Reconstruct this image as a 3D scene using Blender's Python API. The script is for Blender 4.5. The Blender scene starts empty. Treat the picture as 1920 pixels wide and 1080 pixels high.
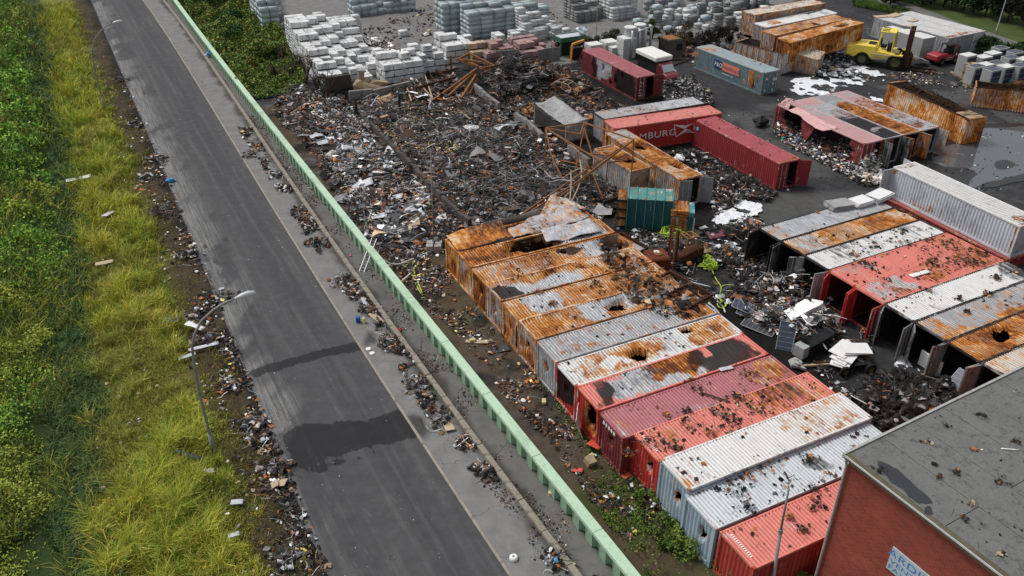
import bpy, math, random
import numpy as np
from mathutils import Vector, Matrix, Euler

# ------------------------------------------------------------------ camera
SC = bpy.context.scene
COL = SC.collection
FPX, PITCH, CAMH = 1584.08, 0.554270, 32.8
cam_data = bpy.data.cameras.new("camera")
cam_data.sensor_width = 36.0
cam_data.lens = FPX / 1920 * 36.0
cam_data.clip_start = 0.5
cam_data.clip_end = 6000
cam = bpy.data.objects.new("camera", cam_data)
COL.objects.link(cam)
cam.location = (0, 0, CAMH)
cam.rotation_euler = (math.pi / 2 - PITCH, 0, 0)
SC.camera = cam

# ------------------------------------------------------------------ sky, sun, exposure
SUN_EL, SUN_AZ = 56.0, -62.0          # high veiled sun, far left
world = bpy.data.worlds.new("World")
SC.world = world
world.use_nodes = True
wn, wl = world.node_tree.nodes, world.node_tree.links
bg = wn["Background"]
sky = wn.new("ShaderNodeTexSky")
sky.sky_type = 'NISHITA'
sky.sun_disc = False
sky.sun_elevation = math.radians(SUN_EL)
sky.sun_rotation = math.radians(SUN_AZ)
sky.air_density = 1.0
sky.dust_density = 3.0
hs = wn.new("ShaderNodeHueSaturation")
hs.inputs["Saturation"].default_value = 0.28
wl.new(sky.outputs[0], hs.inputs["Color"])
wl.new(hs.outputs[0], bg.inputs[0])
bg.inputs[1].default_value = 0.10
sun_d = bpy.data.lights.new("sun", 'SUN')
sun_d.energy = 1.5
sun_d.angle = math.radians(16)
sun_d.color = (1.0, 0.97, 0.93)
sun = bpy.data.objects.new("sun", sun_d)
COL.objects.link(sun)
el, az = math.radians(SUN_EL), math.radians(SUN_AZ)
sdir = Vector((math.sin(az) * math.cos(el), math.cos(az) * math.cos(el), math.sin(el)))
sun.rotation_euler = sdir.to_track_quat('Z', 'Y').to_euler()
SC.view_settings.view_transform = 'Standard'
SC.view_settings.look = 'None'
SC.view_settings.gamma = 1.0
SC.view_settings.exposure = 0.42
SC.view_settings.use_curve_mapping = False

R = random.Random(7)
NR = np.random.default_rng(7)
rad = math.radians
YAW = 26.2
E2 = np.array([math.cos(rad(YAW)), math.sin(rad(YAW))])       # across the yard
E1 = np.array([math.cos(rad(YAW - 90)), math.sin(rad(YAW - 90))])  # along the street, towards the viewer

# ------------------------------------------------------------------ survey helpers
_f = np.array([0, math.cos(PITCH), -math.sin(PITCH)])
_u = np.array([0, math.sin(PITCH), math.cos(PITCH)])
def at(px, py, z=0.0):
    d = _f + np.array([1, 0, 0]) * (px - 960) / FPX + _u * (540 - py) / FPX
    t = (z - CAMH) / d[2]
    return np.array([0, 0, CAMH]) + d * t
def up(bx, by, ty):
    """point above ground point seen at (bx,by), as high as row ty"""
    P = at(bx, by)
    c = (540 - ty) / FPX
    # (z*u_z + y*u_y...) / (..)=c
    y = P[1]
    # v=(d.u)=y*sin+ (z-H)*cos ; w=y*cos-(z-H)*sin ; v=c*w
    s, k = math.sin(PITCH), math.cos(PITCH)
    zh = (c * y * k - y * s) / (k + c * s)
    return np.array([P[0], P[1], CAMH + zh])

# ------------------------------------------------------------------ noise
def _h(ix, iy, seed):
    n = (ix.astype(np.int64) * 374761393 + iy.astype(np.int64) * 668265263 + seed * 1442695041) & 0x7fffffff
    n = ((n ^ (n >> 13)) * 1274126177) & 0x7fffffff
    n = n ^ (n >> 16)
    return (n & 0xffff) / 65535.0
def vnoise(x, y, seed=0):
    x = np.asarray(x, float); y = np.asarray(y, float)
    ix, iy = np.floor(x), np.floor(y)
    fx, fy = x - ix, y - iy
    fx = fx * fx * (3 - 2 * fx); fy = fy * fy * (3 - 2 * fy)
    a = _h(ix, iy, seed); b = _h(ix + 1, iy, seed); c = _h(ix, iy + 1, seed); d = _h(ix + 1, iy + 1, seed)
    return (a * (1 - fx) + b * fx) * (1 - fy) + (c * (1 - fx) + d * fx) * fy
def fbm(x, y, scale=1.0, octv=4, seed=0):
    s = 0; a = 0.5; t = 0
    for o in range(octv):
        s = s + a * vnoise(np.asarray(x) * scale * 2 ** o, np.asarray(y) * scale * 2 ** o, seed + o * 17)
        t += a; a *= 0.5
    return s / t
def sstep(a, b, x):
    t = np.clip((x - a) / (b - a), 0, 1)
    return t * t * (3 - 2 * t)
def inpoly(x, y, poly):
    inside = np.zeros(np.shape(x), bool)
    n = len(poly)
    for i in range(n):
        x1, y1 = poly[i]; x2, y2 = poly[(i + 1) % n]
        if y1 == y2: continue
        c = ((y1 > y) != (y2 > y)) & (x < (x2 - x1) * (y - y1) / (y2 - y1) + x1)
        inside ^= c
    return inside
def wpoly(pts, z=0):
    return [tuple(at(px, py, z)[:2]) for px, py in pts]

# ------------------------------------------------------------------ street curves x(y)
def curve(pts, z, deg=3):
    P = np.array([at(px, py, z)[:2] for px, py in pts])
    c = np.polyfit(P[:, 1], P[:, 0], deg)
    def f(y):
        y = np.asarray(y, float)
        yc = np.clip(y, 24, 144)
        d = np.polyder(c)
        return np.polyval(c, yc) + (y - yc) * np.polyval(d, yc)
    return f
capL = curve([(325,0),(480,208),(575,320),(640,407),(730,520),(800,600),(838,660),(921,771),(993,854),(1042,917),(1136,1022),(1182,1080)], 1.2)
upL = curve([(305,0),(480,250),(572,385),(630,467),(696,560),(804,715),(893,838),(975,940),(1077,1077)], .27)
rR = curve([(268,0),(320,80),(393,193),(467,317),(480,335),(560,465),(615,560),(679,660),(749,765),(807,860),(844,911),(911,1004),(955,1077)], 0)
rL = curve([(172,0),(200,67),(247,180),(287,273),(327,353),(345,410),(390,520),(432,619),(459,692),(504,797),(566,950),(619,1077)], 0)

# ------------------------------------------------------------------ node helpers
class NT:
    def __init__(s, name):
        s.m = bpy.data.materials.new(name); s.m.use_nodes = True
        s.n, s.l = s.m.node_tree.nodes, s.m.node_tree.links
        s.b = s.n["Principled BSDF"]
        s.tc = s.n.new("ShaderNodeTexCoord")
    def put(s, sock, v):
        if isinstance(v, bpy.types.NodeSocket): s.l.new(v, sock)
        elif isinstance(v, (tuple, list)):
            sock.default_value = tuple(v) + ((1,) if len(v) == 3 and len(sock.default_value) == 4 else ())
        else: sock.default_value = v
    def attr(s, name):
        a = s.n.new("ShaderNodeAttribute"); a.attribute_name = name; return a
    def mapping(s, v, sc):
        m = s.n.new("ShaderNodeMapping"); s.put(m.inputs[0], v); m.inputs["Scale"].default_value = sc; return m.outputs[0]
    def noise(s, scale=5, vec=None, detail=4, rough=.55, dist=0):
        n = s.n.new("ShaderNodeTexNoise"); n.inputs["Scale"].default_value = scale
        n.inputs["Detail"].default_value = detail; n.inputs["Roughness"].default_value = rough; n.inputs["Distortion"].default_value = dist
        if vec is None: vec = s.tc.outputs["Object"]
        s.put(n.inputs["Vector"], vec); return n.outputs[0]
    def math(s, op, a, b=0.0, c=None, clamp=False):
        n = s.n.new("ShaderNodeMath"); n.operation = op; n.use_clamp = clamp
        s.put(n.inputs[0], a); s.put(n.inputs[1], b)
        if c is not None: s.put(n.inputs[2], c)
        return n.outputs[0]
    def ramp01(s, v, lo, hi):
        n = s.n.new("ShaderNodeMapRange"); n.interpolation_type = 'SMOOTHSTEP'
        s.put(n.inputs[0], v); n.inputs[1].default_value = lo; n.inputs[2].default_value = hi
        return n.outputs[0]
    def mix(s, f, a, b, mode='MIX'):
        n = s.n.new("ShaderNodeMix"); n.data_type = 'RGBA'; n.blend_type = mode
        s.put(n.inputs[0], f); s.put(n.inputs[6], a); s.put(n.inputs[7], b); return n.outputs[2]
    def cramp(s, v, stops):
        n = s.n.new("ShaderNodeValToRGB"); s.put(n.inputs[0], v)
        e = n.color_ramp.elements
        while len(e) < len(stops): e.new(0.5)
        for i, (p, c) in enumerate(stops):
            e[i].position = p; e[i].color = tuple(c) + (1,)
        return n.outputs[0]
    def bump(s, h, strength=.3, dist=.02):
        n = s.n.new("ShaderNodeBump"); s.put(n.inputs["Height"], h)
        n.inputs["Strength"].default_value = strength; n.inputs["Distance"].default_value = dist
        s.l.new(n.outputs[0], s.b.inputs["Normal"])
    def fin(s, col, rough=.8, metal=0, spec=None):
        if spec is None: spec = .5 if (isinstance(rough, (int, float)) and rough < .55) else .15
        s.put(s.b.inputs["Base Color"], col); s.put(s.b.inputs["Roughness"], rough)
        s.put(s.b.inputs["Metallic"], metal); s.put(s.b.inputs["Specular IOR Level"], spec)
        return s.m
    def sep(s, v):
        n = s.n.new("ShaderNodeSeparateColor"); s.put(n.inputs[0], v); return n.outputs

_mc = {}
def plain(name, col, rough=.7, var=.25, scale=3, metal=0, dirt=0.0, world=False):
    k = (name, col, rough)
    if k in _mc: return _mc[k]
    t = NT(name)
    wv = t.n.new('ShaderNodeNewGeometry').outputs['Position'] if world else None
    n = t.noise(scale, wv, detail=5)
    n2 = t.noise(scale * 7, wv, detail=3)
    v = t.math('MULTIPLY_ADD', n, var * 2, 1 - var)
    v2 = t.math('MULTIPLY_ADD', n2, var * .8, 1 - var * .4)
    c = t.mix(1.0, col, t.mix(1.0, (1, 1, 1), v, 'MULTIPLY'), 'MULTIPLY')
    c = t.mix(1.0, c, v2, 'MULTIPLY')
    if dirt > 0:
        c = t.mix(t.math('MULTIPLY', t.ramp01(t.noise(scale * 1.7, wv, detail=6, rough=.7), .5, .68), dirt), c, (.02, .018, .016))
    t.bump(n2, .25, .01)
    _mc[k] = t.fin(c, rough, metal)
    return _mc[k]
def vcol_mat(name, rough=.85, spec=.12, bump=.3, scale=6):
    t = NT(name)
    a = t.attr("Col").outputs["Color"]
    n = t.noise(scale, detail=4)
    c = t.mix(1.0, a, t.math('MULTIPLY_ADD', n, .9, .55), 'MULTIPLY')
    t.bump(n, bump, .02)
    return t.fin(c, rough, 0, spec)

# ------------------------------------------------------------------ object helpers
def np_mesh(name, V, F, mat=None, attrs=None, smooth=False, fcol=None):
    """V (n,3), F (m,k) uniform polygons"""
    V = np.asarray(V, np.float32); F = np.asarray(F, np.int32)
    me = bpy.data.meshes.new(name)
    m, k = F.shape
    me.vertices.add(len(V)); me.vertices.foreach_set("co", V.ravel())
    me.loops.add(m * k); me.loops.foreach_set("vertex_index", F.ravel())
    me.polygons.add(m)
    me.polygons.foreach_set("loop_start", np.arange(0, m * k, k, dtype=np.int32))
    me.polygons.foreach_set("loop_total", np.full(m, k, np.int32))
    if smooth: me.polygons.foreach_set("use_smooth", np.ones(m, bool))
    me.update(calc_edges=True)
    if attrs:
        for an, arr in attrs.items():
            arr = np.asarray(arr, np.float32)
            if arr.shape[1] == 3: arr = np.c_[arr, np.ones(len(arr))]
            a = me.attributes.new(an, 'FLOAT_COLOR', 'POINT')
            a.data.foreach_set("color", arr.astype(np.float32).ravel())
    if fcol is not None:
        fc = np.c_[fcol, np.ones(len(fcol))].astype(np.float32)
        a = me.attributes.new("Col", 'FLOAT_COLOR', 'CORNER')
        a.data.foreach_set("color", np.repeat(fc, k, axis=0).ravel())
    if mat: me.materials.append(mat)
    return me
def link(name, me, parent=None, loc=(0, 0, 0), rot=(0, 0, 0), **props):
    o = bpy.data.objects.new(name, me); COL.objects.link(o)
    o.location = loc; o.rotation_euler = rot
    if parent is not None: o.parent = parent
    for k, v in props.items():
        if v is not None: o[k] = v
    return o
LABELS = {}
def tag(o, label, cat, group=None):
    o['label'] = label; o['category'] = cat
    if group: o['group'] = group
    LABELS.setdefault(label, []).append(o.name)
    return o
def thing(name, label, cat, loc=(0, 0, 0), rot=(0, 0, 0), group=None):
    return tag(link(name, None, None, loc, rot), label, cat, group)

class MB:
    def __init__(s): s.v = []; s.f = []; s.c = []
    def add(s, verts, faces, col=None):
        b = len(s.v); s.v += [tuple(v) for v in verts]
        s.f += [tuple(b + i for i in f) for f in faces]
        if col is not None: s.c += [col] * len(faces)
        return s
    def box(s, c, size, rz=0, rx=0, ry=0, col=None, taper=1.0):
        x, y, z = [k / 2 for k in size]
        M = Euler((rx, ry, rz)).to_matrix()
        vs = []
        for dz in (-1, 1):
            tt = taper if dz > 0 else 1
            for dx, dy in ((-1, -1), (1, -1), (1, 1), (-1, 1)):
                p = M @ Vector((dx * x * tt, dy * y * tt, dz * z)); vs.append((p.x + c[0], p.y + c[1], p.z + c[2]))
        return s.add(vs, [(0, 3, 2, 1), (4, 5, 6, 7), (0, 1, 5, 4), (1, 2, 6, 5), (2, 3, 7, 6), (3, 0, 4, 7)], col)
    def bx(s, x0, x1, y0, y1, z0, z1, col=None):
        return s.box(((x0 + x1) / 2, (y0 + y1) / 2, (z0 + z1) / 2), (abs(x1 - x0), abs(y1 - y0), abs(z1 - z0)), col=col)
    def beam(s, a, b, w=.1, h=None, col=None):
        a, b = Vector(a), Vector(b); d = b - a; L = d.length
        if L < 1e-5: return s
        h = h or w
        q = d.to_track_quat('X', 'Z').to_matrix()
        vs = []
        for xx in (0, L):
            for yy, zz in ((-w/2, -h/2), (w/2, -h/2), (w/2, h/2), (-w/2, h/2)):
                p = a + q @ Vector((xx, yy, zz)); vs.append(tuple(p))
        return s.add(vs, [(0, 1, 2, 3), (7, 6, 5, 4), (0, 4, 5, 1), (1, 5, 6, 2), (2, 6, 7, 3), (3, 7, 4, 0)], col)
    def tube(s, pts, r, n=8, col=None, caps=True):
        pts = [Vector(p) for p in pts]; rs = r if isinstance(r, (list, tuple)) else [r] * len(pts)
        base = len(s.v); ref = None
        for i, p in enumerate(pts):
            d = (pts[min(i + 1, len(pts) - 1)] - pts[max(i - 1, 0)]).normalized()
            if ref is None:
                ref = d.orthogonal().normalized()
            ref = (ref - d * ref.dot(d))
            ref = ref.normalized() if ref.length > 1e-6 else d.orthogonal().normalized()
            o = d.cross(ref)
            for k in range(n):
                a = 2 * math.pi * k / n
                s.v.append(tuple(p + (ref * math.cos(a) + o * math.sin(a)) * rs[i]))
        nf = 0
        for i in range(len(pts) - 1):
            for k in range(n):
                a = base + i * n + k; b = base + i * n + (k + 1) % n
                s.f.append((a, b, b + n, a + n)); nf += 1
        if caps:
            s.f.append(tuple(base + k for k in reversed(range(n)))); e = base + (len(pts) - 1) * n
            s.f.append(tuple(e + k for k in range(n))); nf += 2
        if col is not None: s.c += [col] * nf
        return s
    def lathe(s, prof, n=20, c=(0, 0, 0), axis='Z', col=None):
        base = len(s.v)
        for r_, z in prof:
            for k in range(n):
                a = 2 * math.pi * k / n
                p = (r_ * math.cos(a), r_ * math.sin(a), z)
                if axis == 'X': p = (p[2], p[0], p[1])
                if axis == 'Y': p = (p[0], p[2], p[1])
                s.v.append((p[0] + c[0], p[1] + c[1], p[2] + c[2]))
        nf = 0
        for i in range(len(prof) - 1):
            for k in range(n):
                a = base + i * n + k; b = base + i * n + (k + 1) % n
                s.f.append((a, b, b + n, a + n)); nf += 1
        if col is not None: s.c += [col] * nf
        return s
    def prism(s, outline, y0, y1, col=None):
        """outline in XZ extruded along Y"""
        n = len(outline)
        vs = [(x, y0, z) for x, z in outline] + [(x, y1, z) for x, z in outline]
        fs = [tuple(range(n)), tuple(reversed(range(n, 2 * n)))] + [(i, i + n, (i + 1) % n + n, (i + 1) % n) for i in range(n)]
        return s.add(vs, fs, col)
    def mesh(s, name, mat=None, bevel=0, smooth=False):
        me = bpy.data.meshes.new(name); me.from_pydata(s.v, [], s.f)
        if s.c and len(s.c) == len(s.f):
            a = me.attributes.new("Col", 'FLOAT_COLOR', 'CORNER')
            arr = np.concatenate([np.tile(np.array(list(c) + [1]), (len(f), 1)) for c, f in zip(s.c, s.f)]).astype(np.float32)
            a.data.foreach_set("color", arr.ravel())
        if mat: me.materials.append(mat)
        if smooth: me.polygons.foreach_set("use_smooth", np.ones(len(me.polygons), bool))
        me.update(); return me
    def build(s, name, mat=None, parent=None, bevel=0, smooth=False, loc=(0, 0, 0), rot=(0, 0, 0), **props):
        o = link(name, s.mesh(name, mat, 0, smooth), parent, loc, rot, **props)
        if bevel:
            m = o.modifiers.new("bevel", 'BEVEL'); m.width = bevel; m.segments = 1; m.limit_method = 'ANGLE'
        return o

# ------------------------------------------------------------------ scattered rubble (uncountable -> stuff)
PAL = {
 'char': [(.012,.011,.011),(.02,.018,.017),(.035,.032,.03),(.008,.008,.008)],
 'grey': [(.10,.10,.105),(.16,.16,.165),(.22,.22,.23),(.07,.07,.072)],
 'pale': [(.42,.44,.47),(.55,.56,.58),(.34,.36,.40),(.7,.7,.7)],
 'white': [(.75,.75,.74),(.62,.64,.66)],
 'rust': [(.30,.11,.03),(.42,.17,.05),(.20,.07,.025),(.36,.13,.04)],
 'brown': [(.07,.045,.03),(.10,.065,.04),(.05,.032,.022)],
 'tan': [(.34,.25,.15),(.45,.36,.24),(.26,.2,.14)],
 'yellow': [(.75,.6,.12),(.8,.72,.25)],
 'cloth': [(.06,.1,.28),(.5,.5,.48),(.04,.2,.16),(.3,.05,.05),(.6,.55,.45),(.1,.1,.12),(.55,.45,.3)],
 'blue': [(.05,.3,.6),(.1,.4,.65)],
 'red': [(.5,.05,.04)],
}
RUB = None
def rubble_geo(P, size, kinds, cols, rs):
    """P (n,3) centres; kinds array: 0 plate 1 stick 2 chunk 3 curl. returns V,F(quads),C"""
    n = len(P)
    th = rs.random(n) * 2 * np.pi
    tilt = (rs.random(n) - .5) * 1.1; tilt2 = (rs.random(n) - .5) * 1.1
    tilt[kinds == 1] *= .45; tilt2[kinds == 1] *= .45
    ct, st = np.cos(th), np.sin(th)
    X = np.c_[ct * np.cos(tilt), st * np.cos(tilt), np.sin(tilt)]
    Y = np.c_[-st * np.cos(tilt2), ct * np.cos(tilt2), np.sin(tilt2)]
    Z = np.cross(X, Y); Z /= np.linalg.norm(Z, axis=1)[:, None]
    V = []; F = []; C = []; base = 0
    def emit(idx, loc, faces, tint=None):
        nonlocal base
        m = len(idx)
        if m == 0: return
        nv = loc.shape[1]
        W = P[idx][:, None, :] + (X[idx][:, None, :] * loc[:, :, 0:1] + Y[idx][:, None, :] * loc[:, :, 1:2] + Z[idx][:, None, :] * loc[:, :, 2:3]) * size[idx][:, None, None]
        W[:, :, 2] = np.maximum(W[:, :, 2], P[idx][:, None, 2] - .02)
        V.append(W.reshape(-1, 3))
        f = np.array(faces)[None] + (np.arange(m) * nv)[:, None, None] + base
        F.append(f.reshape(-1, 4)); base += m * nv
        cc = cols[idx][:, None, :] * (.75 + .5 * rs.random((m, len(faces), 1)))
        C.append(cc.reshape(-1, 3))
    k = np.where(kinds == 0)[0]   # bent plate: 2x1 quads (fold) with irregular outline
    if len(k):
        g = np.array([[-.5,-.35,0],[0,-.4,.12],[.5,-.3,0],[-.5,.3,0],[0,.4,.1],[.5,.35,-.05]])[None] + (rs.random((len(k), 6, 3)) - .5) * np.array([.35,.35,.25])
        emit(k, g, [(0,1,4,3),(1,2,5,4)])
    k = np.where(kinds == 1)[0]   # bent stick, square-ish section (3 side strips)
    if len(k):
        w = .018 + .025 * rs.random((len(k), 1))
        mid = (rs.random((len(k), 2)) - .5) * .22
        L = []
        for xx, dx in ((-1.3, 0), (0, 1), (1.3, 0)):
            for yy, zz in ((-1, 0), (0, 1.2), (1, 0)):
                q = np.zeros((len(k), 3)); q[:, 0] = xx; q[:, 1] = yy * w[:, 0] + dx * mid[:, 0]; q[:, 2] = zz * w[:, 0] + dx * abs(mid[:, 1])
                L.append(q)
        g = np.stack(L, 1)
        emit(k, g, [(0,3,4,1),(1,4,5,2),(3,6,7,4),(4,7,8,5)])
    k = np.where(kinds == 2)[0]   # chunk
    if len(k):
        g = np.array([[-.4,-.3,-.15],[.4,-.3,-.15],[.4,.3,-.15],[-.4,.3,-.15],[-.3,-.2,.3],[.3,-.25,.25],[.3,.2,.3],[-.3,.2,.22]])[None] + (rs.random((len(k), 8, 3)) - .5) * .3
        emit(k, g, [(4,5,6,7),(0,1,5,4),(1,2,6,5),(2,3,7,6),(3,0,4,7)])
    k = np.where(kinds == 3)[0]   # curled strip / cable
    if len(k):
        ph = rs.random(len(k)) * 6.28; cu = (rs.random(len(k)) - .5) * 3.2; w = .03 + .04 * rs.random(len(k)); hh = rs.random(len(k)) * .3
        pts = []
        for j in range(6):
            s_ = (j / 5 - .5) * 3
            aa = cu * s_
            q = np.zeros((len(k), 3)); q[:, 0] = s_ * np.cos(aa * .5); q[:, 1] = s_ * np.sin(aa * .5) + .2 * np.sin(ph + j * 1.3); q[:, 2] = hh * np.sin(j / 5 * np.pi)
            pts.append(q)
        L = []
        for q in pts:
            a = q.copy(); a[:, 1] -= w; b = q.copy(); b[:, 1] += w; b[:, 2] += .02
            L += [a, b]
        g = np.stack(L, 1)
        emit(k, g, [(2*j, 2*j+2, 2*j+3, 2*j+1) for j in range(5)])
    return np.concatenate(V), np.concatenate(F), np.concatenate(C)

def poly_points(poly, n, rs, edge=0.0, clumps=0.0, seed=0):
    P = np.array(poly); lo, hi = P.min(0), P.max(0)
    out = []; c = 0
    while c < n:
        q = lo + rs.random((n * 3 + 50, 2)) * (hi - lo)
        jx = (fbm(q[:, 0], q[:, 1], .5, 3, 5 + seed) - .5) * edge; jy = (fbm(q[:, 0], q[:, 1], .5, 3, 55 + seed) - .5) * edge
        ok = inpoly(q[:, 0] + jx, q[:, 1] + jy, poly)
        if clumps > 0:
            d = fbm(q[:, 0], q[:, 1], .35, 4, 91 + seed)
            ok &= rs.random(len(q)) < np.clip((d - .5) * 5 * clumps + (1 - clumps) + .25, .03, 1)
        q = q[ok]; out.append(q); c += len(q)
        if len(out) > 60: break
    return np.concatenate(out)[:n]
def make_rubble(name, P, size, kindw, pal, rs=NR, mat=None, parent=None, **props):
    n = len(P)
    kinds = rs.choice(4, n, p=np.array(kindw) / sum(kindw))
    names = list(pal); w = np.array([pal[k] for k in names], float); w /= w.sum()
    ch = rs.choice(len(names), n, p=w)
    cols = np.zeros((n, 3))
    for i, nm in enumerate(names):
        k = np.where(ch == i)[0]; tab = np.array(PAL[nm]); cols[k] = tab[rs.integers(0, len(tab), len(k))]
    if parent is None and len(P) > 500:     # burnt zones differ in tone
        cols = cols * (.62 + 1.25 * fbm(P[:, 0], P[:, 1], .45, 3, 71))[:, None]
        bz = sstep(.5, .66, fbm(P[:, 0], P[:, 1], .22, 3, 73))[:, None] * .25
        cols = cols * (1 - bz) + cols * np.array([1.25, .82, .55]) * bz
    V, F, C = rubble_geo(P, size, kinds, cols, rs)
    me = np_mesh(name, V, F, mat or M_RUB, fcol=C)
    return link(name, me, parent, **props)
def field(name, px_poly, n, s0, s1, kindw, pal, z=0.03, zr=.15, edge=1.5, clumps=.6, label=None, cat=None, world_poly=None, seed=0):
    poly = world_poly or wpoly(px_poly, z)
    q = poly_points(poly, n, NR, edge, clumps, seed)
    size = s0 + (s1 - s0) * NR.random(len(q)) ** 2.5
    hp = sstep(.42, .75, fbm(q[:, 0], q[:, 1], .38, 3, 81 + seed))
    P = np.c_[q, z + NR.random(len(q)) * zr * (.35 + 2.2 * hp)]
    o = make_rubble(name, P, size, kindw, pal)
    o['kind'] = 'stuff'; tag(o, label or name.replace('_', ' '), cat or 'debris')
    return o
M_RUB = vcol_mat("burnt_debris", .75, .18)
# ================================================================== GROUND
def zone_w(x, y, poly, edge=1.2, seed=0, sc=.6):
    jx = (fbm(x, y, sc, 4, 5 + seed) - .5) * edge * 2; jy = (fbm(x, y, sc, 4, 55 + seed) - .5) * edge * 2
    return inpoly(x + jx, y + jy, poly).astype(float)
def smooth2(a, k=1):
    for _ in range(k):
        a = (a + np.roll(a, 1, 0) + np.roll(a, -1, 0) + np.roll(a, 1, 1) + np.roll(a, -1, 1)) / 5
    return a
def mixc(c, col, w):
    return c * (1 - w[..., None]) + np.array(col) * w[..., None]
def ditch_k(y): return (8.8 + 2.1 * sstep(60, 26, np.asarray(y, float))) / 11.3   # the ditch runs nearer to the road farther up
def verge_d(x, y): return (rL(y) - x) * .9 / ditch_k(y)
def verge_h(x, y):
    d = verge_d(x, y)
    h = -.85 * sstep(5, 11.3, d) + 1.0 * sstep(12.2, 17, d) + .35 * sstep(17, 30, d)
    h = h + (fbm(x, y, .35, 3, 9) - .5) * .5 * sstep(.4, 4, d)
    return np.where(d > 0, h, 0)
gx = np.concatenate([[-3000, -600, -200], np.arange(-112, -60, .7), np.arange(-60, 62, .33), np.arange(62, 110, .9), [200, 600, 3000]])
gy = np.concatenate([[-400, -50, 5], np.arange(17, 150, .36), [158, 175, 210, 400, 1500, 4000]])
GX, GY = np.meshgrid(gx, gy)
street = (GX > rL(GY) + .05) & (GX < capL(GY) + .2)
Z = np.where(GX < rL(GY) + .05, verge_h(GX, GY), 0.0)
Z = np.where(street, -.08, Z)
yard = GX > capL(GY) + .3
Z = Z + np.where(yard, (fbm(GX, GY, .25, 3, 3) - .5) * .08, 0)
C = np.zeros(GX.shape + (3,)); C[:] = (.040, .040, .042)
nz = fbm(GX, GY, .12, 4, 21); nf = fbm(GX, GY, .8, 4, 22); nm = fbm(GX, GY, .35, 4, 27)
C *= (.7 + .6 * nz)[..., None]
wet = sstep(.45, .65, fbm(GX, GY, .16, 4, 31))
# soot round the burnt yard
soot_poly = wpoly([(500,190),(560,160),(760,140),(1080,110),(1240,150),(1260,240),(1420,330),(1430,420),(1540,560),(1560,690),(1640,800),(1580,980),(1240,930),(1000,660),(830,470),(700,460),(560,290)])
w = smooth2(zone_w(GX, GY, soot_poly, 2), 2)
C = mixc(C, (.010, .0095, .009), w * (.8 + .25 * nf))
w = smooth2(zone_w(GX, GY, wpoly([(560,200),(760,170),(1000,220),(1120,330),(1080,430),(860,440),(640,330)]), 2, 6), 2)
C = mixc(C, (.060, .058, .055), w * sstep(.35, .6, nm) * .8)
# grey worn court tracks to the right
C = mixc(C, (.085, .085, .086), smooth2(zone_w(GX, GY, wpoly([(1240,230),(1480,190),(1700,140),(1920,180),(1920,330),(1700,330),(1560,330),(1500,330),(1340,240)]), 3, 2), 3) * sstep(.42, .6, nm) * .8)
C = mixc(C, (.10, .10, .095), smooth2(zone_w(GX, GY, wpoly([(1380,395),(1470,360),(1640,360),(1640,385),(1430,420)]), 1, 2), 2) * .7)
C = mixc(C, (.085, .083, .08), smooth2(zone_w(GX, GY, wpoly([(1230,500),(1330,480),(1420,530),(1380,560),(1330,560)]), 1, 4), 2) * .6 * nf)
# pale concrete storage yard
stor = wpoly([(560,150),(520,-60),(1700,-60),(1420,20),(1390,110),(1150,112),(1050,120),(930,110),(700,160)])
w = smooth2(zone_w(GX, GY, stor, .8, 3), 1)
C = mixc(C, (.20, .195, .19), w * (.75 + .25 * nf))
# soil strip along the flood wall
soil = (GX > capL(GY)) & (GX < capL(GY) + 6.4) & (GY < 92)
w = soil * (1 - sstep(4.5, 6.4, GX - capL(GY)) * (GY > 60))
C = mixc(C, (.080, .057, .037), w * 1.0)
C = mixc(C, (.085, .075, .045), w * sstep(.5, .62, nm) * .8)
C = mixc(C, (.02, .018, .016), w * sstep(.52, .66, fbm(GX, GY, .45, 4, 77)) * .9)
# green patches: beside wall bottom and top
w = soil * (GY < 36) * sstep(.35, .6, nf) * sstep(36, 31, GY)
C = mixc(C, (.045, .065, .018), w * .9)
grn = wpoly([(343,-10),(455,-10),(520,60),(560,110),(560,150),(500,175)])
w = smooth2(zone_w(GX, GY, grn, 1, 8), 1)
C = mixc(C, (.05, .075, .02), w)
far = (GY > 150) & yard
C = mixc(C, (.04, .06, .02), far * 1.0)
# roadside verge
d = verge_d(GX, GY)
v = (d > 0)
bnd = d + (nm - .5) * 3.5
cs = np.zeros_like(C); cs[:] = (.060, .045, .028)
cs = mixc(cs, (.018, .016, .015), sstep(1.6, .2, bnd) * 1.0)
cs = mixc(cs, (.15, .16, .03), sstep(2.4, 5.0, bnd) * sstep(.3, .6, nf + .1))
cs = mixc(cs, (.03, .055, .018), sstep(9.0, 10.5, bnd))
cs = mixc(cs, (.035, .055, .016), sstep(12.5, 14, bnd))
C = np.where(v[..., None], cs, C)
rows, cols = GX.shape
idx = np.arange(rows * cols).reshape(rows, cols)
F = np.stack([idx[:-1, :-1], idx[:-1, 1:], idx[1:, 1:], idx[1:, :-1]], -1).reshape(-1, 4)
wet = np.where(yard & (d < 0), wet, 0) * (1 - smooth2(zone_w(GX, GY, stor, .8, 3), 1) * .7)
t = NT("ground")
a = t.attr("Col").outputs["Color"]; wa = t.sep(t.attr("Wet").outputs["Color"])
pos = t.tc.outputs["Object"]
n1 = t.noise(1.1, pos, 6, .65); n2 = t.noise(9, pos, 4, .7)
c = t.mix(1.0, a, t.math('MULTIPLY_ADD', n1, 1.1, .45), 'MULTIPLY')
c = t.mix(1.0, c, t.math('MULTIPLY_ADD', n2, 1.0, .5), 'MULTIPLY')
wf = t.math('MULTIPLY', wa[0], t.ramp01(n1, .4, .6))
c = t.mix(t.math('MULTIPLY', wf, .45), c, (.012, .013, .015))
t.bump(n2, .35, .05)
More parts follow.
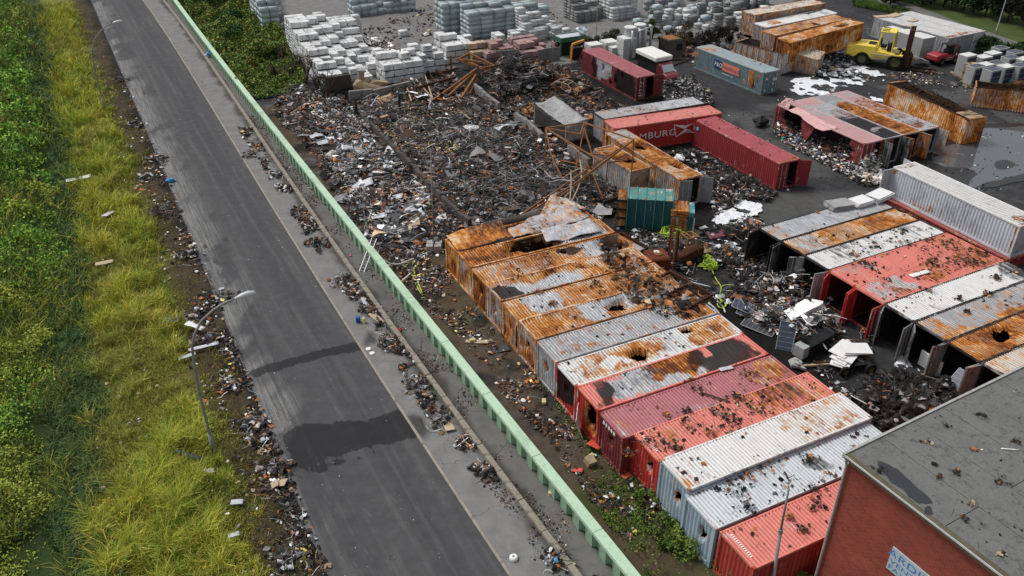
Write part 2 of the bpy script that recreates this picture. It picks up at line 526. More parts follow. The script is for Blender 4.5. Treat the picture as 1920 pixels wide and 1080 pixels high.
M_GROUND = t.fin(c, t.math('MULTIPLY_ADD', wf, -.62, .9), 0, t.math('MULTIPLY_ADD', wf, .4, .1))
me = np_mesh("ground", np.c_[GX.ravel(), GY.ravel(), Z.ravel()], F, M_GROUND, {"Col": C.reshape(-1, 3), "Wet": np.repeat(wet.ravel()[:, None], 3, 1)}, smooth=True)
link("ground", me, kind='structure')

# ================================================================== ROAD, PAVEMENT, KERBS
YS = np.concatenate([[5], np.arange(14, 150, .25), [165]])
def ribbon(name, fa, fb, z, nx, mat, extra=None, h=0, kind='structure'):
    a = fa(YS); b = fb(YS)
    s = np.linspace(0, 1, nx)
    X = a[:, None] + (b - a)[:, None] * s[None]; Y = np.repeat(YS[:, None], nx, 1)
    V = np.stack([X, Y, np.full(X.shape, z)], -1)
    idx = np.arange(X.size).reshape(X.shape)
    F = np.stack([idx[:-1, :-1], idx[:-1, 1:], idx[1:, 1:], idx[1:, :-1]], -1).reshape(-1, 4)
    at_ = extra(X, Y, s) if extra else None
    me = np_mesh(name, V.reshape(-1, 3), F, mat, at_)
    return link(name, me, kind=kind)
# wet run-off bands (px at ground) on the road
bands = [[(466,697),(520,678),(560,668),(620,653),(690,632),(706,636),(704,650),(640,662),(560,682),(500,702),(478,712)],
         [(523,815),(560,800),(590,795),(640,793),(690,790),(740,770),(782,775),(804,800),(795,822),(740,828),(700,838),(640,853),(560,880),(556,870),(540,850)],
         [(566,884),(620,868),(700,846),(760,836),(700,850),(620,878),(575,888)],
         [(400,452),(432,438),(431,455)]]
bw = [wpoly(b) for b in bands]
kb = wpoly([(744,772),(775,776),(802,790),(808,805),(792,822),(768,818)])
def road_attr(X, Y, s):
    w = np.zeros_like(X)
    for i, b in enumerate(bw):
        dx = X * E1[0] + Y * E1[1]; 
        jx = (vnoise(X * .5 + Y * 1.2, X * 1.5, 9) - .5) * .25
        w = np.maximum(w, inpoly(X + jx, Y + (vnoise(X * 1.2, Y * 3, 4) - .5) * .35, b) * (1 if i < 3 else .45))
    w = smooth2(w, 1)
    n = fbm(X, Y, .5, 5, 41)
    S = np.repeat(s[None], X.shape[0], 0)
    pale = 1.5 * sstep(.46, 0, S) * sstep(.45, .62, fbm(X * 1.0, Y * .5, .45, 5, 43) + .10 * (S < .16)) * (.35 + .65 * (Y > 32))
    pale = np.maximum(pale * .8, .5 * sstep(.05, .0, S - .0) * (n > .45) )
    pale = np.maximum(pale, zone_w(X, Y, wpoly([(500,755),(530,750),(548,790),(525,815),(512,800)]), .5, 3) * 1.0)
    pale = np.maximum(pale, zone_w(X, Y, wpoly([(384,490),(408,486),(435,545),(412,570)]), .6, 3) * .8)
    lane = .5 + .5 * np.cos(S * 2 * np.pi * 2.0 + .6)
    lane = lane * .5 + .5 * fbm(S * 14, Y * .04, 1.0, 3, 47)
    # newer darker layer on the right-hand half near the viewer
    dark = sstep(.35, .37, S + (n - .5) * .03) * (Y < 33) * .5 + (Y >= 33) * .25 * sstep(.3, .34, S)
    oil = sstep(.63, .72, fbm(X * 1.3, Y * .6, .9, 4, 61)) * sstep(.5, .3, abs(S - .3)) * .8
    return {"M": np.stack([w, pale, lane], -1).reshape(-1, 3), "N": np.stack([dark, oil, S], -1).reshape(-1, 3)}
t = NT("asphalt_road")
m = t.sep(t.attr("M").outputs["Color"]); k = t.sep(t.attr("N").outputs["Color"])
pos = t.tc.outputs["Object"]
fine = t.noise(26, pos, 3, .7); mid = t.noise(1.3, pos, 6, .65)
rot = t.n.new("ShaderNodeMapping"); rot.vector_type = 'TEXTURE'; t.l.new(pos, rot.inputs[0]); rot.inputs["Rotation"].default_value = (0, 0, rad(-62)); rot.inputs["Scale"].default_value = (16, .6, 1)
streak = t.noise(1.0, rot.outputs[0], 5, .6)
vr = t.n.new("ShaderNodeTexVoronoi"); vr.feature = 'DISTANCE_TO_EDGE'; vr.inputs["Scale"].default_value = .22
t.l.new(t.mapping(pos, (1, .8, 1)), vr.inputs["Vector"])
base = t.mix(m[2], (.058, .058, .061), (.078, .078, .080))
base = t.mix(k[0], base, (.042, .042, .045))
base = t.mix(t.math('MULTIPLY', t.ramp01(streak, .48, .7), .5), base, (.12, .12, .12))
base = t.mix(1.0, base, t.math('MULTIPLY_ADD', mid, .8, .6), 'MULTIPLY')
base = t.mix(t.math('MULTIPLY', m[1], t.math('MULTIPLY', t.ramp01(t.math('MULTIPLY_ADD', t.noise(13, pos, 5, .8), .5, t.math('MULTIPLY', t.noise(4, rot.outputs[0], 6, .8), .5)), .40, .60), .7)), base, (.30, .295, .28))
base = t.mix(t.math('MULTIPLY', k[1], .8), base, (.02, .02, .02))
base = t.mix(1.0, base, t.math('MULTIPLY_ADD', fine, .5, .75), 'MULTIPLY')
rot2 = t.n.new("ShaderNodeMapping"); rot2.vector_type = 'TEXTURE'; t.l.new(pos, rot2.inputs[0]); rot2.inputs["Rotation"].default_value = (0, 0, rad(-54)); rot2.inputs["Scale"].default_value = (7, .14, 1)
scr = t.noise(1.0, rot2.outputs[0], 3, .6, 1.5)
base = t.mix(t.math('MULTIPLY', t.ramp01(scr, .655, .68), t.math('MULTIPLY', t.ramp01(mid, .42, .6), .45)), base, (.17, .17, .17))
wf = t.ramp01(t.math('ADD', m[0], t.math('MULTIPLY', t.math('SUBTRACT', t.noise(3.5, rot.outputs[0], 6, .75), .5), 1.3)), .35, .62)
base = t.mix(t.math('MULTIPLY', wf, .78), base, (.012, .0125, .014))
t.bump(fine, .3, .01)
M_ROAD = t.fin(base, t.math('MULTIPLY_ADD', wf, -.12, .82), 0, .12)
ribbon("road", rL, lambda y: rR(y) - .06, .0, 46, M_ROAD, road_attr)
gut = plain("gutter_stone", (.30, .27, .22), .85, .3, 1.2, dirt=.5)
ribbon("road_channel", lambda y: rR(y) - .06, lambda y: rR(y) + .12, .012, 2, gut)
ribbon("road_edge_stone", lambda y: rL(y) - .12, lambda y: rL(y), .02, 2, plain("edge_stone", (.12, .12, .12), .85, .4, 1.2, dirt=.7))
def pav_attr(X, Y, s):
    w = inpoly(X + (fbm(X, Y, .9, 3, 3) - .5), Y + (fbm(X, Y, .9, 3, 4) - .5), kb)
    w2 = inpoly(X, Y, wpoly([(690,620),(706,628),(704,645),(680,650)]))
    S = np.repeat(s[None], X.shape[0], 0)
    dirt = sstep(.72, 1.0, S + (fbm(X, Y, .6, 4, 6) - .5) * .5)
    return {"M": np.stack([smooth2(np.maximum(w, w2 * 1.), 1), dirt, S], -1).reshape(-1, 3)}
def concrete(name, base, wetcol=True):
    t = NT(name)
    m = t.sep(t.attr("M").outputs["Color"]); pos = t.tc.outputs["Object"]
    mid = t.noise(.9, pos, 6, .65); fine = t.noise(18, pos, 3, .7)
    c = t.mix(1.0, base, t.math('MULTIPLY_ADD', mid, .9, .55), 'MULTIPLY')
    c = t.mix(1.0, c, t.math('MULTIPLY_ADD', fine, .4, .8), 'MULTIPLY')
    vr = t.n.new("ShaderNodeTexVoronoi"); vr.feature = 'DISTANCE_TO_EDGE'; vr.inputs["Scale"].default_value = .3
    dn = t.n.new("ShaderNodeTexNoise"); dn.inputs["Scale"].default_value = 1.5; t.l.new(pos, dn.inputs[0])
    va = t.n.new("ShaderNodeVectorMath"); va.operation = 'MULTIPLY_ADD'; t.l.new(dn.outputs[1], va.inputs[0]); va.inputs[1].default_value = (.8, .8, 0); t.l.new(pos, va.inputs[2])
    t.l.new(va.outputs[0], vr.inputs["Vector"])
    cr = t.math('SUBTRACT', 1.0, t.ramp01(vr.outputs[0], .0, .006))
    c = t.mix(t.math('MULTIPLY', cr, .7), c, (.02, .02, .018))
    c = t.mix(t.math('MULTIPLY', m[1], .75), c, (.035, .03, .024))
    c = t.mix(t.math('MULTIPLY', m[0], .8), c, (.022, .022, .022))
    t.bump(fine, .25, .01)
    return t.fin(c, t.math('MULTIPLY_ADD', m[0], -.35, .85), 0, .12)
ribbon("pavement", lambda y: rR(y) + .12, lambda y: upL(y) + .02, .03, 24, concrete("pavement_concrete", (.185, .183, .175)), pav_attr)
wetwalk = wpoly([(692,536),(720,538),(736,560),(738,583),(728,585),(706,560)])
def walk_attr(X, Y, s):
    S = np.repeat(s[None], X.shape[0], 0)
    w = inpoly(X + (fbm(X, Y, .9, 3, 3) - .5) * .5, Y + (fbm(X, Y, .9, 3, 4) - .5), wetwalk)
    dirt = np.maximum(sstep(.35, .0, S + (fbm(X, Y, .5, 4, 6) - .5) * .7), sstep(.85, 1, S) * .9)
    return {"M": np.stack([smooth2(w, 1), dirt, S], -1).reshape(-1, 3)}
ribbon("wall_walkway", lambda y: upL(y) + .36, lambda y: capL(y) + .25, .06, 14, concrete("walkway_concrete", (.135, .13, .12)), walk_attr)
# kerb upstand: one block every 2.4 m
M_KERB = plain("kerb_concrete", (.26, .23, .19), .9, .35, 1.3, dirt=.55)
def along(f, y0, step, n):
    pts = []; y = y0
    for i in range(n):
        x = float(f(y)); pts.append((x, y))
        s = (float(f(y + .1)) - x) / .1
        y += step / math.hypot(1, s)
    return pts
kt = thing("kerb_upstand", "low tan concrete kerb wall between the pavement and the walkway", "kerb")
pk = along(upL, 19, 2.4, 62)
for i in range(len(pk) - 1):
    (x0, y0), (x1, y1) = pk[i], pk[i + 1]
    L = math.hypot(x1 - x0, y1 - y0) - .035
    b = MB(); b.bx(0, L, -.34, 0, -.05, .27 + R.uniform(-.012, .012))
    b.build("kerb_block", M_KERB, kt, bevel=.02, loc=(x0, y0, 0), rot=(0, 0, math.atan2(y1 - y0, x1 - x0) + R.uniform(-.003, .003)))

# ================================================================== GREEN FLOOD WALL
t = NT("green_steel")
pos = t.tc.outputs["Object"]
g = t.n.new("ShaderNodeNewGeometry").outputs["Position"]
n = t.noise(1.2, g, 5, .6); n2 = t.noise(5, g, 6, .75)
c = t.mix(n, (.40, .56, .40), (.50, .66, .49))
c = t.mix(t.math('MULTIPLY', t.ramp01(n2, .56, .70), .65), c, (.06, .07, .05))
c = t.mix(t.math('MULTIPLY', t.ramp01(t.noise(.35, g, 5, .7), .5, .68), .4), c, (.20, .25, .17))
c = t.mix(t.math('MULTIPLY', t.ramp01(t.noise(1.7, t.mapping(g, (1, 1, .3)), 5, .7), .58, .7), .35), c, (.16, .17, .10))
t.bump(n2, .1, .01)
M_GREEN = t.fin(c, .6)
M_GREEN2 = plain("green_steel_pile", (.25, .40, .26), .5, .35, 1.1, dirt=.5)
fw = thing("flood_wall", "long pale green steel sheet pile flood wall beside the street", "flood wall")
period = 1.2
pp = along(capL, 19, period, 122)
pan = MB()
prof = [(0, .32), (.14, .06), (.70, .06), (.84, .32), (1.19, .32)]      # x along, depth to the yard side
vs = [(x, -y, 0) for x, y in prof] + [(x, -y, 1.0) for x, y in prof] + [(x, -y - .02, 1.0) for x, y in prof] + [(x, -y - .02, 0) for x, y in prof]
fs = []
for j in range(4):
    for i in range(4):
        a = j * 5 + i; b = ((j + 1) % 4) * 5 + i
        fs.append((a, a + 1, b + 1, b))
pan.add(vs, fs)
pan.bx(.12, .16, -.075, -.045, 0, 1.0); pan.bx(.68, .72, -.075, -.045, 0, 1.0)
pme = pan.mesh("sheet_pile", M_GREEN2)
for i in range(len(pp) - 1):
    (x0, y0), (x1, y1) = pp[i], pp[i + 1]
    link("sheet_pile", pme, fw, (x0, y0, 0), (0, 0, math.atan2(y1 - y0, x1 - x0)))
pc = along(capL, 18, 5.98, 25)
for i in range(len(pc) - 1):
    (x0, y0), (x1, y1) = pc[i], pc[i + 1]
    L = math.hypot(x1 - x0, y1 - y0) - .02
    b = MB(); b.bx(0, L, -.56, .0, .98, 1.22)
    b.build("wall_cap", M_GREEN, fw, bevel=.02, loc=(x0, y0, R.uniform(-.006, .006)), rot=(0, 0, math.atan2(y1 - y0, x1 - x0)))

# path, far greenery ground at top right
M_PATH = plain("path_asphalt", (.15, .145, .14), .9, .3, .6)
pl = wpoly([(1655,10),(1700,20),(1740,34),(1800,56),(1860,76),(1920,98),(2040,140)], 0)
pl2 = wpoly([(1640,-3),(1700,6),(1745,22),(1800,44),(1860,63),(1920,84),(2040,120)], 0)
vs = [(x, y, .07) for x, y in pl] + [(x, y, .07) for x, y in pl2]
fs = [(i, i + 1, i + 8, i + 7) for i in range(6)]
MB().add(vs, fs).build("path", M_PATH, kind='structure')
vs = [(x, y, .055) for x, y in wpoly([(1560,-80),(1600,0),(1690,20),(1840,60),(1830,75),(1920,120),(2100,170),(2300,0),(2000,-200)])]
MB().add(vs, [tuple(reversed(range(len(vs))))]).build("grass_bank", plain("bank_grass", (.06, .085, .025), .95, .5, .5), kind='structure')

# ================================================================== CONTAINERS
_cp = {}
def paint_mat(name, col, side=False, rough=.5):
    key = (name, side)
    if key in _cp: return _cp[key]
    t = NT(name + ("_side" if side else "_roof"))
    pos = t.tc.outputs["Object"]
    m = t.sep(t.attr("M").outputs["Color"])
    geo = t.n.new("ShaderNodeNewGeometry")
    oi = t.n.new("ShaderNodeObjectInfo")
    off = t.n.new("ShaderNodeVectorMath"); off.operation = 'ADD'; t.l.new(pos, off.inputs[0])
    cx = t.n.new("ShaderNodeCombineXYZ"); rr = t.math('MULTIPLY', oi.outputs["Random"], 40.0); 
    for i in range(3): t.l.new(rr, cx.inputs[i])
    t.l.new(cx.outputs[0], off.inputs[1]); p = off.outputs[0]
    st = (5.5, 5.5, .5) if side else (5.5, .45, 5.5)
    streak = t.noise(1.0, t.mapping(p, st), 5, .62)
    blot = t.noise(.9, p, 7, .68); fine = t.noise(7, p, 5, .72); col3 = t.noise(2.1, t.mapping(p, st), 5, .7)
    base = t.mix(1.0, col, t.math('MULTIPLY_ADD', blot, .5, .75), 'MULTIPLY')
    base = t.mix(1.0, base, t.math('MULTIPLY_ADD', streak, .7, .65), 'MULTIPLY')
    nn = t.math('ADD', t.math('MULTIPLY', blot, 1.5), t.math('ADD', t.math('MULTIPLY', streak, 1.6), t.math('MULTIPLY', fine, .5)))
    nn = t.math('SUBTRACT', nn, 1.8)
    ash = t.ramp01(t.math('ADD', m[1], t.math('MULTIPLY', nn, 1.35)), .30, .72)
    ashc = t.cramp(col3, [(.3, (.16, .17, .19)), (.45, (.36, .38, .41)), (.6, (.60, .61, .62)), (.75, (.22, .22, .23))])
    c = t.mix(ash, base, ashc)
    nr = t.math('ADD', t.math('MULTIPLY', t.noise(1.3, p, 6, .7), 1.5), t.math('ADD', t.math('MULTIPLY', col3, 1.5), t.math('MULTIPLY', fine, .6)))
    nr = t.math('SUBTRACT', nr, 1.8)
    rust = t.ramp01(t.math('ADD', m[0], t.math('MULTIPLY', nr, 1.35)), .32, .68)
    rn = t.math('ADD', t.math('MULTIPLY', streak, .42), t.math('MULTIPLY', t.noise(1.5, p, 8, .82), .66))
    rn = t.math('MULTIPLY_ADD', t.math('SUBTRACT', oi.outputs['Random'], .5), .07, rn)
    lowf = t.noise(.34, p, 3, .6)
    rn = t.math('ADD', rn, t.math('MULTIPLY_ADD', lowf, .62, -.305))
    rustc = t.cramp(rn, [(.34, (.045, .02, .014)), (.44, (.15, .052, .022)), (.52, (.46, .155, .028)), (.59, (.62, .28, .07)), (.65, (.70, .55, .40)), (.73, (.56, .53, .50)), (.80, (.24, .09, .04))])
    c = t.mix(rust, c, rustc)
    soot = t.ramp01(t.math('ADD', m[2], t.math('MULTIPLY', nn, .6)), .35, .75)
    c = t.mix(t.math('MULTIPLY', soot, .95), c, (.014, .013, .013))
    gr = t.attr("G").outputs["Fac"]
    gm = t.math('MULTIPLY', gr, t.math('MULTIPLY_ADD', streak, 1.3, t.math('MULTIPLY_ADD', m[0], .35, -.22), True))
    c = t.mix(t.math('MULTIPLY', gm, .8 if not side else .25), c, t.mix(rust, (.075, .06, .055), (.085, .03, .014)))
    if not side:
        dash = t.ramp01(t.noise(1.0, t.mapping(p, (8.5, 1.1, 8.5)), 4, .75), .60, .70)
        c = t.mix(t.math('MULTIPLY', dash, t.math('MULTIPLY', t.ramp01(blot, .42, .62), .8)), c, (.035, .025, .022))
    specks = t.ramp01(t.noise(3.4, p, 6, .8), .66, .70)
    c = t.mix(t.math('MULTIPLY', specks, .55), c, (.05, .03, .022))
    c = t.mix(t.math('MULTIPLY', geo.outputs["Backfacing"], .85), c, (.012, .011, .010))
    t.bump(fine, .15, .01)
    _cp[key] = t.fin(c, t.math('MULTIPLY_ADD', t.math('MAXIMUM', rust, soot), .35, rough), 0, t.math('MULTIPLY_ADD', t.math('MAXIMUM', rust, soot), -.2, .3))
    return _cp[key]
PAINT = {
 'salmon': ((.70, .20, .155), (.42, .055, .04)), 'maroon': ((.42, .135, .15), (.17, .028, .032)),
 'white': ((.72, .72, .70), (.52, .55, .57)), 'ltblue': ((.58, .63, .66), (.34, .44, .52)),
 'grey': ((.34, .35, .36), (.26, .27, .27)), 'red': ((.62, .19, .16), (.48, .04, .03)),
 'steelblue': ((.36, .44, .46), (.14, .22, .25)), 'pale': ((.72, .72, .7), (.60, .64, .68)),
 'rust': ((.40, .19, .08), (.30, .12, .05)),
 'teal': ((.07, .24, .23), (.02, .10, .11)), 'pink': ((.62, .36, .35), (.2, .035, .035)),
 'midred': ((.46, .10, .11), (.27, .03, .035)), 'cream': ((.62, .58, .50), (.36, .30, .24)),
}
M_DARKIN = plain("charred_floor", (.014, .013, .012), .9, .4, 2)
def masks(U, Vv, base, patches, seed, L, W):
    """U,V in 0..1; base (rust, ash, soot); patches (u,v,ru,rv,ch,strength)"""
    M = np.zeros(U.shape + (3,)); M[:] = base
    jx = (fbm(U * L, Vv * W, .7, 3, seed) - .5) * .35 * (2.4 / L); jy = (fbm(U * L, Vv * W, .9, 3, seed + 5) - .5) * .5
    for (u, v, ru, rv, ch, s) in patches:
        d = np.sqrt(((U + jx * 2 - u) / ru) ** 2 + ((Vv + jy - v) / rv) ** 2)
        M[..., ch] += s * sstep(1.25, .75, d)
    return np.clip(M, -1, 1.5)
def corr(L, pitch, depth, jit=0):
    """breakpoints (pos, offset) of a trapezoid profile over length L"""
    n = max(2, round(L / pitch)); p = L / n; xs = []; zs = []
    for i in range(n):
        a = i * p
        xs += [a, a + .32 * p, a + .5 * p, a + .82 * p]; zs += [0, 0, -depth, -depth]
    xs.append(L); zs.append(0)
    return np.array(xs), np.array(zs)
def sheet(name, L, W, pitch, depth, ny, mat, parent, plane, pos, base, patches, holes=(), dents=(), seed=0, sag=None, ribdir=0, flip=False, hrust=.7):
    """corrugated sheet. plane 'xy' roof, 'xz' side, 'yz' end. ribs run across W."""
    xs, zs = corr(L, pitch, depth)
    if len(holes):     # finer columns keep the torn edge uneven
        ny = int(ny * 1.6)
    ys = np.linspace(0, W, ny + 1)
    X, Y = np.meshgrid(xs, ys); Zc = np.repeat(zs[None], ny + 1, 0).copy()
    U, Vv = X / L, Y / W
    if plane == 'xy': X = X + (fbm(X, Y * 1.5, .9, 3, seed + 31) - .5) * .22 * np.clip(6 * np.minimum(U, 1 - U), 0, 1) * (base[0] > .15)
    Zc *= 1 - .0 * X
    M = masks(U, Vv, base, patches, seed, L, W)
    Zd = (fbm(X, Y, .5, 3, seed + 3) - .5) * (.05 + .36 * (base[0] > .3)) * np.clip(4 * np.minimum(Vv, 1 - Vv), 0, 1)
    for (u, v, ru, rv, dz) in dents:
        dd = np.sqrt(((U - u) / ru) ** 2 + ((Vv - v) / rv) ** 2)
        Zd = Zd - dz * sstep(1, 0, dd) * (.8 + .4 * fbm(X, Y, .8, 2, seed + 8))
    keep = np.ones((ny, len(xs) - 1), bool)
    Xc = (X[:-1, :-1] + X[1:, 1:]) / 2; Yc = (Y[:-1, :-1] + Y[1:, 1:]) / 2
    for hi, (u, v, rx, ry) in enumerate(holes):     # radii in metres
        def hd(A, B):
            an = np.arctan2((B - v * W) / ry, (A - u * L) / rx)
            k = 1 + .45 * (vnoise(an * 1.3 + 10, an * 0 + hi + seed, 3) - .5) + .4 * (vnoise(an * 3.1 + 20, an * 0 + hi + seed, 7) - .5)
            return np.sqrt(((A - u * L) / rx) ** 2 + ((B - v * W) / ry) ** 2) / k
        keep &= hd(Xc, Yc) > 1
        e = hd(X, Y)
        Zd = Zd - .28 * sstep(1.5, .95, e) * (.4 + 1.2 * vnoise(X * 2.2, Y * 2.2, seed + hi))
        M[..., 0] += hrust * sstep(1.7, 1.0, e); M[..., 2] += (.4 if hrust > .3 else .8) * sstep(1.3, .95, e)
    Zt = Zc + Zd
    if plane == 'xy': V = np.stack([X, Y, Zt], -1)
    elif plane == 'xz': V = np.stack([X, -Zt, Y], -1)          # outward = -y
    else: V = np.stack([-Zt, X, Y], -1)                          # outward = -x
    V = V.reshape(-1, 3)
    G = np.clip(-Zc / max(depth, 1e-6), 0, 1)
    if flip: V[:, 1 if plane == 'xz' else 0] *= -1
    idx = np.arange(X.size).reshape(X.shape)
    F = np.stack([idx[:-1, :-1], idx[:-1, 1:], idx[1:, 1:], idx[1:, :-1]], -1)[keep]
    F = F.reshape(-1, 4)
    if (plane == 'yz' and not flip) or (plane == 'xz' and flip): F = F[:, ::-1]
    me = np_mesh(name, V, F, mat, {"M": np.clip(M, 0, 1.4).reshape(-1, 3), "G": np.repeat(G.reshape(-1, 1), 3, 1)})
    return link(name, me, parent, pos)
ROD = None
def m_attr(me, base, seed=0):
    a = me.attributes.new("M", 'FLOAT_COLOR', 'POINT')
    arr = np.tile(np.array(list(base) + [1], np.float32), (len(me.vertices), 1)); a.data.foreach_set("color", arr.ravel())
M_ROD = plain("galvanised_rod", (.45, .44, .42), .5, .3, 4, dirt=.4)
def door_mesh(w, h, mat, base):
    b = MB()
    b.bx(0, w, -.03, .01, 0, h)
    b.bx(0, w, -.06, -.03, 0, .09); b.bx(0, w, -.06, -.03, h - .09, h)
    b.bx(0, .07, -.06, -.03, .09, h - .09); b.bx(w - .07, w, -.06, -.03, .09, h - .09)
    for k in range(1, 4):
        z = h * k / 4; b.bx(.07, w - .07, -.055, -.03, z - .06, z + .06)
    b.bx(w * .5 - .02, w * .5 + .02, -.05, -.03, .09, h - .09)
    me = b.mesh("door", mat); m_attr(me, base); return me
def container(label, p0, p1=None, L=12.12, W=2.40, H=2.66, roof='white', side=None, ang=None, base=(0, 0, 0), patches=(), sbase=None, spatches=(), holes=(), dents=(), ends=('wall', 'wall'), dangs=((100, 100), (100, 100)), endpatches=(), endholes=(), z0=0, tilt=(0, 0), group=None, name="shipping_container", seed=None, zt=None, roofon=True, sideholes=(), farside=True, wall_base=None, sdents=(), dbase=None, endside=None, nearside=True, snap=0, org=None, doorpaint=None, rpitch=.205, innerrust=False):
    seed = seed if seed is not None else R.randrange(1000)
    if zt is None: zt = H + z0
    A = at(*p0, zt)[:2] if org is None else np.array(org)
    if p1 is not None:
        B = at(*p1, zt)[:2]; a = math.atan2(B[1] - A[1], B[0] - A[0])
        if L is None: L = math.hypot(*(B - A))
    else: a = ang
    if snap: A = A - np.array([math.sin(a), -math.cos(a)]) * snap
    side = side or roof
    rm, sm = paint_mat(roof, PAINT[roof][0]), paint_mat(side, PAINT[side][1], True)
    em = paint_mat(endside, PAINT[endside][1], True) if endside else sm
    T = thing(name, label, "shipping container", (A[0], A[1], z0), (tilt[0], tilt[1], a), group)
    T['_L'] = L
    sb = sbase if sbase is not None else base
    wb = wall_base if wall_base is not None else sb
    if roofon:
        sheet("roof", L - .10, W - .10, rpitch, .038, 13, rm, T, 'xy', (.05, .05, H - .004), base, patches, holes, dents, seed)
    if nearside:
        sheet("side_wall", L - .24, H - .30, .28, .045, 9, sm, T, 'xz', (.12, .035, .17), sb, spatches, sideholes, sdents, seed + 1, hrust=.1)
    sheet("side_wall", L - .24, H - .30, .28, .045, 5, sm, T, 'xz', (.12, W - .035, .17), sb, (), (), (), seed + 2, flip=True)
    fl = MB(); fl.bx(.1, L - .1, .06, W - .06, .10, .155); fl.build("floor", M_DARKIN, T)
    # rails
    rb = tuple(min(1, x + .12) for x in sb)
    for yy in (0, W - .1):
        for zz, hh, nm in ((0, .16, "bottom_rail"), (H - .13, .13, "top_rail")):
            b = MB(); b.bx(.17, L - .17, yy, yy + .1, zz, zz + hh); me = b.mesh(nm, sm if nm[0] == 'b' else rm); m_attr(me, rb); link(nm, me, T)
    for xx, en in ((0, 0), (L - .1, 1)):
        for zz, hh, nm in ((0, .16, "bottom_rail"), (H - .14, .138, "top_rail")):
            b = MB(); b.bx(xx, xx + .1, .17, W - .17, zz, zz + hh); me = b.mesh(nm, em if nm[0] == 'b' else rm); m_attr(me, rb); link(nm, me, T)
    for xx in (0, L - .16):
        for yy in (0, W - .16):
            b = MB(); b.bx(xx, xx + .15, yy + .005, yy + .155, .12, H - .12); me = b.mesh("corner_post", em); m_attr(me, rb); link("corner_post", me, T)
            for zz in (0, H - .115):
                b = MB(); b.bx(xx - .006, xx + .17, yy - .006, yy + .17, zz - (.004 if zz == 0 else 0), zz + .118)
                me = b.mesh("corner_casting", sm); m_attr(me, (min(1, rb[0] + .25), rb[1], rb[2])); link("corner_casting", me, T)
    for e, kind in enumerate(ends):
        x = 0.04 if e == 0 else L - .04
        if kind == 'wall':
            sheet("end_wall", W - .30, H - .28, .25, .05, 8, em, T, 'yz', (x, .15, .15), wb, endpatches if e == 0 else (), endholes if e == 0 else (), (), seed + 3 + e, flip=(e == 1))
        elif kind == 'doors':
            dw = W / 2 - .09; dh = H - .27
            dm = paint_mat(doorpaint, PAINT[doorpaint][1], True) if doorpaint else em
            for s in (0, 1):
                if dangs[e][s] is None: continue
                me = door_mesh(dw, dh, dm, dbase if dbase is not None else wb)
                yh = .08 if s == 0 else W - .08
                th = rad(dangs[e][s])
                # closed leaf points along +y (s=0) / -y (s=1); opens outwards
                if e == 1: d0 = math.pi / 2 - th if s == 0 else -math.pi / 2 + th
                else: d0 = math.pi / 2 + th if s == 0 else -math.pi / 2 - th
                # outward face of the leaf is local -y: mirror where needed
                outward = (s == 0) == (e == 1)
                D = link("door", me, T, (x, yh, .13), (0, 0, d0))
                if not outward: D.scale = (1, -1, 1)
                for k in (.28, .72):
                    rb_ = MB(); rb_.tube([(dw * k, -.085, .05), (dw * k, -.085, dh - .05)], .022, 5)
                    rb_.box((dw * k, -.09, dh * .42), (.16, .05, .05))
                    rb_.build("locking_rod", M_ROD, D)
    return T
def loc2w(T, x, y, z):
    return np.array(T.matrix_basis @ Vector((x, y, z)))
# ------------------------------------------------------------------ front row (A) and right row (B)
GA = "burnt containers in the long row behind the flood wall"
GB = "containers in the short row at the right"
aA = rad(-63.79); oA = np.array([-4.8836, 53.774]) * 1.0379; gA = 2.471
dA = np.array([math.cos(aA), math.sin(aA)])
aB = rad(-62.34); oB = np.array([18.146, 55.345]) * 1.0379; gB = 2.42
dB = np.array([math.cos(aB), math.sin(aB)])
def rowA(i, label, **k):
    return container(label, None, org=oA + dA * gA * (i + 1), ang=aA + math.pi / 2, L=11.96 + (i * 37 % 5 - 2) * .06, W=gA - .11, H=2.69 + (i * 53 % 7 - 3) * .022, group=GA, **k)
def rowB(i, label, **k):
    k.setdefault('ends', ('doors', 'wall'))
    return container(label, None, org=oB + dB * gB * (i + 1), ang=aB + math.pi / 2, L=12.1, W=gB - .03, H=2.69, group=GB, **k)
hole_e = ((.5, .55, .2, .26),)
CT = {}
CT['A0'] = rowA(0, "collapsed orange rusty container, farthest of the long row, its roof caved in", roof='rust', seed=11,
    base=(.75, .2, 0), patches=((.45, .5, .25, .9, 1, .8), (.45, .5, .25, .9, 0, -.55), (.1, .6, .12, .6, 0, .3), (.85, .5, .2, .8, 1, .5)),
    wall_base=(.9, 0, .1), sbase=(.9, 0, 0), holes=((.62, .35, 1.2, .8),), dents=((.55, .5, .45, 1.2, 1.0), (.2, .9, .2, .5, .35)))
CT['A1'] = rowA(1, "orange rusty container with a wide torn hole in its roof, second in the long row", roof='rust', seed=12,
    base=(.62, .1, 0), patches=((.70, .5, .24, .9, 1, .9), (.70, .5, .24, .9, 0, -.6), (.12, .3, .1, .4, 0, .2), (.55, .9, .2, .3, 2, .4)),
    wall_base=(.45, .55, .1), endpatches=((.3, .3, .3, .5, 0, .5),), holes=((.45, .60, 1.5, .95), (.66, .74, .55, .3), (.80, .62, .5, .35)), dents=((.5, .6, .2, .6, .5), (.78, .6, .2, .7, .25)), endholes=((.5, .5, .12, .3),))
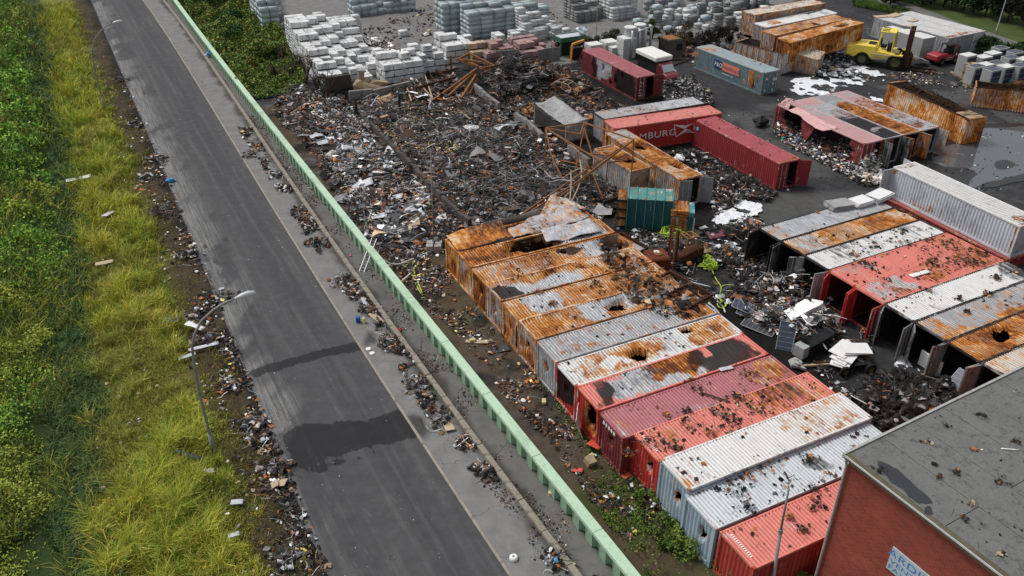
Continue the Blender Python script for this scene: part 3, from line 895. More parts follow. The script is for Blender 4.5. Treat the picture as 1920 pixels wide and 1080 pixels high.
CT['A2'] = rowA(2, "orange rusty container with a small soot ringed hole mid roof, third in the long row", roof='rust', seed=13,
    base=(.55, .25, 0), patches=((.78, .5, .13, .9, 1, .9), (.78, .5, .13, .9, 0, -.5), (.93, .5, .09, .8, 2, .8), (.2, .4, .16, .6, 1, .2), (.60, .8, .07, .3, 2, .9)),
    wall_base=(.75, 0, .35), holes=((.59, .80, .22, .16), (.90, .45, .65, .6)), dents=((.88, .5, .12, .6, .5), (.45, .5, .25, .7, .16)), endholes=hole_e)
CT['A3'] = rowA(3, "rust and zinc streaked container with a blackened near corner and three roof tears", roof='rust', seed=14,
    base=(.45, .4, 0), patches=((.04, .2, .08, .5, 2, .9), (.04, .2, .1, .6, 0, -.6), (.17, .25, .1, .45, 1, .5), (.17, .25, .1, .45, 0, -.4), (.42, .3, .14, .45, 1, .6), (.42, .3, .14, .4, 0, -.6), (.3, .85, .16, .3, 0, .4), (.62, .6, .12, .6, 0, .4)),
    wall_base=(.1, .6, .15), endpatches=((.1, .25, .3, .4, 0, .1),), holes=((.80, .62, .45, .28), (.91, .72, .4, .25), (.80, .2, .6, .2)), dents=((.84, .5, .14, .6, .4), (.4, .6, .25, .6, .15)), endholes=hole_e)
CT['A4'] = rowA(4, "orange container with a cream burnt patch on its roof, fifth in the long row", roof='rust', seed=15,
    base=(.58, .2, 0), patches=((.2, .55, .09, .6, 1, .9), (.2, .55, .09, .6, 0, -.8), (.5, .9, .07, .3, 1, .6), (.06, .5, .06, .7, 0, .2), (.9, .6, .1, .6, 2, .25)),
    wall_base=(.35, .45, .15), endpatches=((.8, .5, .3, .6, 0, .5), (.2, .1, .3, .2, 0, -.2)), endholes=hole_e)
CT['A5'] = rowA(5, "cream and rust container with a jagged black hole mid roof", roof='rust', seed=16,
    base=(.42, .35, 0), patches=((.08, .4, .10, .8, 0, .35), (.27, .6, .12, .7, 0, .15), (.40, .4, .09, .7, 1, .8), (.40, .4, .08, .6, 0, -.5), (.60, .6, .16, .7, 1, .9), (.60, .7, .13, .5, 0, -.5), (.62, .2, .2, .2, 0, .4), (.85, .5, .15, .8, 2, .35)),
    wall_base=(.4, .5, .05), endpatches=((.5, .85, .6, .2, 1, .3), (.6, .2, .5, .3, 0, .5)), holes=((.56, .55, .62, .5),), dents=((.56, .5, .16, .7, .25), (.2, .5, .15, .6, .14)), endholes=hole_e)
CT['A6'] = rowA(6, "grey streaked container with an orange rusted far end, no roof holes", roof='grey', seed=17,
    base=(.18, .5, 0), patches=((.93, .4, .12, .9, 0, .7), (.2, .2, .15, .3, 0, .15), (.5, .7, .3, .3, 2, .1)), wall_base=(.12, .45, .2), endholes=hole_e)
CT['A7'] = rowA(7, "white and brown ringed container with a sharp black hole in its roof", roof='white', seed=18,
    base=(0, .25, 0), patches=((.30, .5, .24, .75, 0, .62), (.28, .45, .07, .25, 0, -.5), (.47, .65, .12, .4, 0, .4), (.82, .5, .15, .9, 0, .75), (.63, .5, .1, .6, 1, .2), (.03, .2, .05, .5, 0, .2)),
    side='red', wall_base=(0, 0, 0), endpatches=((.75, .9, .85, .75, 2, 1.2), (.1, .95, .8, .6, 2, 1.2)), holes=((.415, .42, .62, .48), (.75, .80, .35, .25)), endholes=hole_e)
CT['A8'] = rowA(8, "salmon edged container whose roof is scorched black and blue white with an orange centre", roof='salmon', side='red', seed=19,
    base=(0, 0, 0), patches=((.5, .5, .46, .62, 1, .95), (.22, .4, .2, .8, 2, .42), (.80, .5, .19, .9, 2, .8), (.62, .5, .3, .9, 2, .12), (.55, .75, .13, .5, 0, 1.1), (.43, .65, .10, .35, 0, .7), (.72, .72, .03, .25, 1, -1.2), (.72, .72, .03, .25, 2, -.6), (.07, .5, .05, .9, 2, .4)),
    wall_base=(.1, 0, .25), holes=(), endholes=((.35, .55, .55, .75),))
CT['A9'] = rowA(9, "maroon pink container with a brown scorched far end in the long row", roof='maroon', side='maroon', seed=20,
    base=(0, 0, -.1), patches=((.90, .5, .13, .9, 2, .35), (.90, .4, .12, .9, 0, .55), (.05, .5, .04, .6, 0, .3)), wall_base=(.05, 0, 0), endholes=hole_e)
aE = rad(26.3)
def pxA(label, corner, H=2.66, L=12.1, **k):
    return container(label, None, org=at(*corner, H)[:2], ang=aE, L=L, H=H, group=GA, **k)
CT['A10'] = pxA("salmon red container strewn with charred lumps, next to the tall white container", (1236, 866), roof='salmon', side='red', seed=21,
    base=(0, 0, 0), patches=((.80, .5, .2, .9, 0, .45), (.82, .6, .08, .5, 2, .5), (.25, .6, .1, .4, 2, .3), (.12, .7, .05, .3, 0, .4)), wall_base=(.05, 0, 0), endholes=((.3, .62, .17, .25),))
CT['A11'] = pxA("tall white container with a brown striped far end of its roof", (1291.7, 919), H=2.98, roof='white', side='ltblue', seed=22,
    base=(.02, -.2, 0), patches=((.78, .5, .20, 1.0, 0, .36), (.76, .6, .12, .6, 2, .12), (.03, .2, .05, .4, 0, .5)), sbase=(.1, .2, .05), wall_base=(.05, .3, 0), endholes=((.3, .6, .2, .27),))
CT['A12'] = pxA("pale blue container below the tall white one, debris along its roof edge", (1341.7, 992.5), roof='ltblue', side='ltblue', seed=23,
    base=(0, -.1, 0), patches=((.62, .55, .05, .3, 2, .6), (.3, .9, .3, .15, 2, .3)), wall_base=(.02, 0, 0), endholes=((.35, .55, .2, .25),))
CT['A13'] = pxA("salmon red container nearest to the camera, beside the brick building", (1413.9, 1067.5), L=11.9, roof='salmon', side='salmon', seed=24,
    base=(0, 0, -.05), patches=((.55, .6, .05, .3, 2, .4),), wall_base=(.02, 0, 0), sbase=(0, 0, 0))

DO = ('doors', 'wall')
CT['B0'] = rowB(0, "grey zinc streaked container at the far end of the right row, both doors open", roof='grey', side='grey', seed=31,
    base=(0, .55, 0), patches=((.06, .3, .06, .7, 0, .4), (.9, .5, .15, .6, 2, .35)), sbase=(0, .1, .9), wall_base=(0, .1, .9), dbase=(0, .15, .75), dangs=((100, 85), (90, 80)))
CT['B1'] = rowB(1, "orange container with a pinkish bare patch in the right row", roof='rust', side='grey', seed=32,
    base=(.7, .1, 0), patches=((.10, .5, .12, .9, 1, .5), (.10, .4, .12, .7, 0, -.5), (.42, .5, .07, .7, 0, -.35), (.62, .4, .1, .6, 1, .3), (.75, .4, .1, .5, 2, .2)), sbase=(0, .1, .9), wall_base=(0, .1, .9), dbase=(0, .2, .6), dangs=((75, 75), (90, 80)))
CT['B2'] = rowB(2, "white grey container between the orange and the salmon one in the right row", roof='white', side='white', seed=33,
    base=(.02, .3, 0), patches=((.25, .6, .15, .6, 2, .35), (.85, .7, .1, .5, 2, .35), (.5, .9, .4, .2, 2, .2)), sbase=(0, .2, .7), wall_base=(0, .2, .7), dbase=(0, .4, .35), dangs=((80, 120), (90, 80)), endside='grey')
CT['B3'] = rowB(3, "salmon container with one brown grey patched corner, doors wide open", roof='salmon', side='red', seed=34,
    base=(0, 0, -.05), patches=((.16, .65, .12, .4, 2, .45), (.16, .65, .12, .4, 1, .4), (.9, .4, .12, .7, 0, .4)), sbase=(.1, 0, .1), wall_base=(.1, 0, .1), dangs=((105, 65), (90, 80)), doorpaint='red')
CT['B4'] = rowB(4, "salmon container with two brown grey roof patches and maroon doors ajar", roof='salmon', side='red', seed=35,
    base=(.05, 0, 0), patches=((.09, .5, .10, .7, 1, .55), (.09, .5, .1, .7, 2, .3), (.26, .6, .08, .6, 1, .6), (.26, .6, .08, .6, 2, .3), (.17, .4, .05, .6, 0, .6), (.5, .4, .1, .6, 0, .4), (.88, .5, .15, .8, 0, .5), (.8, .8, .1, .4, 2, .5)), sbase=(.1, 0, .1), wall_base=(.1, 0, .1), dangs=((95, 75), (90, 80)), doorpaint='red')
CT['B5'] = rowB(5, "bright white container with a sooty far end in the right row", roof='white', side='grey', seed=36,
    base=(-.05, -.2, 0), patches=((.95, .5, .10, .7, 2, .7), (.22, .1, .06, .3, 2, .5), (.1, .4, .04, .4, 0, .2)), sbase=(0, .2, .6), wall_base=(0, .2, .6), dbase=(0, .3, .45), dangs=((100, 60), (90, 80)))
CT['B6'] = rowB(6, "grey brown container with rusty edges in the right row", roof='grey', side='grey', seed=37,
    base=(.22, .4, 0), patches=((.5, .02, .5, .15, 0, .6), (.05, .4, .08, .7, 0, .4), (.6, .5, .3, .4, 0, .1)), sbase=(0, .2, .6), wall_base=(.1, .1, .6), dbase=(0, .25, .5), dangs=((90, 50), (90, 80)))
CT['B7'] = rowB(7, "orange brown container with a sooty hole in its roof near the brick building", roof='rust', side='grey', seed=38,
    base=(.65, .15, 0), patches=((.3, .5, .1, .5, 0, .3), (.55, .5, .12, .6, 1, .2)), holes=((.32, .62, .65, .5),), sbase=(0, .2, .6), wall_base=(.2, .1, .6), dbase=(.35, .1, .4), dangs=((85, 100), (90, 80)))
CT['B8'] = rowB(8, "cream and rust container partly hidden behind the flat roof", roof='cream', side='grey', seed=39,
    base=(.35, .2, 0), patches=((.5, .02, .5, .15, 0, .6),), sbase=(0, .2, .6), wall_base=(.3, .1, .4), dbase=(.35, .1, .3), dangs=((100, 100), (90, 80)))

# ------------------------------------------------------------------ others
aE1 = rad(-63.8)
CT['redmid'] = container("dark red container with one open rear door in the middle of the yard", (1305, 225), (1463.7, 307.5), W=2.44, roof='midred', side='midred', seed=41, base=(0, 0, -.1), sbase=(0, 0, -.1),
    ends=('wall', 'doors'), dangs=((0, 0), (0, 150)), patches=((.98, .5, .03, .8, 0, .4),))
CT['po'] = container("grey blue container with a two coloured company sign on its side", (1304.7, 88), (1432.4, 136.5), L=12.05, W=2.5, roof='steelblue', side='steelblue', seed=42, base=(.12, 0, -.1), sbase=(.08, 0, -.2),
    spatches=((.86, .5, .055, .45, 0, .9), (.97, .5, .02, .9, 0, .5), (.01, .5, .02, .9, 0, .5), (.75, .1, .03, .3, 0, .5), (.15, .35, .02, .3, 0, .4)), ends=('wall', 'doors'), dangs=((0, 0), (0, 0)), patches=((.12, .4, .06, .5, 0, .5),), wall_base=(.05, 0, 0))
CT['c1'] = container("maroon container scorched black and white along its side, next to the truck", (1091.7, 93.3), (1195, 145), L=12.2, W=2.5, H=2.75, roof='maroon', side='maroon', seed=43, base=(0, 0, -.2), sbase=(0, 0, 0),
    spatches=((.42, .5, .17, .9, 1, .75), (.42, .5, .20, .9, 2, .22), (.80, .5, .17, 1.3, 2, 1.1), (.23, .5, .04, 1.0, 2, .7), (.5, .05, .15, .3, 1, -.6)), sideholes=((.40, .7, .12, .3), (.64, .35, .15, .35), (.75, .75, .15, .2), (.55, .15, .25, .15)), ends=('wall', 'doors'), dangs=((0, 0), (0, 178)))
CT['c3'] = container("grey cream roofed container lying behind the white lettered red one", (1133, 224), (1326.8, 193.4), L=12.1, W=2.44, roof='grey', side='grey', seed=44,
    base=(.25, .25, 0), patches=((.8, .5, .25, .9, 1, .5), (.8, .5, .25, .9, 0, -.35), (.27, .45, .06, .4, 1, .6), (.27, .5, .03, .2, 0, .4)), wall_base=(.1, .6, .2), sbase=(.3, 0, .6))
CT['c4'] = container("bright red container with white company lettering on its side", (1153, 241), (1356.6, 211.5), L=12.2, W=2.44, roof='red', side='red', seed=45,
    base=(0, 0, -.1), patches=((.45, .8, .12, .3, 2, .35), (.08, .6, .1, .5, 2, .25), (.1, .5, .08, .9, 0, .2)), wall_base=(.55, .3, .1), sbase=(0, 0, -.3))
CT['c6'] = container("rust brown container with open blackened doors beside the teal box", (1135, 250), (1274.6, 337), L=12.0, W=2.36, roof='rust', side='grey', seed=46,
    base=(.85, .05, .1), patches=((.09, .5, .1, .9, 1, .9), (.09, .5, .1, .9, 0, -.5), (.84, .5, .12, .9, 0, -.05), (.95, .5, .04, .8, 1, .3), (.35, .5, .12, .9, 2, .15)), spatches=((.15, .5, .2, .9, 0, .3), (.5, .5, .2, .8, 0, .6), (.75, .3, .1, .8, 0, -.1)), sbase=(.45, .5, 0),
    holes=((.33, .55, .65, .38), (.78, .72, .5, .5)), ends=('wall', 'doors'), dangs=((0, 0), (20, 135)), dbase=(.1, .45, .45), dents=((.78, .7, .12, .4, .3),))
CT['c7'] = container("small rusty container half crushed under the steel frame", (1113, 278.6), (1183, 322), L=5.9, W=2.2, roof='rust', side='grey', seed=47,
    base=(.7, .15, .1), patches=((.5, .5, .15, .9, 2, .4), (.15, .6, .15, .6, 1, .5)), sbase=(.3, .5, .1), wall_base=(.5, .3, .1), holes=((.62, .75, .5, .5),), dents=((.5, .4, .4, .6, .35),))
# ribbed roof trio/quartet in the right background
qT = [(1454.5, 196), (1492, 187.6), (1524, 181), (1557, 175)]
oT = at(1621.8, 269.2, 2.69)[:2]; aT = rad(-63.6); dT = np.array([math.cos(aT), math.sin(aT)]); nT = np.array([-dT[1], dT[0]])
def rowT(i, label, **k):
    o = oT - dT * 12.1 + nT * (2.48 * i)
    return container(label, None, org=o, ang=aT, L=12.1, W=2.44, H=2.69, group="four containers standing side by side behind the dark red one", ends=('wall', 'doors'), **k)
CT['T0'] = rowT(0, "maroon container burst open along its side, household rubble spilling out", roof='pink', side='pink', seed=51, base=(0, 0, -.1), sbase=(0, 0, .1),
    patches=((.25, .9, .2, .3, 1, .6), (.1, .5, .1, .5, 0, .2), (.08, .2, .05, .3, 2, .8)), sideholes=((.40, .62, 3.3, 1.25), (.75, .5, 1.7, .95), (.16, .7, 1.2, .8)), holes=((.14, .12, .9, .45),), dents=((.45, .0, .25, .5, .35),), dangs=((0, 0), (10, 160)))
CT['T1'] = rowT(1, "grey and black scorched container roof beside the burst maroon one", roof='pink', side='grey', seed=52, base=(.0, .85, .05),
    patches=((.05, .5, .12, .9, 1, -.8), (.85, .5, .35, 1.4, 2, .6), (.7, .5, .45, 1.4, 2, .3), (.45, .6, .1, .5, 0, .4), (.82, .5, .05, .3, 2, -.4)), wall_base=(.1, .2, .6), dangs=((0, 0), (90, 95)), dbase=(.1, .2, .6))
CT['T2'] = rowT(2, "vivid orange roofed container, third of the four side by side", roof='grey', side='rust', seed=53, base=(.3, .45, 0),
    patches=((.82, .5, .50, 1.6, 0, .8), (.35, .5, .12, .6, 0, .5), (.12, .5, .12, .9, 0, -.2)), wall_base=(.6, .2, .1), dangs=((0, 0), (70, 100)), dbase=(.55, .3, .1))
CT['T3'] = rowT(3, "pinkish and slate roofed container, farthest of the four side by side", roof='pink', side='grey', seed=54, base=(0, .35, 0),
    patches=((.15, .5, .2, .9, 1, .1), (.38, .5, .2, 1.2, 0, .55), (.75, .5, .3, .9, 1, .5), (.75, .5, .3, .9, 2, .35), (.60, .45, .12, .8, 0, .45), (.9, .3, .06, .3, 0, .6)), holes=((.86, .75, .5, .18),), wall_base=(.1, .3, .5), dangs=((0, 0), (80, 100)), dbase=(.3, .35, .2))
wW = container("long white container resting on a crushed dark red one behind the right row", (1675, 312.5), None, ang=rad(-64.6), org=None, L=12.2, W=2.5, H=2.68, z0=.95, roof='white', side='pale', seed=61,
    base=(.03, -.3, -.1), sbase=(.02, -.1, -.3), patches=((.03, .4, .04, .6, 0, .4), (.95, .6, .06, .5, 0, .5), (.7, .7, .1, .3, 0, .15)), spatches=((.22, .55, .075, .55, 1, .62), (.60, .52, .20, .55, 1, .62), (.3, .1, .1, .2, 0, .35), (.01, .5, .015, 1, 0, .9), (.99, .4, .012, .8, 0, .7)), ends=('doors', 'wall'), dangs=((178, 95), (0, 0)), wall_base=(.02, .5, -.3))
CT['white'] = wW
# crushed dark red container below it
Aw = np.array(wW.location[:2]); aw = wW.rotation_euler[2]
container("crushed dark red container flattened under the long white one", None, org=Aw + np.array([math.sin(aw), -math.cos(aw)]) * .35, ang=aw, L=12.3, W=3.0, H=.93, roof='midred', side='midred', seed=62, base=(.2, 0, .3), sbase=(.25, 0, .25), roofon=True, name="crushed_container", ends=('wall', 'wall'))
# background pile of four burnt containers
GD = "burnt containers heaped at the back of the yard"
def bgc(label, c0, c1, zt, **k):
    return container(label, c0, c1, zt=zt, group=GD, **k)
z2 = 3.6
def ori(p): return at(*p, z2)[:2]
aD = rad(27.5)
CT['D3'] = container("rusty brown container tilted on the burnt heap, its orange side facing the yard", None, org=at(1484.8, 79.2, 3.9)[:2], ang=aD, L=12.2, W=2.4, H=2.75, z0=1.15, tilt=(0, rad(-4.5)), group=GD, roof='rust', side='rust', seed=71, base=(.75, .1, .15), sbase=(.85, .2, 0), patches=((.5, .5, .4, .9, 2, .2), (.9, .5, .1, .9, 0, .3)), holes=((.78, .45, 1.0, .35),), wall_base=(.7, 0, .2), ends=('wall', 'wall'))
e2D = np.array([math.cos(aD), math.sin(aD)]); nD = np.array([-math.sin(aD), math.cos(aD)])
oD = np.array(CT['D3'].location[:2])
CT['D2'] = container("yellow rusted container roof on the burnt heap, behind the orange sided one", None, org=oD + nD * 2.5 - e2D * .35, ang=aD, L=12.2, W=2.4, H=2.75, z0=1.45, tilt=(0, rad(-3)), group=GD, roof='rust', side='rust', seed=72, base=(.55, .45, 0), patches=((.6, .3, .06, .3, 2, .8),), wall_base=(.1, .6, .3))
CT['D1'] = container("ash white roofed container with a burnt ring, on the heap", None, org=oD + nD * 5.15 + e2D * .6, ang=aD, L=12.2, W=2.5, H=2.75, z0=1.7, tilt=(0, rad(-2)), group=GD, roof='white', side='grey', seed=73, base=(.05, .1, 0), patches=((.2, .5, .1, .5, 0, .6), (.1, .2, .06, .4, 2, .5), (.75, .5, .25, .8, 1, .4), (.85, .6, .15, .5, 2, .4), (.5, .95, .5, .15, 2, .5)), wall_base=(.35, .4, .35))
CT['D0'] = container("tan roofed container at the far corner of the burnt heap", None, org=oD + nD * 7.9 + e2D * .9, ang=aD, L=12.2, W=2.5, H=2.75, z0=2.6, tilt=(0, rad(-1)), group=GD, roof='cream', side='grey', seed=74, base=(.35, .35, 0), wall_base=(.45, .35, .2), sbase=(.5, .2, .2))
for i, (dx, dy, nm) in enumerate(((.8, 2.6, "scorched container buried under the middle of the heap"), (.4, 7.0, "grey container under the far corner of the heap"))):
    container(nm, None, org=oD + nD * dy + e2D * dx, ang=aD + rad(2), L=10.5, W=2.6, H=1.5 if i == 0 else 2.4, group=GD, roof='grey', side='grey', seed=75 + i, base=(.3, .2, .6), sbase=(.3, .2, .5), roofon=False, name="shipping_container")
# yellowish crushed container in front of the heap
container("short yellowish container leaning on its side in front of the heap", None, org=at(1466, 133, .0)[:2] + np.array([-.2, .6]), ang=rad(-33), L=4.6, W=2.3, H=2.5, tilt=(rad(10), rad(4)), group=GD, roof='cream', side='cream', seed=78, base=(.4, .2, 0), sbase=(.45, .25, 0), endpatches=(), ends=('wall', 'doors'), dangs=((0, 0), (0, 0)), doorpaint='cream', dbase=(.35, .1, .1))
# open white panelled skip / open top container behind the grey blue one
def open_box(label, p0, ang, L, W, H, z0=0, rib=.9, mat_base=(.35, .45, .1), paint='cream', seed=0, tilt=(0, 0), inner_ribs=True, group=GD, name="open_top_container", bow=0, cat="open container"):
    o = p0
    T = thing(name, label, cat, (o[0], o[1], z0), (tilt[0], tilt[1], ang), group)
    sm = paint_mat(paint, PAINT[paint][1], True)
    for y, fl in ((.04, False), (W - .04, True)):
        sheet("side_wall", L - .1, H - .1, .28, .045, 7, sm, T, 'xz', (.05, y, .05), mat_base, ((.5, .5, .3, .5, 0, .2),), (), ((.5, .9, .35, .9, bow if not fl else -bow),), seed, flip=fl)
    for x, fl in ((.04, False), (L - .04, True)):
        sheet("end_wall", W - .1, H - .1, .28, .045, 7, sm, T, 'yz', (x, .05, .05), mat_base, (), (), (), seed + 3, flip=fl)
    b = MB(); b.bx(.06, L - .06, .06, W - .06, .06, .12); b.build("floor", M_DARKIN, T)
    for y in (0, W - .1):
        b = MB()
        n = 10
        for i in range(n):
            x0, x1 = L * i / n, L * (i + 1) / n
            q0 = bow * math.sin(math.pi * i / n); q1 = bow * math.sin(math.pi * (i + 1) / n)
            sg = 1 if y == 0 else -1
            b.beam((x0, y + .05 + sg * q0, H - .03), (x1, y + .05 + sg * q1, H - .03), .1, .1)
        me = b.mesh("top_rail", sm); m_attr(me, (.9, 0, .1)); link("top_rail", me, T)
    for x in (0, L - .1):
        b = MB(); b.bx(x, x + .1, .1, W - .1, H - .08, H + .02); me = b.mesh("top_rail", sm); m_attr(me, (.9, 0, .1)); link("top_rail", me, T)
    if rib:
        k = int(L / rib)
        for i in range(k + 1):
            b = MB(); x = min(L - .08, i * L / k); b.bx(x, x + .09, -.07, .0, 0, H - .09); me = b.mesh("rib", sm); m_attr(me, (.8, 0, .2)); link("rib", me, T)
    return T
pS = at(1374, 117)[:2]
open_box("open white panelled burnt skip behind the grey blue container", pS, rad(-50), 7.2, 2.7, 2.7, rib=.85, mat_base=(.3, .6, .0), paint='white', seed=5)
M_BOW = plain("burnt_roof_bow", (.05, .04, .035), .8, .4, 3)
oC = at(1664, 155.3, 2.75)[:2]; qC = at(1817, 225.6, 2.75)[:2]
ctC = open_box("rusty open topped container full of bent roof bows by the puddle", oC, math.atan2(qC[1] - oC[1], qC[0] - oC[0]), 12.1, 2.45, 2.75, rib=0, mat_base=(.8, .15, .1), paint='rust', seed=9, group="open topped wrecks by the puddle", bow=.3)
for i in range(34):
    x = .5 + i * .33 + R.uniform(-.1, .1); hgt = 2.7 + .55 * math.sin(min(1, i / 26) * math.pi) + R.uniform(-.1, .1)
    b = MB(); b.tube([(x, .1, 2.68), (x + R.uniform(-.1, .3), .7, hgt), (x + R.uniform(-.1, .4), 1.5, hgt + .1), (x + R.uniform(0, .3), 2.35, 2.68)], .028, 4, caps=False)
    b.build("roof_bow", M_BOW, ctC)
b = MB(); b.bx(9.9, 11.8, .5, 2.3, 2.66, 2.72); b.build("roof_remnant", plain("burnt_tan_sheet", (.4, .28, .18), .8, .4, 2), ctC)
oR = at(1819, 203, 0)[:2]
open_box("bowed rusty tan open wreck at the right edge of the yard", oR + np.array([.2, .4]), rad(-24), 9.5, 2.6, 2.3, rib=0, mat_base=(.55, .5, .1), paint='cream', seed=13, group="open topped wrecks by the puddle", bow=.55)
# white group in front of the path
GF = "pale containers beside the path at the back"
oF = at(1640, 32.5, 2.66)[:2]; aF = rad(-61.5); nF = np.array([-math.sin(aF), math.cos(aF)])
fl = ["white roofed container with planks on top, nearest the orange heap", "white container in the middle of the group by the path", "white container with bright end doors beside the hedge"]
for i in range(3):
    container(fl[i], None, org=oF + nF * 2.5 * i, ang=aF, L=12.1, W=2.44, H=2.66, roof='white', side='grey' if i < 2 else 'white', group=GF, seed=81 + i, base=(.12, -.1, -.1), sbase=(.05, .6, .0), patches=((.97, .5, .04, .8, 0, .5),), ends=('wall', 'doors'), dangs=((0, 0), (0, 0)), wall_base=(0, .35 - .2 * i, .3 - .3 * (i == 2)))
# ================================================================== BRICK BUILDING
ZR = 8.9
cB = at(1580, 850, ZR)[:2]
aW = rad(-60.3); aK = rad(30.2)
dW = np.array([math.cos(aW), math.sin(aW)]); dK = np.array([math.cos(aK), math.sin(aK)])
bl = thing("brick_building", "flat roofed red brick building with grey bitumen roof at the lower right", "building", (cB[0], cB[1], 0), (0, 0, aW))
# local frame: x along the street wall (towards the viewer), y across (away from the street)
LX, LY = 34.0, 40.0
t = NT("red_brick")
pos = t.tc.outputs["Object"]
mp = t.n.new("ShaderNodeMapping"); t.l.new(pos, mp.inputs[0]); mp.inputs["Rotation"].default_value = (rad(90), 0, 0)
br = t.n.new("ShaderNodeTexBrick"); t.l.new(mp.outputs[0], br.inputs["Vector"])
br.inputs["Scale"].default_value = 1.0; br.inputs["Brick Width"].default_value = .24; br.inputs["Row Height"].default_value = .105
br.inputs["Mortar Size"].default_value = .010; br.inputs["Mortar Smooth"].default_value = .2; br.inputs["Bias"].default_value = -.2
br.inputs["Color1"].default_value = (.34, .062, .04, 1); br.inputs["Color2"].default_value = (.22, .045, .03, 1); br.inputs["Mortar"].default_value = (.20, .13, .10, 1)
nb = t.noise(.6, pos, 6, .7); nc = t.noise(9, pos, 4, .8)
c = t.mix(1.0, br.outputs[0], t.math('MULTIPLY_ADD', nb, 1.0, .5), 'MULTIPLY')
c = t.mix(t.math('MULTIPLY', t.ramp01(nc, .62, .72), .7), c, (.02, .014, .012))
c = t.mix(t.math('MULTIPLY', t.ramp01(t.noise(14, pos, 3, .8), .66, .72), .7), c, (.45, .36, .3))
c = t.mix(t.math('MULTIPLY', t.ramp01(nb, .55, .7), .3), c, (.32, .13, .09))
t.bump(br.outputs[1], .5, -.02)
M_BRICK = t.fin(c, .85)
def grid_box(name, x0, x1, y0, y1, z0, z1, mat, parent):
    b = MB(); b.bx(x0, x1, y0, y1, z0, z1); return b.build(name, mat, parent)
grid_box("wall", .22, LX, .22, .52, 0, ZR - .42, M_BRICK, bl)
grid_box("wall", .22, .52, .53, LY, 0, ZR - .42, M_BRICK, bl)
M_TRIM = plain("grey_trim", (.38, .37, .35), .6, .3, 3, dirt=.3)
M_GUT = plain("mossy_gutter", (.11, .10, .065), .9, .5, 3)
t = NT("bitumen_roof")
pos = t.tc.outputs["Object"]
n = t.noise(.7, pos, 6, .65); n2 = t.noise(11, pos, 4, .75); n3 = t.noise(3.2, pos, 5, .7)
c = t.mix(n, (.11, .115, .108), (.19, .19, .18))
c = t.mix(t.math('MULTIPLY', t.ramp01(n3, .52, .66), .6), c, (.06, .065, .062))
c = t.mix(1.0, c, t.math('MULTIPLY_ADD', n2, .8, .6), 'MULTIPLY')
c = t.mix(t.math('MULTIPLY', t.ramp01(t.noise(7, pos, 5, .8), .67, .71), .8), c, (.03, .028, .025))
t.bump(n2, .4, .01)
M_BIT = t.fin(c, .85)
# roof of felt strips: 1.9 m wide, running along x
nst = 11
y = .02
for i in range(nst):
    w = 1.95
    x = .12 + (0 if i % 2 == 0 else 0)
    segs = [(.12, 7.3), (7.3, 15.2), (15.2, 24), (24, LX)] if i % 2 else [(.12, 4.6), (4.6, 11.9), (11.9, 20.1), (20.1, LX)]
    for (a, b_) in segs:
        bb = MB(); bb.bx(a + .012, b_ - .012, .27 + i * w + .012, .27 + (i + 1) * w - .012, ZR - .10, ZR - .02 + R.uniform(-.006, .006))
        bb.build("roof_felt", M_BIT, bl, bevel=.008)
bb = MB(); bb.bx(.3, LX, .3, .27 + nst * 1.95, ZR - .42, ZR - .11); bb.build("roof_deck", plain("roof_deck", (.03, .03, .03), .9), bl)
bb = MB(); bb.bx(.12, LX, .275 + nst * 1.95, LY, ZR - .42, ZR - .03); bb.build("roof_rest", M_BIT, bl)
bb = MB(); bb.bx(.13, LX, .005, .25, ZR - .22, ZR - .0); bb.build("eaves_gutter", M_GUT, bl)
bb = MB(); bb.bx(.13, LX, -.025, .0, ZR - .07, ZR + .015); bb.build("white_edge", plain("white_edge", (.6, .6, .6), .5, .2, 3, dirt=.2), bl)
bb = MB(); bb.bx(.0, .11, .0, LY, ZR - .2, ZR + .045); bb.build("roof_edge", M_TRIM, bl)
bb = MB(); bb.tube([(.2, .02, ZR - .2), (.22, .13, ZR - .5), (.24, .13, .1)], .055, 8); bb.build("downpipe", M_TRIM, bl)
# puddles on the roof
M_PUD = plain("roof_puddle", (.035, .038, .042), .25, .2, 2)
def blob(pts, z, name, mat, parent=None, wz=None, jag=.12, sub=4, **pr):
    P = np.array(pts); n = len(P); out = []
    for i in range(n):
        p0, p1, p2, p3 = P[i - 1], P[i], P[(i + 1) % n], P[(i + 2) % n]
        for k in range(sub):
            t_ = k / sub
            q = .5 * (2 * p1 + (p2 - p0) * t_ + (2 * p0 - 5 * p1 + 4 * p2 - p3) * t_ ** 2 + (3 * p1 - p0 - 3 * p2 + p3) * t_ ** 3)
            out.append(q + NR.normal(0, jag, 2) * .5)
    cen = np.mean(out, 0)
    vs = [(cen[0], cen[1], z)] + [(q[0], q[1], z) for q in out]
    m = len(out)
    return MB().add(vs, [(0, i + 1, (i + 1) % m + 1) for i in range(m)]).build(name, mat, parent, **pr)
Minv = np.array([[math.cos(aW), math.sin(aW)], [-math.sin(aW), math.cos(aW)]])
def roof_xy(px, py): return Minv @ (at(px, py, ZR)[:2] - cB)
for pts in ([(1645,868),(1660,868),(1690,885),(1715,910),(1748,938),(1735,944),(1710,936),(1690,915),(1668,900)], [(1733,952),(1745,950),(1748,962),(1738,966)]):
    blob([roof_xy(*p) for p in pts], ZR + .002, "rain_puddle", M_PUD, bl, jag=.05)
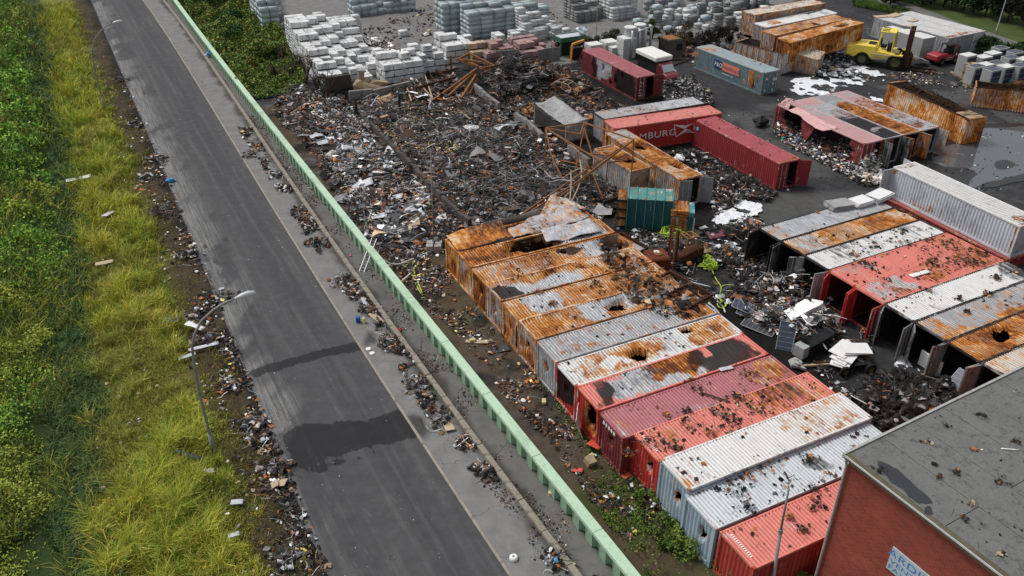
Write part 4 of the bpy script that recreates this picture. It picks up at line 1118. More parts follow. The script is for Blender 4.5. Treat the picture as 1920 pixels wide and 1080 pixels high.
# sign on the street wall (white board, blue print)
M_SIGN = plain("sign_board", (.46, .54, .58), .55, .2, 1.5, dirt=.15)
M_INK = plain("sign_ink", (.07, .22, .5), .6, .2, 3)
FN = bpy.data.fonts
def text_obj(name, s, size, mat, parent, loc, rot, ext=.003, xs=1.0, **pr):
    cu = bpy.data.curves.new(name + "_curve", 'FONT'); cu.body = s; cu.size = size; cu.extrude = ext; cu.space_character = 1.08
    o = bpy.data.objects.new(name, cu); COL.objects.link(o)
    dg = bpy.context.evaluated_depsgraph_get()
    me = bpy.data.meshes.new_from_object(o.evaluated_get(dg)); bpy.data.objects.remove(o)
    me.materials.clear(); me.materials.append(mat); me.name = name
    q = link(name, me, parent, loc, rot, **pr); q.scale = (xs, 1, 1); return q
def wall_x(px, py):   # intersect view ray with street wall plane (local y=.22)
    best = None
    for z in np.arange(0, 8, .01):
        l = Minv @ (at(px, py, z)[:2] - cB)
        d = abs(l[1] - .22)
        if best is None or d < best[0]: best = (d, l[0], z)
    return best[1], best[2]
sx, sz = wall_x(1676, 1024); sx2, sz2 = wall_x(1668, 1053)
H_ = max(.9, sz - sz2)
b = MB(); b.bx(sx, sx + 6.0, .165, .215, sz - H_ * 1.35, sz); sb = b.build("sign_board", M_SIGN, bl)
print("sign", sx, sz, H_, wall_x(1588, 868))
hh = H_ * 1.35
text_obj("lettering", "ARDING", hh * .40, M_INK, sb, (sx - .12, .160, sz - hh * .38), (rad(90), 0, 0), xs=1.3)
text_obj("lettering", "VENT COM", hh * .26, M_INK, sb, (sx + .05, .160, sz - hh * .66), (rad(90), 0, 0), xs=1.4)
text_obj("lettering", "FAX 040", hh * .26, M_INK, sb, (sx + .05, .160, sz - hh * .93), (rad(90), 0, 0), xs=1.3)

# container lettering -------------------------------------------------
M_WHT = plain("white_lettering", (.78, .78, .76), .5, .15, 3)
M_NAVY = plain("navy_panel", (.02, .03, .13), .5, .2, 3)
M_SALM = plain("salmon_panel", (.70, .21, .14), .5, .25, 2)
c4 = CT['c4']; side = [c for c in c4.children if c.name.startswith("side_wall")][0]
def on_side(T, px, py, y=-.03):    # where a ray meets the near side (local y=0) -> local x,z
    a = T.rotation_euler[2]; Mi = np.array([[math.cos(a), math.sin(a)], [-math.sin(a), math.cos(a)]])
    best = None
    for z in np.arange(0, 3.2, .01):
        l = Mi @ (at(px, py, z + T.location[2])[:2] - np.array(T.location[:2])); d = abs(l[1] - y)
        if best is None or d < best[0]: best = (d, l[0], z)
    return best[1], best[2]
x0, z0 = on_side(c4, 1190, 264); x1, z1 = on_side(c4, 1265, 252)
lw = x1 - x0
to = text_obj("lettering", "HAMBURG", .95, M_WHT, c4, (x0 - .2, -.035, z0), (rad(90), 0, 0))
w0 = to.dimensions.x; to.scale = ((x1 - x0 + 1.35) / max(.1, w0), 1, 1); to.location.x = x1 - (x1 - x0 + 1.35)
fx0, fz0 = on_side(c4, 1264, 238); fx1, fz1 = on_side(c4, 1271, 262); fx2, fz2 = on_side(c4, 1301, 253)
b = MB()
def flat(pts): b.add([(x, -.035, z) for x, z in pts] + [(x, -.03, z) for x, z in pts], [tuple(range(len(pts)))])
def stroke(pts, w):
    for (xa, za), (xb, zb) in zip(pts[:-1], pts[1:]): b.beam((xa, -.034, za), (xb, -.034, zb), .01, w)
cx_, cz_ = (fx0 + fx2) / 2 + .1, 1.55
A_, B_, C_, D_ = (fx0, 2.15), (fx2 - .2, 2.05), (fx2 + .15, .95), (fx0 + .35, .85)
b.add([(A_[0], -.036, A_[1]), ((A_[0]+B_[0])/2, -.036, 1.95), (cx_, -.036, cz_), ((A_[0]+cx_)/2, -.036, 1.98)], [(0, 1, 2, 3)])
b.add([(cx_, -.036, cz_), (C_[0], -.036, C_[1]), ((C_[0]+D_[0])/2+.1, -.036, 1.35), (D_[0], -.036, D_[1])], [(0, 1, 2, 3)])
b.add([(A_[0], -.037, A_[1]), (cx_, -.037, cz_+.05), (B_[0], -.037, B_[1]), (cx_, -.037, cz_+.35)], [(0, 1, 2, 3)])
stroke([A_, (fx0 + .12, 1.5), D_], .07); stroke([D_, (cx_, 1.25), C_], .07); stroke([B_, (fx2, 1.5), C_], .07); stroke([A_, (cx_, cz_), C_], .08)
b.build("company_flag", M_WHT, c4)
text_obj("lettering", "SÜD", 1.0, M_WHT, c4, (on_side(c4, 1298, 250)[0], -.035, on_side(c4, 1298, 250)[1]), (rad(90), 0, 0))
po = CT['po']
x0, z0 = on_side(po, 1339, 118); x1, z1 = on_side(po, 1354, 124); x2, z2 = on_side(po, 1386, 137)
zt, zb = 2.1, 1.12
b = MB(); b.bx(x0, x1, -.045, -.03, zb, zt); b.build("company_panel", M_NAVY, po)
b = MB(); b.bx(x1 + .01, x2, -.045, -.03, zb, zt); b.build("company_panel", M_SALM, po)
o = text_obj("lettering", "P&O", .72, M_WHT, po, (x0 + .12, -.05, zb + .25), (rad(90), 0, 0)); o.scale = ((x1 - x0 - .2) / max(.1, o.dimensions.x), 1, 1)
o = text_obj("lettering", "Nedlloyd", .72, M_NAVY, po, (x1 + .12, -.05, zb + .25), (rad(90), 0, 0)); o.scale = ((x2 - x1 - .25) / max(.1, o.dimensions.x), 1, 1)
text_obj("lettering", "www.ponl.com", .30, M_WHT, po, (x1 + .1, -.05, zb - .4), (rad(90), 0, 0))
b = MB(); b.tube([(.45, -.03, 1.9), (.45, -.05, 1.9)], .2, 14); b.build("sticker", plain("blue_sticker", (.1, .4, .65), .5), CT['redmid'])
for (x, z, w, h) in ((.35, 1.7, .25, .35), (.75, 1.75, .25, .3), (.35, 1.1, .3, .15)):
    pass
for T, L_ in ((CT['redmid'], None), (CT['po'], None)):
    L1 = T['_L']
    for k in range(4):
        b = MB(); b.bx(L1 - .03, L1 - .018 + .06, 1.4 + .0, 1.4 + .0, 0, 0)
def glyphs(T, n, x, z, axis='x', s=.16):
    for i in range(n):
        pass
# door stencils on the grey blue container, warning triangle on the maroon one
for (yy, zz, w, h) in ((1.55, 1.5, .3, .35), (1.95, 1.5, .25, .35), (1.55, 1.05, .22, .2), (.45, 1.7, .3, .25), (.4, .35, .2, .25), (1.6, .3, .25, .2), (.9, 2.1, .2, .15), (2.0, 2.1, .25, .12)):
    b = MB(); b.bx(po['_L'] + .03, po['_L'] + .04, yy, yy + w, zz, zz + h); b.build("door_marking", M_WHT, po)
c1 = CT['c1']
for (yy, zz, w, h) in ((.45, 2.0, .18, .16), (.45, 1.6, .2, .1), (.3, 1.2, .4, .05), (.3, .85, .4, .05), (.35, .5, .3, .1)):
    b = MB(); b.bx(c1['_L'] + .03, c1['_L'] + .045, yy, yy + w, zz, zz + h); b.build("door_marking", M_WHT, c1)
b = MB(); l = c1['_L'] + .05; b.add([(l, .72, 1.85), (l, .98, 1.85), (l, .85, 2.1)], [(0, 1, 2)]); b.build("warning_triangle", plain("warning_yellow", (.8, .55, .05), .5), c1)
a11 = CT['A10']
for T, xx, n_ in ((CT['A10'], .06, 11), (CT['A13'], .06, 12)):
    for i in range(n_):
        b = MB(); y0_ = 1.95 - i * .125; b.bx(.30, .42, y0_, y0_ + .075, T.dimensions.z if 0 else (2.664), 2.672); b.build("stencilled_code", M_WHT, T)
for i in range(5):
    b = MB(); b.bx(-.012, -.004, 1.95 - i * .26 - .16, 1.95 - i * .26, 2.2, 2.42); b.build("stencilled_code", M_WHT, CT['A9'])

# ================================================================== LAMPS AND POLES
M_POLE = plain("lamp_grey", (.24, .24, .24), .5, .3, 4, dirt=.3)
M_HEAD = plain("lamp_head", (.55, .56, .57), .35, .15, 3)
def street_lamp(label, base, pts, tip):
    P = at(*base); v = verge_h(np.array([P[0]]), np.array([P[1]]))[0]
    T = thing("street_lamp", label, "street lamp", (P[0], P[1], v), (0, 0, rad(YAW)), "curved street lamps on the verge")
    b = MB(); b.tube([(0, 0, -.3)] + [(r, 0, z - v) for r, z in pts], [.09] + [.085 - .035 * i / len(pts) for i in range(len(pts))], 10)
    b.build("pole", M_POLE, T, smooth=True)
    b = MB(); b.tube([(0, 0, -.1), (0, 0, 1.4)], .125, 10); b.build("pole_base", M_POLE, T, smooth=True)
    r, z = tip[0], tip[1] - v
    b = MB(); b.tube([(r - .15, 0, z - .05), (r, 0, z - .03), (r + .25, 0, z + .02), (r + .6, 0, z + .05), (r + .85, 0, z + .04), (r + .98, 0, z + .0)], [.05, .09, .15, .17, .12, .02], 12)
    h = b.build("lamp_head", M_HEAD, T, smooth=True); 
    return T
arc = [(0, 0), (0, 2.5), (.0, 4.6), (.08, 6.2), (.2, 7.3), (.45, 8.0), (.95, 8.7), (1.6, 9.15), (2.2, 9.4), (2.7, 9.5)]
street_lamp("tall curved grey street lamp on the verge nearest to the camera", (402, 850), arc, (2.85, 9.55))
street_lamp("curved grey street lamp on the verge farther up the road", (197, 205), [(0, 0), (-.03, 2.5), (0, 4.6), (.2, 6.4), (.55, 7.3), (.95, 7.9), (1.6, 8.55), (2.3, 9.0), (2.9, 9.2)], (3.0, 9.23))
P = at(1443, 1127)
T = thing("mast", "slim grey galvanised mast beside the brick building, broken at the top", "mast", tuple(P))
b = MB(); b.tube([(.1, -.1, -.1), (0, 0, 0), (-.22, .1, 4.5)], [.09, .09, .07], 10); b.build("lower_tube", M_POLE, T, smooth=True)
b = MB(); b.tube([(-.22, .1, 4.5), (-.29, .13, 7.0)], [.055, .05], 8); b.build("upper_tube", M_POLE, T, smooth=True)
b = MB(); b.tube([(-.215, .1, 4.38), (-.225, .1, 4.62)], .1, 10); b.build("collar", M_POLE, T)
b = MB(); b.tube([(-.29, .13, 7.0), (-.40, .16, 7.55)], .012, 5); b.tube([(-.40, .16, 7.55), (-.62, .2, 7.95)], [.05, .04], 6); b.tube([(-.40, .16, 7.6), (-.15, .2, 7.75)], .02, 5); b.build("bent_arm", M_POLE, T)
P = at(814, 470)
M_CONC = plain("pale_concrete", (.36, .35, .33), .9, .3, 1.5, dirt=.4)
T = thing("mast", "thin grey pole standing in a concrete block next to the rusty corner container", "mast", tuple(P))
b = MB(); b.tube([(0, 0, .3), (.05, .02, 4), (.15, .05, 8.6)], [.05, .045, .03], 8); b.build("pole", M_POLE, T, smooth=True)
for (x, y) in ((-.32, -.15), (.32, -.15), (-.3, .42), (.34, .42)):
    b = MB(); b.box((x, y, .3), (.56, .5, .6), rz=.12); b.build("concrete_block", M_CONC, T, bevel=.03)
for nm, bpx, top, r in (("thin grey lamp mast by the loose shrubs at the storage yard", (1116, 92), 9.5, .05), ("thin white pole standing on the grass by the path", (1866, 64), 7.5, .07)):
    P = at(*bpx); T = thing("mast", nm, "mast", tuple(P)); b = MB(); b.tube([(0, 0, 0), (.1, 0, top)], [r, r * .7], 8); b.build("pole", M_POLE if r < .06 else M_HEAD, T)
    b = MB(); b.tube([(0, 0, 0), (0, 0, .5)], r * 1.6, 8); b.build("pole_base", M_POLE, T)

# ================================================================== LOW CONCRETE WALLS
def wall_line(name, label, pts, h, w, mat, seg=2.0, cat="wall", jag=.1, part="wall_block"):
    P = [at(*p)[:2] for p in pts]
    T = thing(name, label, cat, (P[0][0], P[0][1], 0))
    for a, b_ in zip(P[:-1], P[1:]):
        L = math.hypot(*(b_ - a)); n = max(1, round(L / seg)); d = (b_ - a) / L; an = math.atan2(d[1], d[0])
        for i in range(n):
            q = a + d * L * (i + .5) / n - P[0]
            b = MB(); hh = h * R.uniform(1 - jag, 1 + jag); b.box((q[0], q[1], hh / 2), (L / n - .03, w, hh), rz=an, rx=R.uniform(-.02, .02), taper=.97)
            b.build(part, mat, T, bevel=.03)
    return T
M_BWALL = plain("sooty_concrete", (.085, .075, .068), .95, .6, .9, dirt=.5)
M_GWALL = plain("grey_concrete", (.22, .21, .20), .95, .45, .9, dirt=.55)
wall_line("yard_wall", "long charred low wall running through the rubble field", [(672,220),(700,248),(745,295),(800,352),(850,402),(882,432)], .95, .35, M_BWALL, 1.3, jag=.14)
wall_line("yard_wall", "brownish low wall curving above the rusty corner container", [(925,434),(970,425),(1010,410),(1064,388)], .95, .45, plain("tan_wall", (.13, .11, .10), .95, .5, 1, dirt=.4), 2.2)
wall_line("yard_wall", "grey retaining wall below the white stone pallets", [(655,190),(700,185),(770,168)], 1.1, .4, M_GWALL, 2.6)
wall_line("yard_wall", "grey concrete wall piece right of the collapsed frame", [(890,170),(912,190),(936,208)], 1.0, .35, M_GWALL, 1.6)
wall_line("yard_wall", "grey concrete wall piece beside the crumpled silver roof", [(967,228),(990,245),(1016,272)], 1.15, .35, M_GWALL, 1.8)
wall_line("yard_wall", "short grey wall stub under the orange steel frame", [(1066,290),(1085,305),(1105,318)], 1.1, .4, M_GWALL, 1.8)
wall_line("yard_wall", "dark slab wall leaning by the bare shrub", [(612,172),(660,164)], 1.5, .3, M_BWALL, 4)
wall_line("plank_fence", "grey concrete plank fence behind the pink stone stacks", [(915,122),(950,118),(985,116)], 1.7, .15, M_GWALL, .5, cat="fence", jag=.02, part="plank")
wall_line("plank_fence", "grey concrete plank fence left of the green machine", [(1008,118),(1030,114),(1050,112)], 1.7, .15, M_GWALL, .5, cat="fence", jag=.02, part="plank")

# ================================================================== STONE PALLETS
def pallet_mesh(name, bw, bd, bh, mat, nz=3, seed=0):
    rs = random.Random(seed); b = MB()
    rows = nz; h0 = .1
    b.bx(-bw/2+.03, bw/2-.03, -bd/2+.03, bd/2-.03, 0, h0 + .01)
    hz = (bh - h0) / rows
    for k in range(rows):
        o = rs.uniform(-.015, .015); p = rs.uniform(-.015, .015)
        b.bx(-bw/2 + o, bw/2 + o, -bd/2 + p, bd/2 + p, h0 + k * hz + .014, h0 + (k + 1) * hz)
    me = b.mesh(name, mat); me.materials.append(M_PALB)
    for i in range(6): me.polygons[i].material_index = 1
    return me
M_PALB = plain("pallet_dark_wood", (.05, .04, .03), .9)  # dark wooden base under each bundle, gives the dark joints between layers
M_PW = plain("wrapped_white_stone", (.66, .67, .66), .6, .5, .8, dirt=0.7000000000000001, world=True)
M_PT = plain("pale_teal_stone", (.40, .47, .48), .65, .5, .8, dirt=0.44999999999999996, world=True)
M_PG = plain("grey_stone", (.26, .265, .26), .8, .5, .8, dirt=0.65, world=True)
M_PP = plain("pink_stone", (.36, .23, .22), .85, .5, .8, dirt=0.44999999999999996, world=True)
M_PY = plain("yellow_stone", (.50, .40, .27), .85, .5, .8, dirt=0.44999999999999996, world=True)
PM = {}
for k, m in (('W', M_PW), ('T', M_PT), ('G', M_PG), ('P', M_PP), ('Y', M_PY)):
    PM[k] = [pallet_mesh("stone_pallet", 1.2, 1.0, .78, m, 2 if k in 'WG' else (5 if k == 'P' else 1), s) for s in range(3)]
n_pal = 0
PAL_LIST = []
def stack(label, group, anchor, rows, kind='W', bw=1.27, bd=1.08, bh=.80, jit=.05, yaw=YAW, world=None):
    """rows near->far; digits = height; anchor = near-left ground corner"""
    global n_pal
    o = np.array(at(*anchor)[:2]) if world is None else np.array(world)
    ex = np.array([math.cos(rad(yaw)), math.sin(rad(yaw))]); ey = np.array([-ex[1], ex[0]])
    nr = len(rows)
    for j, row in enumerate(rows):
        for i, ch in enumerate(row):
            if ch in ' .': continue
            h = int(ch)
            for k in range(h):
                def hh(jj, ii):
                    if 0 <= jj < nr and 0 <= ii < len(rows[jj]) and rows[jj][ii] not in ' .': return int(rows[jj][ii])
                    return 0
                vis = (k == h - 1) or (hh(j - 1, i) <= k) or (hh(j, i - 1) <= k) 
                if not vis: continue
                q = o + ex * (i + .5) * bw + ey * (j + .5) * bd + NR.normal(0, jit * .5, 2) * (1 + (k == h - 1) * 1.2)
                ps = "" if nr < 6 else (", near end" if j < nr / 3 else (", middle part" if j < 2 * nr / 3 else ", far end"))
                if nr >= 6 and i >= 3: ps += " right"
                lv = ps + ", on top" if k == h - 1 and h > 1 else (ps + ", below" if h > 1 else "")
                PAL_LIST.append((math.hypot(q[0], q[1]), kind, R.randrange(3), q[0], q[1], k * bh, rad(yaw) + R.gauss(0, jit * .6), (bw / 1.27, bd / 1.08, bh / .80), label + lv.replace("(", "").replace(")", ""), group, k == h - 1))
g = "pallets of white paving stone in the big stack beside the green verge"
l = "white stone pallet in the big stack by the scrub"
rowsS1 = ["22..1", "22121.1", "332.121", "3.32111", "33221.1", "4432.21", "4.332111", "44332112", "44432211", "5544332", "55443321", "5555433.", "6655544", "6665555", "6666555", "66.65555"]
stack(l, g, (606, 168), rowsS1)
stack("pale bluish stone pallet in the wall along the green scrub", "pale bluish pallets along the green verge", (494, 58), ["44", "55", "55", "55", "66", "66", "66", "66"], 'T')
stack("white stone pallet in the stack at the top picture edge", "white pallets at the top edge left of the yard road", (664, 33), ["22212323", "3332333", "4443443"], 'T')
stack("sooty white stone pallet in the dense block right of the puddle", "sooty white pallets right of the puddle", (722, 160), ["3333", "3343", "44.4"], 'W')
stack("white stone pallet in the front stack next to the yellow pallets", "white pallets in the front stacks", (782, 142), ["323", "342", "4.31"], 'W')
stack("white stone pallet in the stack behind the burnt canopy frame", "white pallets behind the canopy frame", (838, 122), ["333", "333", "443", "4.33"], 'W')
stack("pale green stone pallet in the tall stack left of the bluish slab pile", "pale green pallets in the tall stack", (832, 62), ["5555", "5566", "6666"], 'T')
stack("bluish slab bundle in the widest slab pile", "bluish slab bundles in the widest pile", (880, 76), ["666654", "6676665", "7777665"], 'T', bw=1.9, bh=.62)
stack("white stone pallet stepping down right of the bluish slab pile", "white pallets right of the bluish slab pile", (984, 78), ["3221", "4332.", "544321"], 'W')
stack("yellowish stone pallet between the white and the pink stacks", "yellowish stone pallets", (885, 122), ["22", "33"], 'Y')
stack("pinkish stone bundle in the stacks behind the plank fence", "pinkish stone bundles behind the plank fence", (912, 124), ["221", "23222", "3332333"], 'P', bw=1.15)
stack("pinkish stone bundle near the green hopper machine", "pinkish stone bundles near the green machine", (980, 122), ["222.", "33211", "3332.2"], 'P', bw=1.15)
stack("small white pallet standing before the bluish slab pile", "small white pallets before the slab pile", (932, 88), ["2.2.22.2", "2.2222.2"], 'W', bh=.75)
stack("grey dotted stone pallet in the stack beside the yard road", "grey dotted pallets at the top beside the yard road", (1082, 44), ["222.", "3322", "4433", "44"], 'G')
stack("bright white pallet in the tall stack at the top centre", "bright white pallets at the top centre right", (1148, 40), ["2221", "3343", "4453", "444"], 'W', bh=.95)
l = "low pallet scattered in the storage yard left of the burnt heap"; g = "low pallets scattered at the top right"
rr = random.Random(5)
for j in range(7):
    for i in range(15):
        if rr.random() < .2: continue
        px = 1196 + i * 15.5 + j * 4 + rr.uniform(-3, 3); py = 66 - j * 11 - i * .9 + rr.uniform(-3, 3)
        stack(l, g, (px, py), [rr.choice("1123")], rr.choice('WWGTG'), jit=.3)
for px, py, lab in ((750, 70, "lone white wrapped pallet standing on the yard road"), (1128, 24, "lone white pallet near the top edge"), (1058, 66, "white pallet beside the shrubs at the storage border")):
    stack(lab, None, (px, py), ["1"], 'W')
def flush_pallets():
    # the ones that show largest stay single objects, the far rest is one mass
    PAL_LIST.sort(key=lambda a: a[0] - (3 if a[10] else 0))
    for d_, kind, v_, x, y, z, rz, sc, lab, grp, _t in PAL_LIST[:292]:
        ob = link("stone_pallet", PM[kind][v_], None, (x, y, z), (0, 0, rz)); ob.scale = sc
        tag(ob, lab, "stone pallet", grp)
    VV = []; FF = []; CC = []; b0 = 0
    colr = {'W': (.60, .61, .60), 'T': (.40, .47, .48), 'G': (.26, .265, .26), 'P': (.36, .23, .22), 'Y': (.5, .4, .27)}
    for d_, kind, v_, x, y, z, rz, sc, lab, grp, _t in PAL_LIST[292:]:
        me = PM[kind][v_]; n = len(me.vertices); co = np.empty(n * 3); me.vertices.foreach_get("co", co); co = co.reshape(-1, 3) * np.array(sc)
        c_, s_ = math.cos(rz), math.sin(rz)
        co = np.c_[co[:, 0] * c_ - co[:, 1] * s_ + x, co[:, 0] * s_ + co[:, 1] * c_ + y, co[:, 2] + z]
        f = np.empty(len(me.loops), int); me.loops.foreach_get("vertex_index", f); f = f.reshape(-1, 4)
        VV.append(co); FF.append(f + b0); b0 += n; CC.append(np.tile(np.array(colr[kind]) * R.uniform(.7, 1.1), (len(f), 1)))
    me = np_mesh("stone_pallets", np.concatenate(VV), np.concatenate(FF), vcol_mat("stacked_stone", .75, .3), fcol=np.concatenate(CC))
    tag(link("stone_pallets", me, kind='stuff'), "remaining mass of stacked stone pallets at the back of the storage yard", "stone pallets")
flush_pallets()
# loose slumped white bags / blocks near the big stack
M_BAG = plain("white_bag", (.68, .68, .66), .7, .3, 2, dirt=.25)
def lump(name, label, cat, p, size, mat, group=None, seed=0, flat=.6, rz=None, parent=None, sub=2, rough=.35):
    rs = np.random.default_rng(seed)
    b = MB(); n = 8; m = 5
    for j in range(m + 1):
        th_ = math.pi * j / m
        for i in range(n):
            ph = 2 * math.pi * i / n
            r = 1 + (rs.random() - .5) * rough * 2
            b.v.append((size[0] / 2 * r * math.sin(th_) * math.cos(ph), size[1] / 2 * r * math.sin(th_) * math.sin(ph), max(0, size[2] * (.5 + .5 * math.cos(th_) * r))))
    for j in range(m):
        for i in range(n):
            b.f.append((j * n + i, (j + 1) * n + i, (j + 1) * n + (i + 1) % n, j * n + (i + 1) % n))
    o = b.build(name, mat, parent, loc=tuple(p), rot=(0, 0, rs.random() * 6 if rz is None else rz), smooth=False)
    if parent is None: tag(o, label, cat, group)
    return o
# ================================================================== VEHICLES AND MACHINES
M_YEL = plain("fork_yellow", (.85, .66, .08), .45, .2, 1.5, dirt=.2)
M_RED2 = plain("fork_red", (.34, .015, .02), .5, .3, 2, dirt=.5)
M_TYRE = plain("tyre_rubber", (.015, .015, .016), .85, .3, 4)
M_BLK = plain("black_metal", (.02, .02, .021), .6, .4, 3)
M_MAST = plain("rusty_mast", (.06, .03, .022), .8, .5, 3)
M_GLS = plain("dark_glass", (.02, .025, .03), .1, .1, 1)
M_RIM = plain("wheel_rim", (.12, .11, .06), .6, .3, 3)
M_WPAINT = plain("dirty_white_paint", (.66, .66, .63), .5, .2, 1.2, dirt=.25)
M_RUSTY = plain("rusty_steel", (.28, .12, .05), .9, .6, 2.2, dirt=.45)
M_RUSTD = plain("dark_rusty_steel", (.075, .03, .018), .9, .6, 2.2, dirt=.4)
M_ORUST = plain("orange_rusty_steel", (.26, .12, .05), .9, .5, 2.5, dirt=.35)
M_TANR = plain("tan_burnt_steel", (.42, .33, .23), .9, .4, 2.5, dirt=.45)
M_SILV = plain("galvanised_silver", (.48, .49, .50), .4, .25, 2.5, metal=.3, dirt=.25)
def wheel(T, x, y, z, r, w, name="wheel"):
    b = MB(); b.lathe([(r * .55, -w/2), (r * .92, -w/2), (r, -w/2 + w * .18), (r, w/2 - w * .18), (r * .92, w/2), (r * .55, w/2)], 20, (x, y, z), 'Y')
    o = b.build(name, M_TYRE, T, smooth=False)
    b = MB(); b.lathe([(.001, -w * .3), (r * .2, -w * .32), (r * .25, -w * .2), (r * .56, -w * .35), (r * .56, w * .35), (r * .25, w * .2), (r * .2, w * .32), (.001, w * .3)], 16, (x, y, z), 'Y')
    b.build("rim", M_RIM, o)
    return o
def forklift(label, p, ang, s, body, glass=True, cabmat=None, mast_h=4.2):
    T = thing("forklift", label, "forklift", (p[0], p[1], 0), (0, 0, ang))
    S = lambda *a: tuple(k * s for k in a)
    def BX(name, mat, boxes, bev=.03):
        b = MB()
        for q in boxes: b.bx(*[k * s for k in q])
        return b.build(name, mat, T, bevel=bev * s)
    # x forward (mast at +x), widths about 2.4
    b = MB()
    prof = [(-2.6, .75), (-2.75, 1.15), (-2.6, 1.7), (-2.2, 1.85), (-.6, 1.85), (-.5, 1.5), (1.3, 1.35), (1.5, 1.0), (.6, .8), (-.8, .7), (-1.2, 1.05), (-1.9, 1.1), (-2.2, .75)]
    b.prism([(x * s, z * s) for x, z in prof], -1.05 * s, 1.05 * s)
    b.build("body", body, T, bevel=.05 * s)
    BX("counterweight", body, [(-3.05, -2.35, -1.15, 1.15, .85, 1.75)], .12)
    BX("step_rail", plain("dirty_grey_step", (.3, .3, .27), .7), [(-.9, .8, -1.2, -1.06, .85, .93), (-.9, .8, -1.2, -1.06, 1.15, 1.22)], .01)
    BX("fender", body, [(.75, 1.75, -1.25, -.75, 1.25, 1.4), (.75, 1.75, .75, 1.25, 1.25, 1.4)], .03)
    BX("engine_grille", M_BLK, [(-1.3, -.7, -.5, .5, 1.86, 1.9)], .005)
    # cab
    cm = cabmat or body
    for x, y in ((-.45, -.75), (.75, -.75), (-.45, .75), (.75, .75)):
        b = MB(); b.beam(S(x, y, 1.5), S(x * .9 + .05, y * .93, 3.1), .09 * s); b.build("cab_post", cm, T)
    BX("cab_roof", cm, [(-.5, .8, -.78, .78, 3.07, 3.17)], .03)
    BX("roof_guard", M_RIM, [(-.4, .2, -.6, -.52, 3.18, 3.23), (-.4, .2, -.1, -.02, 3.18, 3.23), (-.4, .2, .5, .58, 3.18, 3.23)], .01)
    BX("seat", M_BLK, [(-.3, .2, -.25, .25, 1.6, 1.85), (-.38, -.25, -.25, .25, 1.85, 2.4)], .04)
    BX("cab_console", M_BLK, [(.3, .66, -.6, .6, 1.45, 1.95)], .03)
    BX("windscreen", M_GLS, [(.68, .70, -.66, .66, 1.95, 2.85)], 0)
    b = MB(); b.beam(S(.55, -.1, 1.5), S(.4, -.1, 2.0), .05 * s); b.tube([S(.28, -.1 + .2 * math.cos(a), 2.05 + .2 * math.sin(a)) for a in np.linspace(0, 6.28, 10)], .02 * s, 5); b.build("steering_wheel", M_BLK, T)
    for x, r, w in ((1.25, .72, .55), (-1.55, .62, .4)):
        for y in (-.95, .95): wheel(T, x * s, y * s, r * s, r * s, w * s)
    # mast
    for y in (-.62, .62):
        b = MB(); b.bx(1.82 * s, 2.2 * s, (y - .2) * s, (y + .17) * s, .2 * s, mast_h * s); b.build("mast_channel", M_MAST, T, bevel=.01)
        b = MB(); b.bx(2.0 * s, 2.15 * s, (y * .75 - .07) * s, (y * .75 + .07) * s, .3 * s, (mast_h + .05) * s); b.build("mast_channel", M_MAST, T)
    for z in (.5, 1.6, 2.7, mast_h - .25):
        b = MB(); b.bx(2.0 * s, 2.12 * s, -.6 * s, .6 * s, z * s, (z + .18) * s); b.build("mast_crossbar", M_MAST, T)
    for y in (-.2, .2):
        b = MB(); b.tube([S(2.05, y, .3), S(2.05, y, mast_h - .5)], .07 * s, 6); b.build("lift_cylinder", M_BLK, T)
    BX("fork_carriage", M_MAST, [(2.22, 2.36, -1.0, 1.0, .35, .55), (2.22, 2.36, -1.0, 1.0, 1.1, 1.3), (2.22, 2.34, -.95, -.8, .35, 1.3), (2.22, 2.34, .8, .95, .35, 1.3)], .02)
    for y in (-.55, .55):
        b = MB(); b.bx(2.37 * s, 2.5 * s, (y - .1) * s, (y + .1) * s, .08 * s, 1.2 * s); b.bx(2.37 * s, 4.6 * s, (y - .1) * s, (y + .1) * s, .05 * s, .13 * s)
        b.build("fork", M_MAST, T)
    BX("headlight", M_WPAINT, [(1.55, 1.62, -.95, -.75, 1.4, 1.6)], .02)
    BX("headlight", M_WPAINT, [(1.55, 1.62, .75, .95, 1.4, 1.6)], .02)
    return T
forklift("big yellow counterbalance forklift with tall black mast on the yard", at(1650, 122)[:2], rad(-28), 1.42, M_YEL, mast_h=3.55)
forklift("small red and black forklift parked before the panel stacks", at(1768, 118)[:2], rad(25), .78, M_RED2, cabmat=M_BLK, mast_h=2.7)
# burnt forklift in the centre court
P = at(1285, 492)[:2]
T = thing("burnt_forklift", "burnt out rust coloured forklift between the container rows", "forklift", (P[0], P[1], 0), (0, 0, rad(205)))
for y in (-.42, .42):
    b = MB(); b.bx(1.25, 1.42, y - .1, y + .1, .1, 3.3); b.build("mast_channel", M_RUSTD, T)
    b = MB(); b.bx(1.28, 1.38, y * .6 - .05, y * .6 + .05, .2, 3.2); b.build("mast_channel", M_RUSTY, T)
for z in (.4, 1.5, 3.0):
    b = MB(); b.bx(1.27, 1.37, -.4, .4, z, z + .15); b.build("mast_crossbar", M_RUSTD, T)
b = MB(); b.prism([(-1.3, .45), (-1.4, 1.1), (-.9, 1.25), (.7, .85), (1.0, .5), (.5, .35), (-.9, .35)], -.42, .42); b.build("body", M_RUSTD, T, bevel=.04)
for x, y, x2 in ((-.75, -.5, -.55), (.65, -.5, .35), (-.75, .5, -.55), (.65, .5, .35)):
    b = MB(); b.beam((x, y, .9), (x2, y * .9, 2.35), .07); b.build("cab_post", M_ORUST, T)
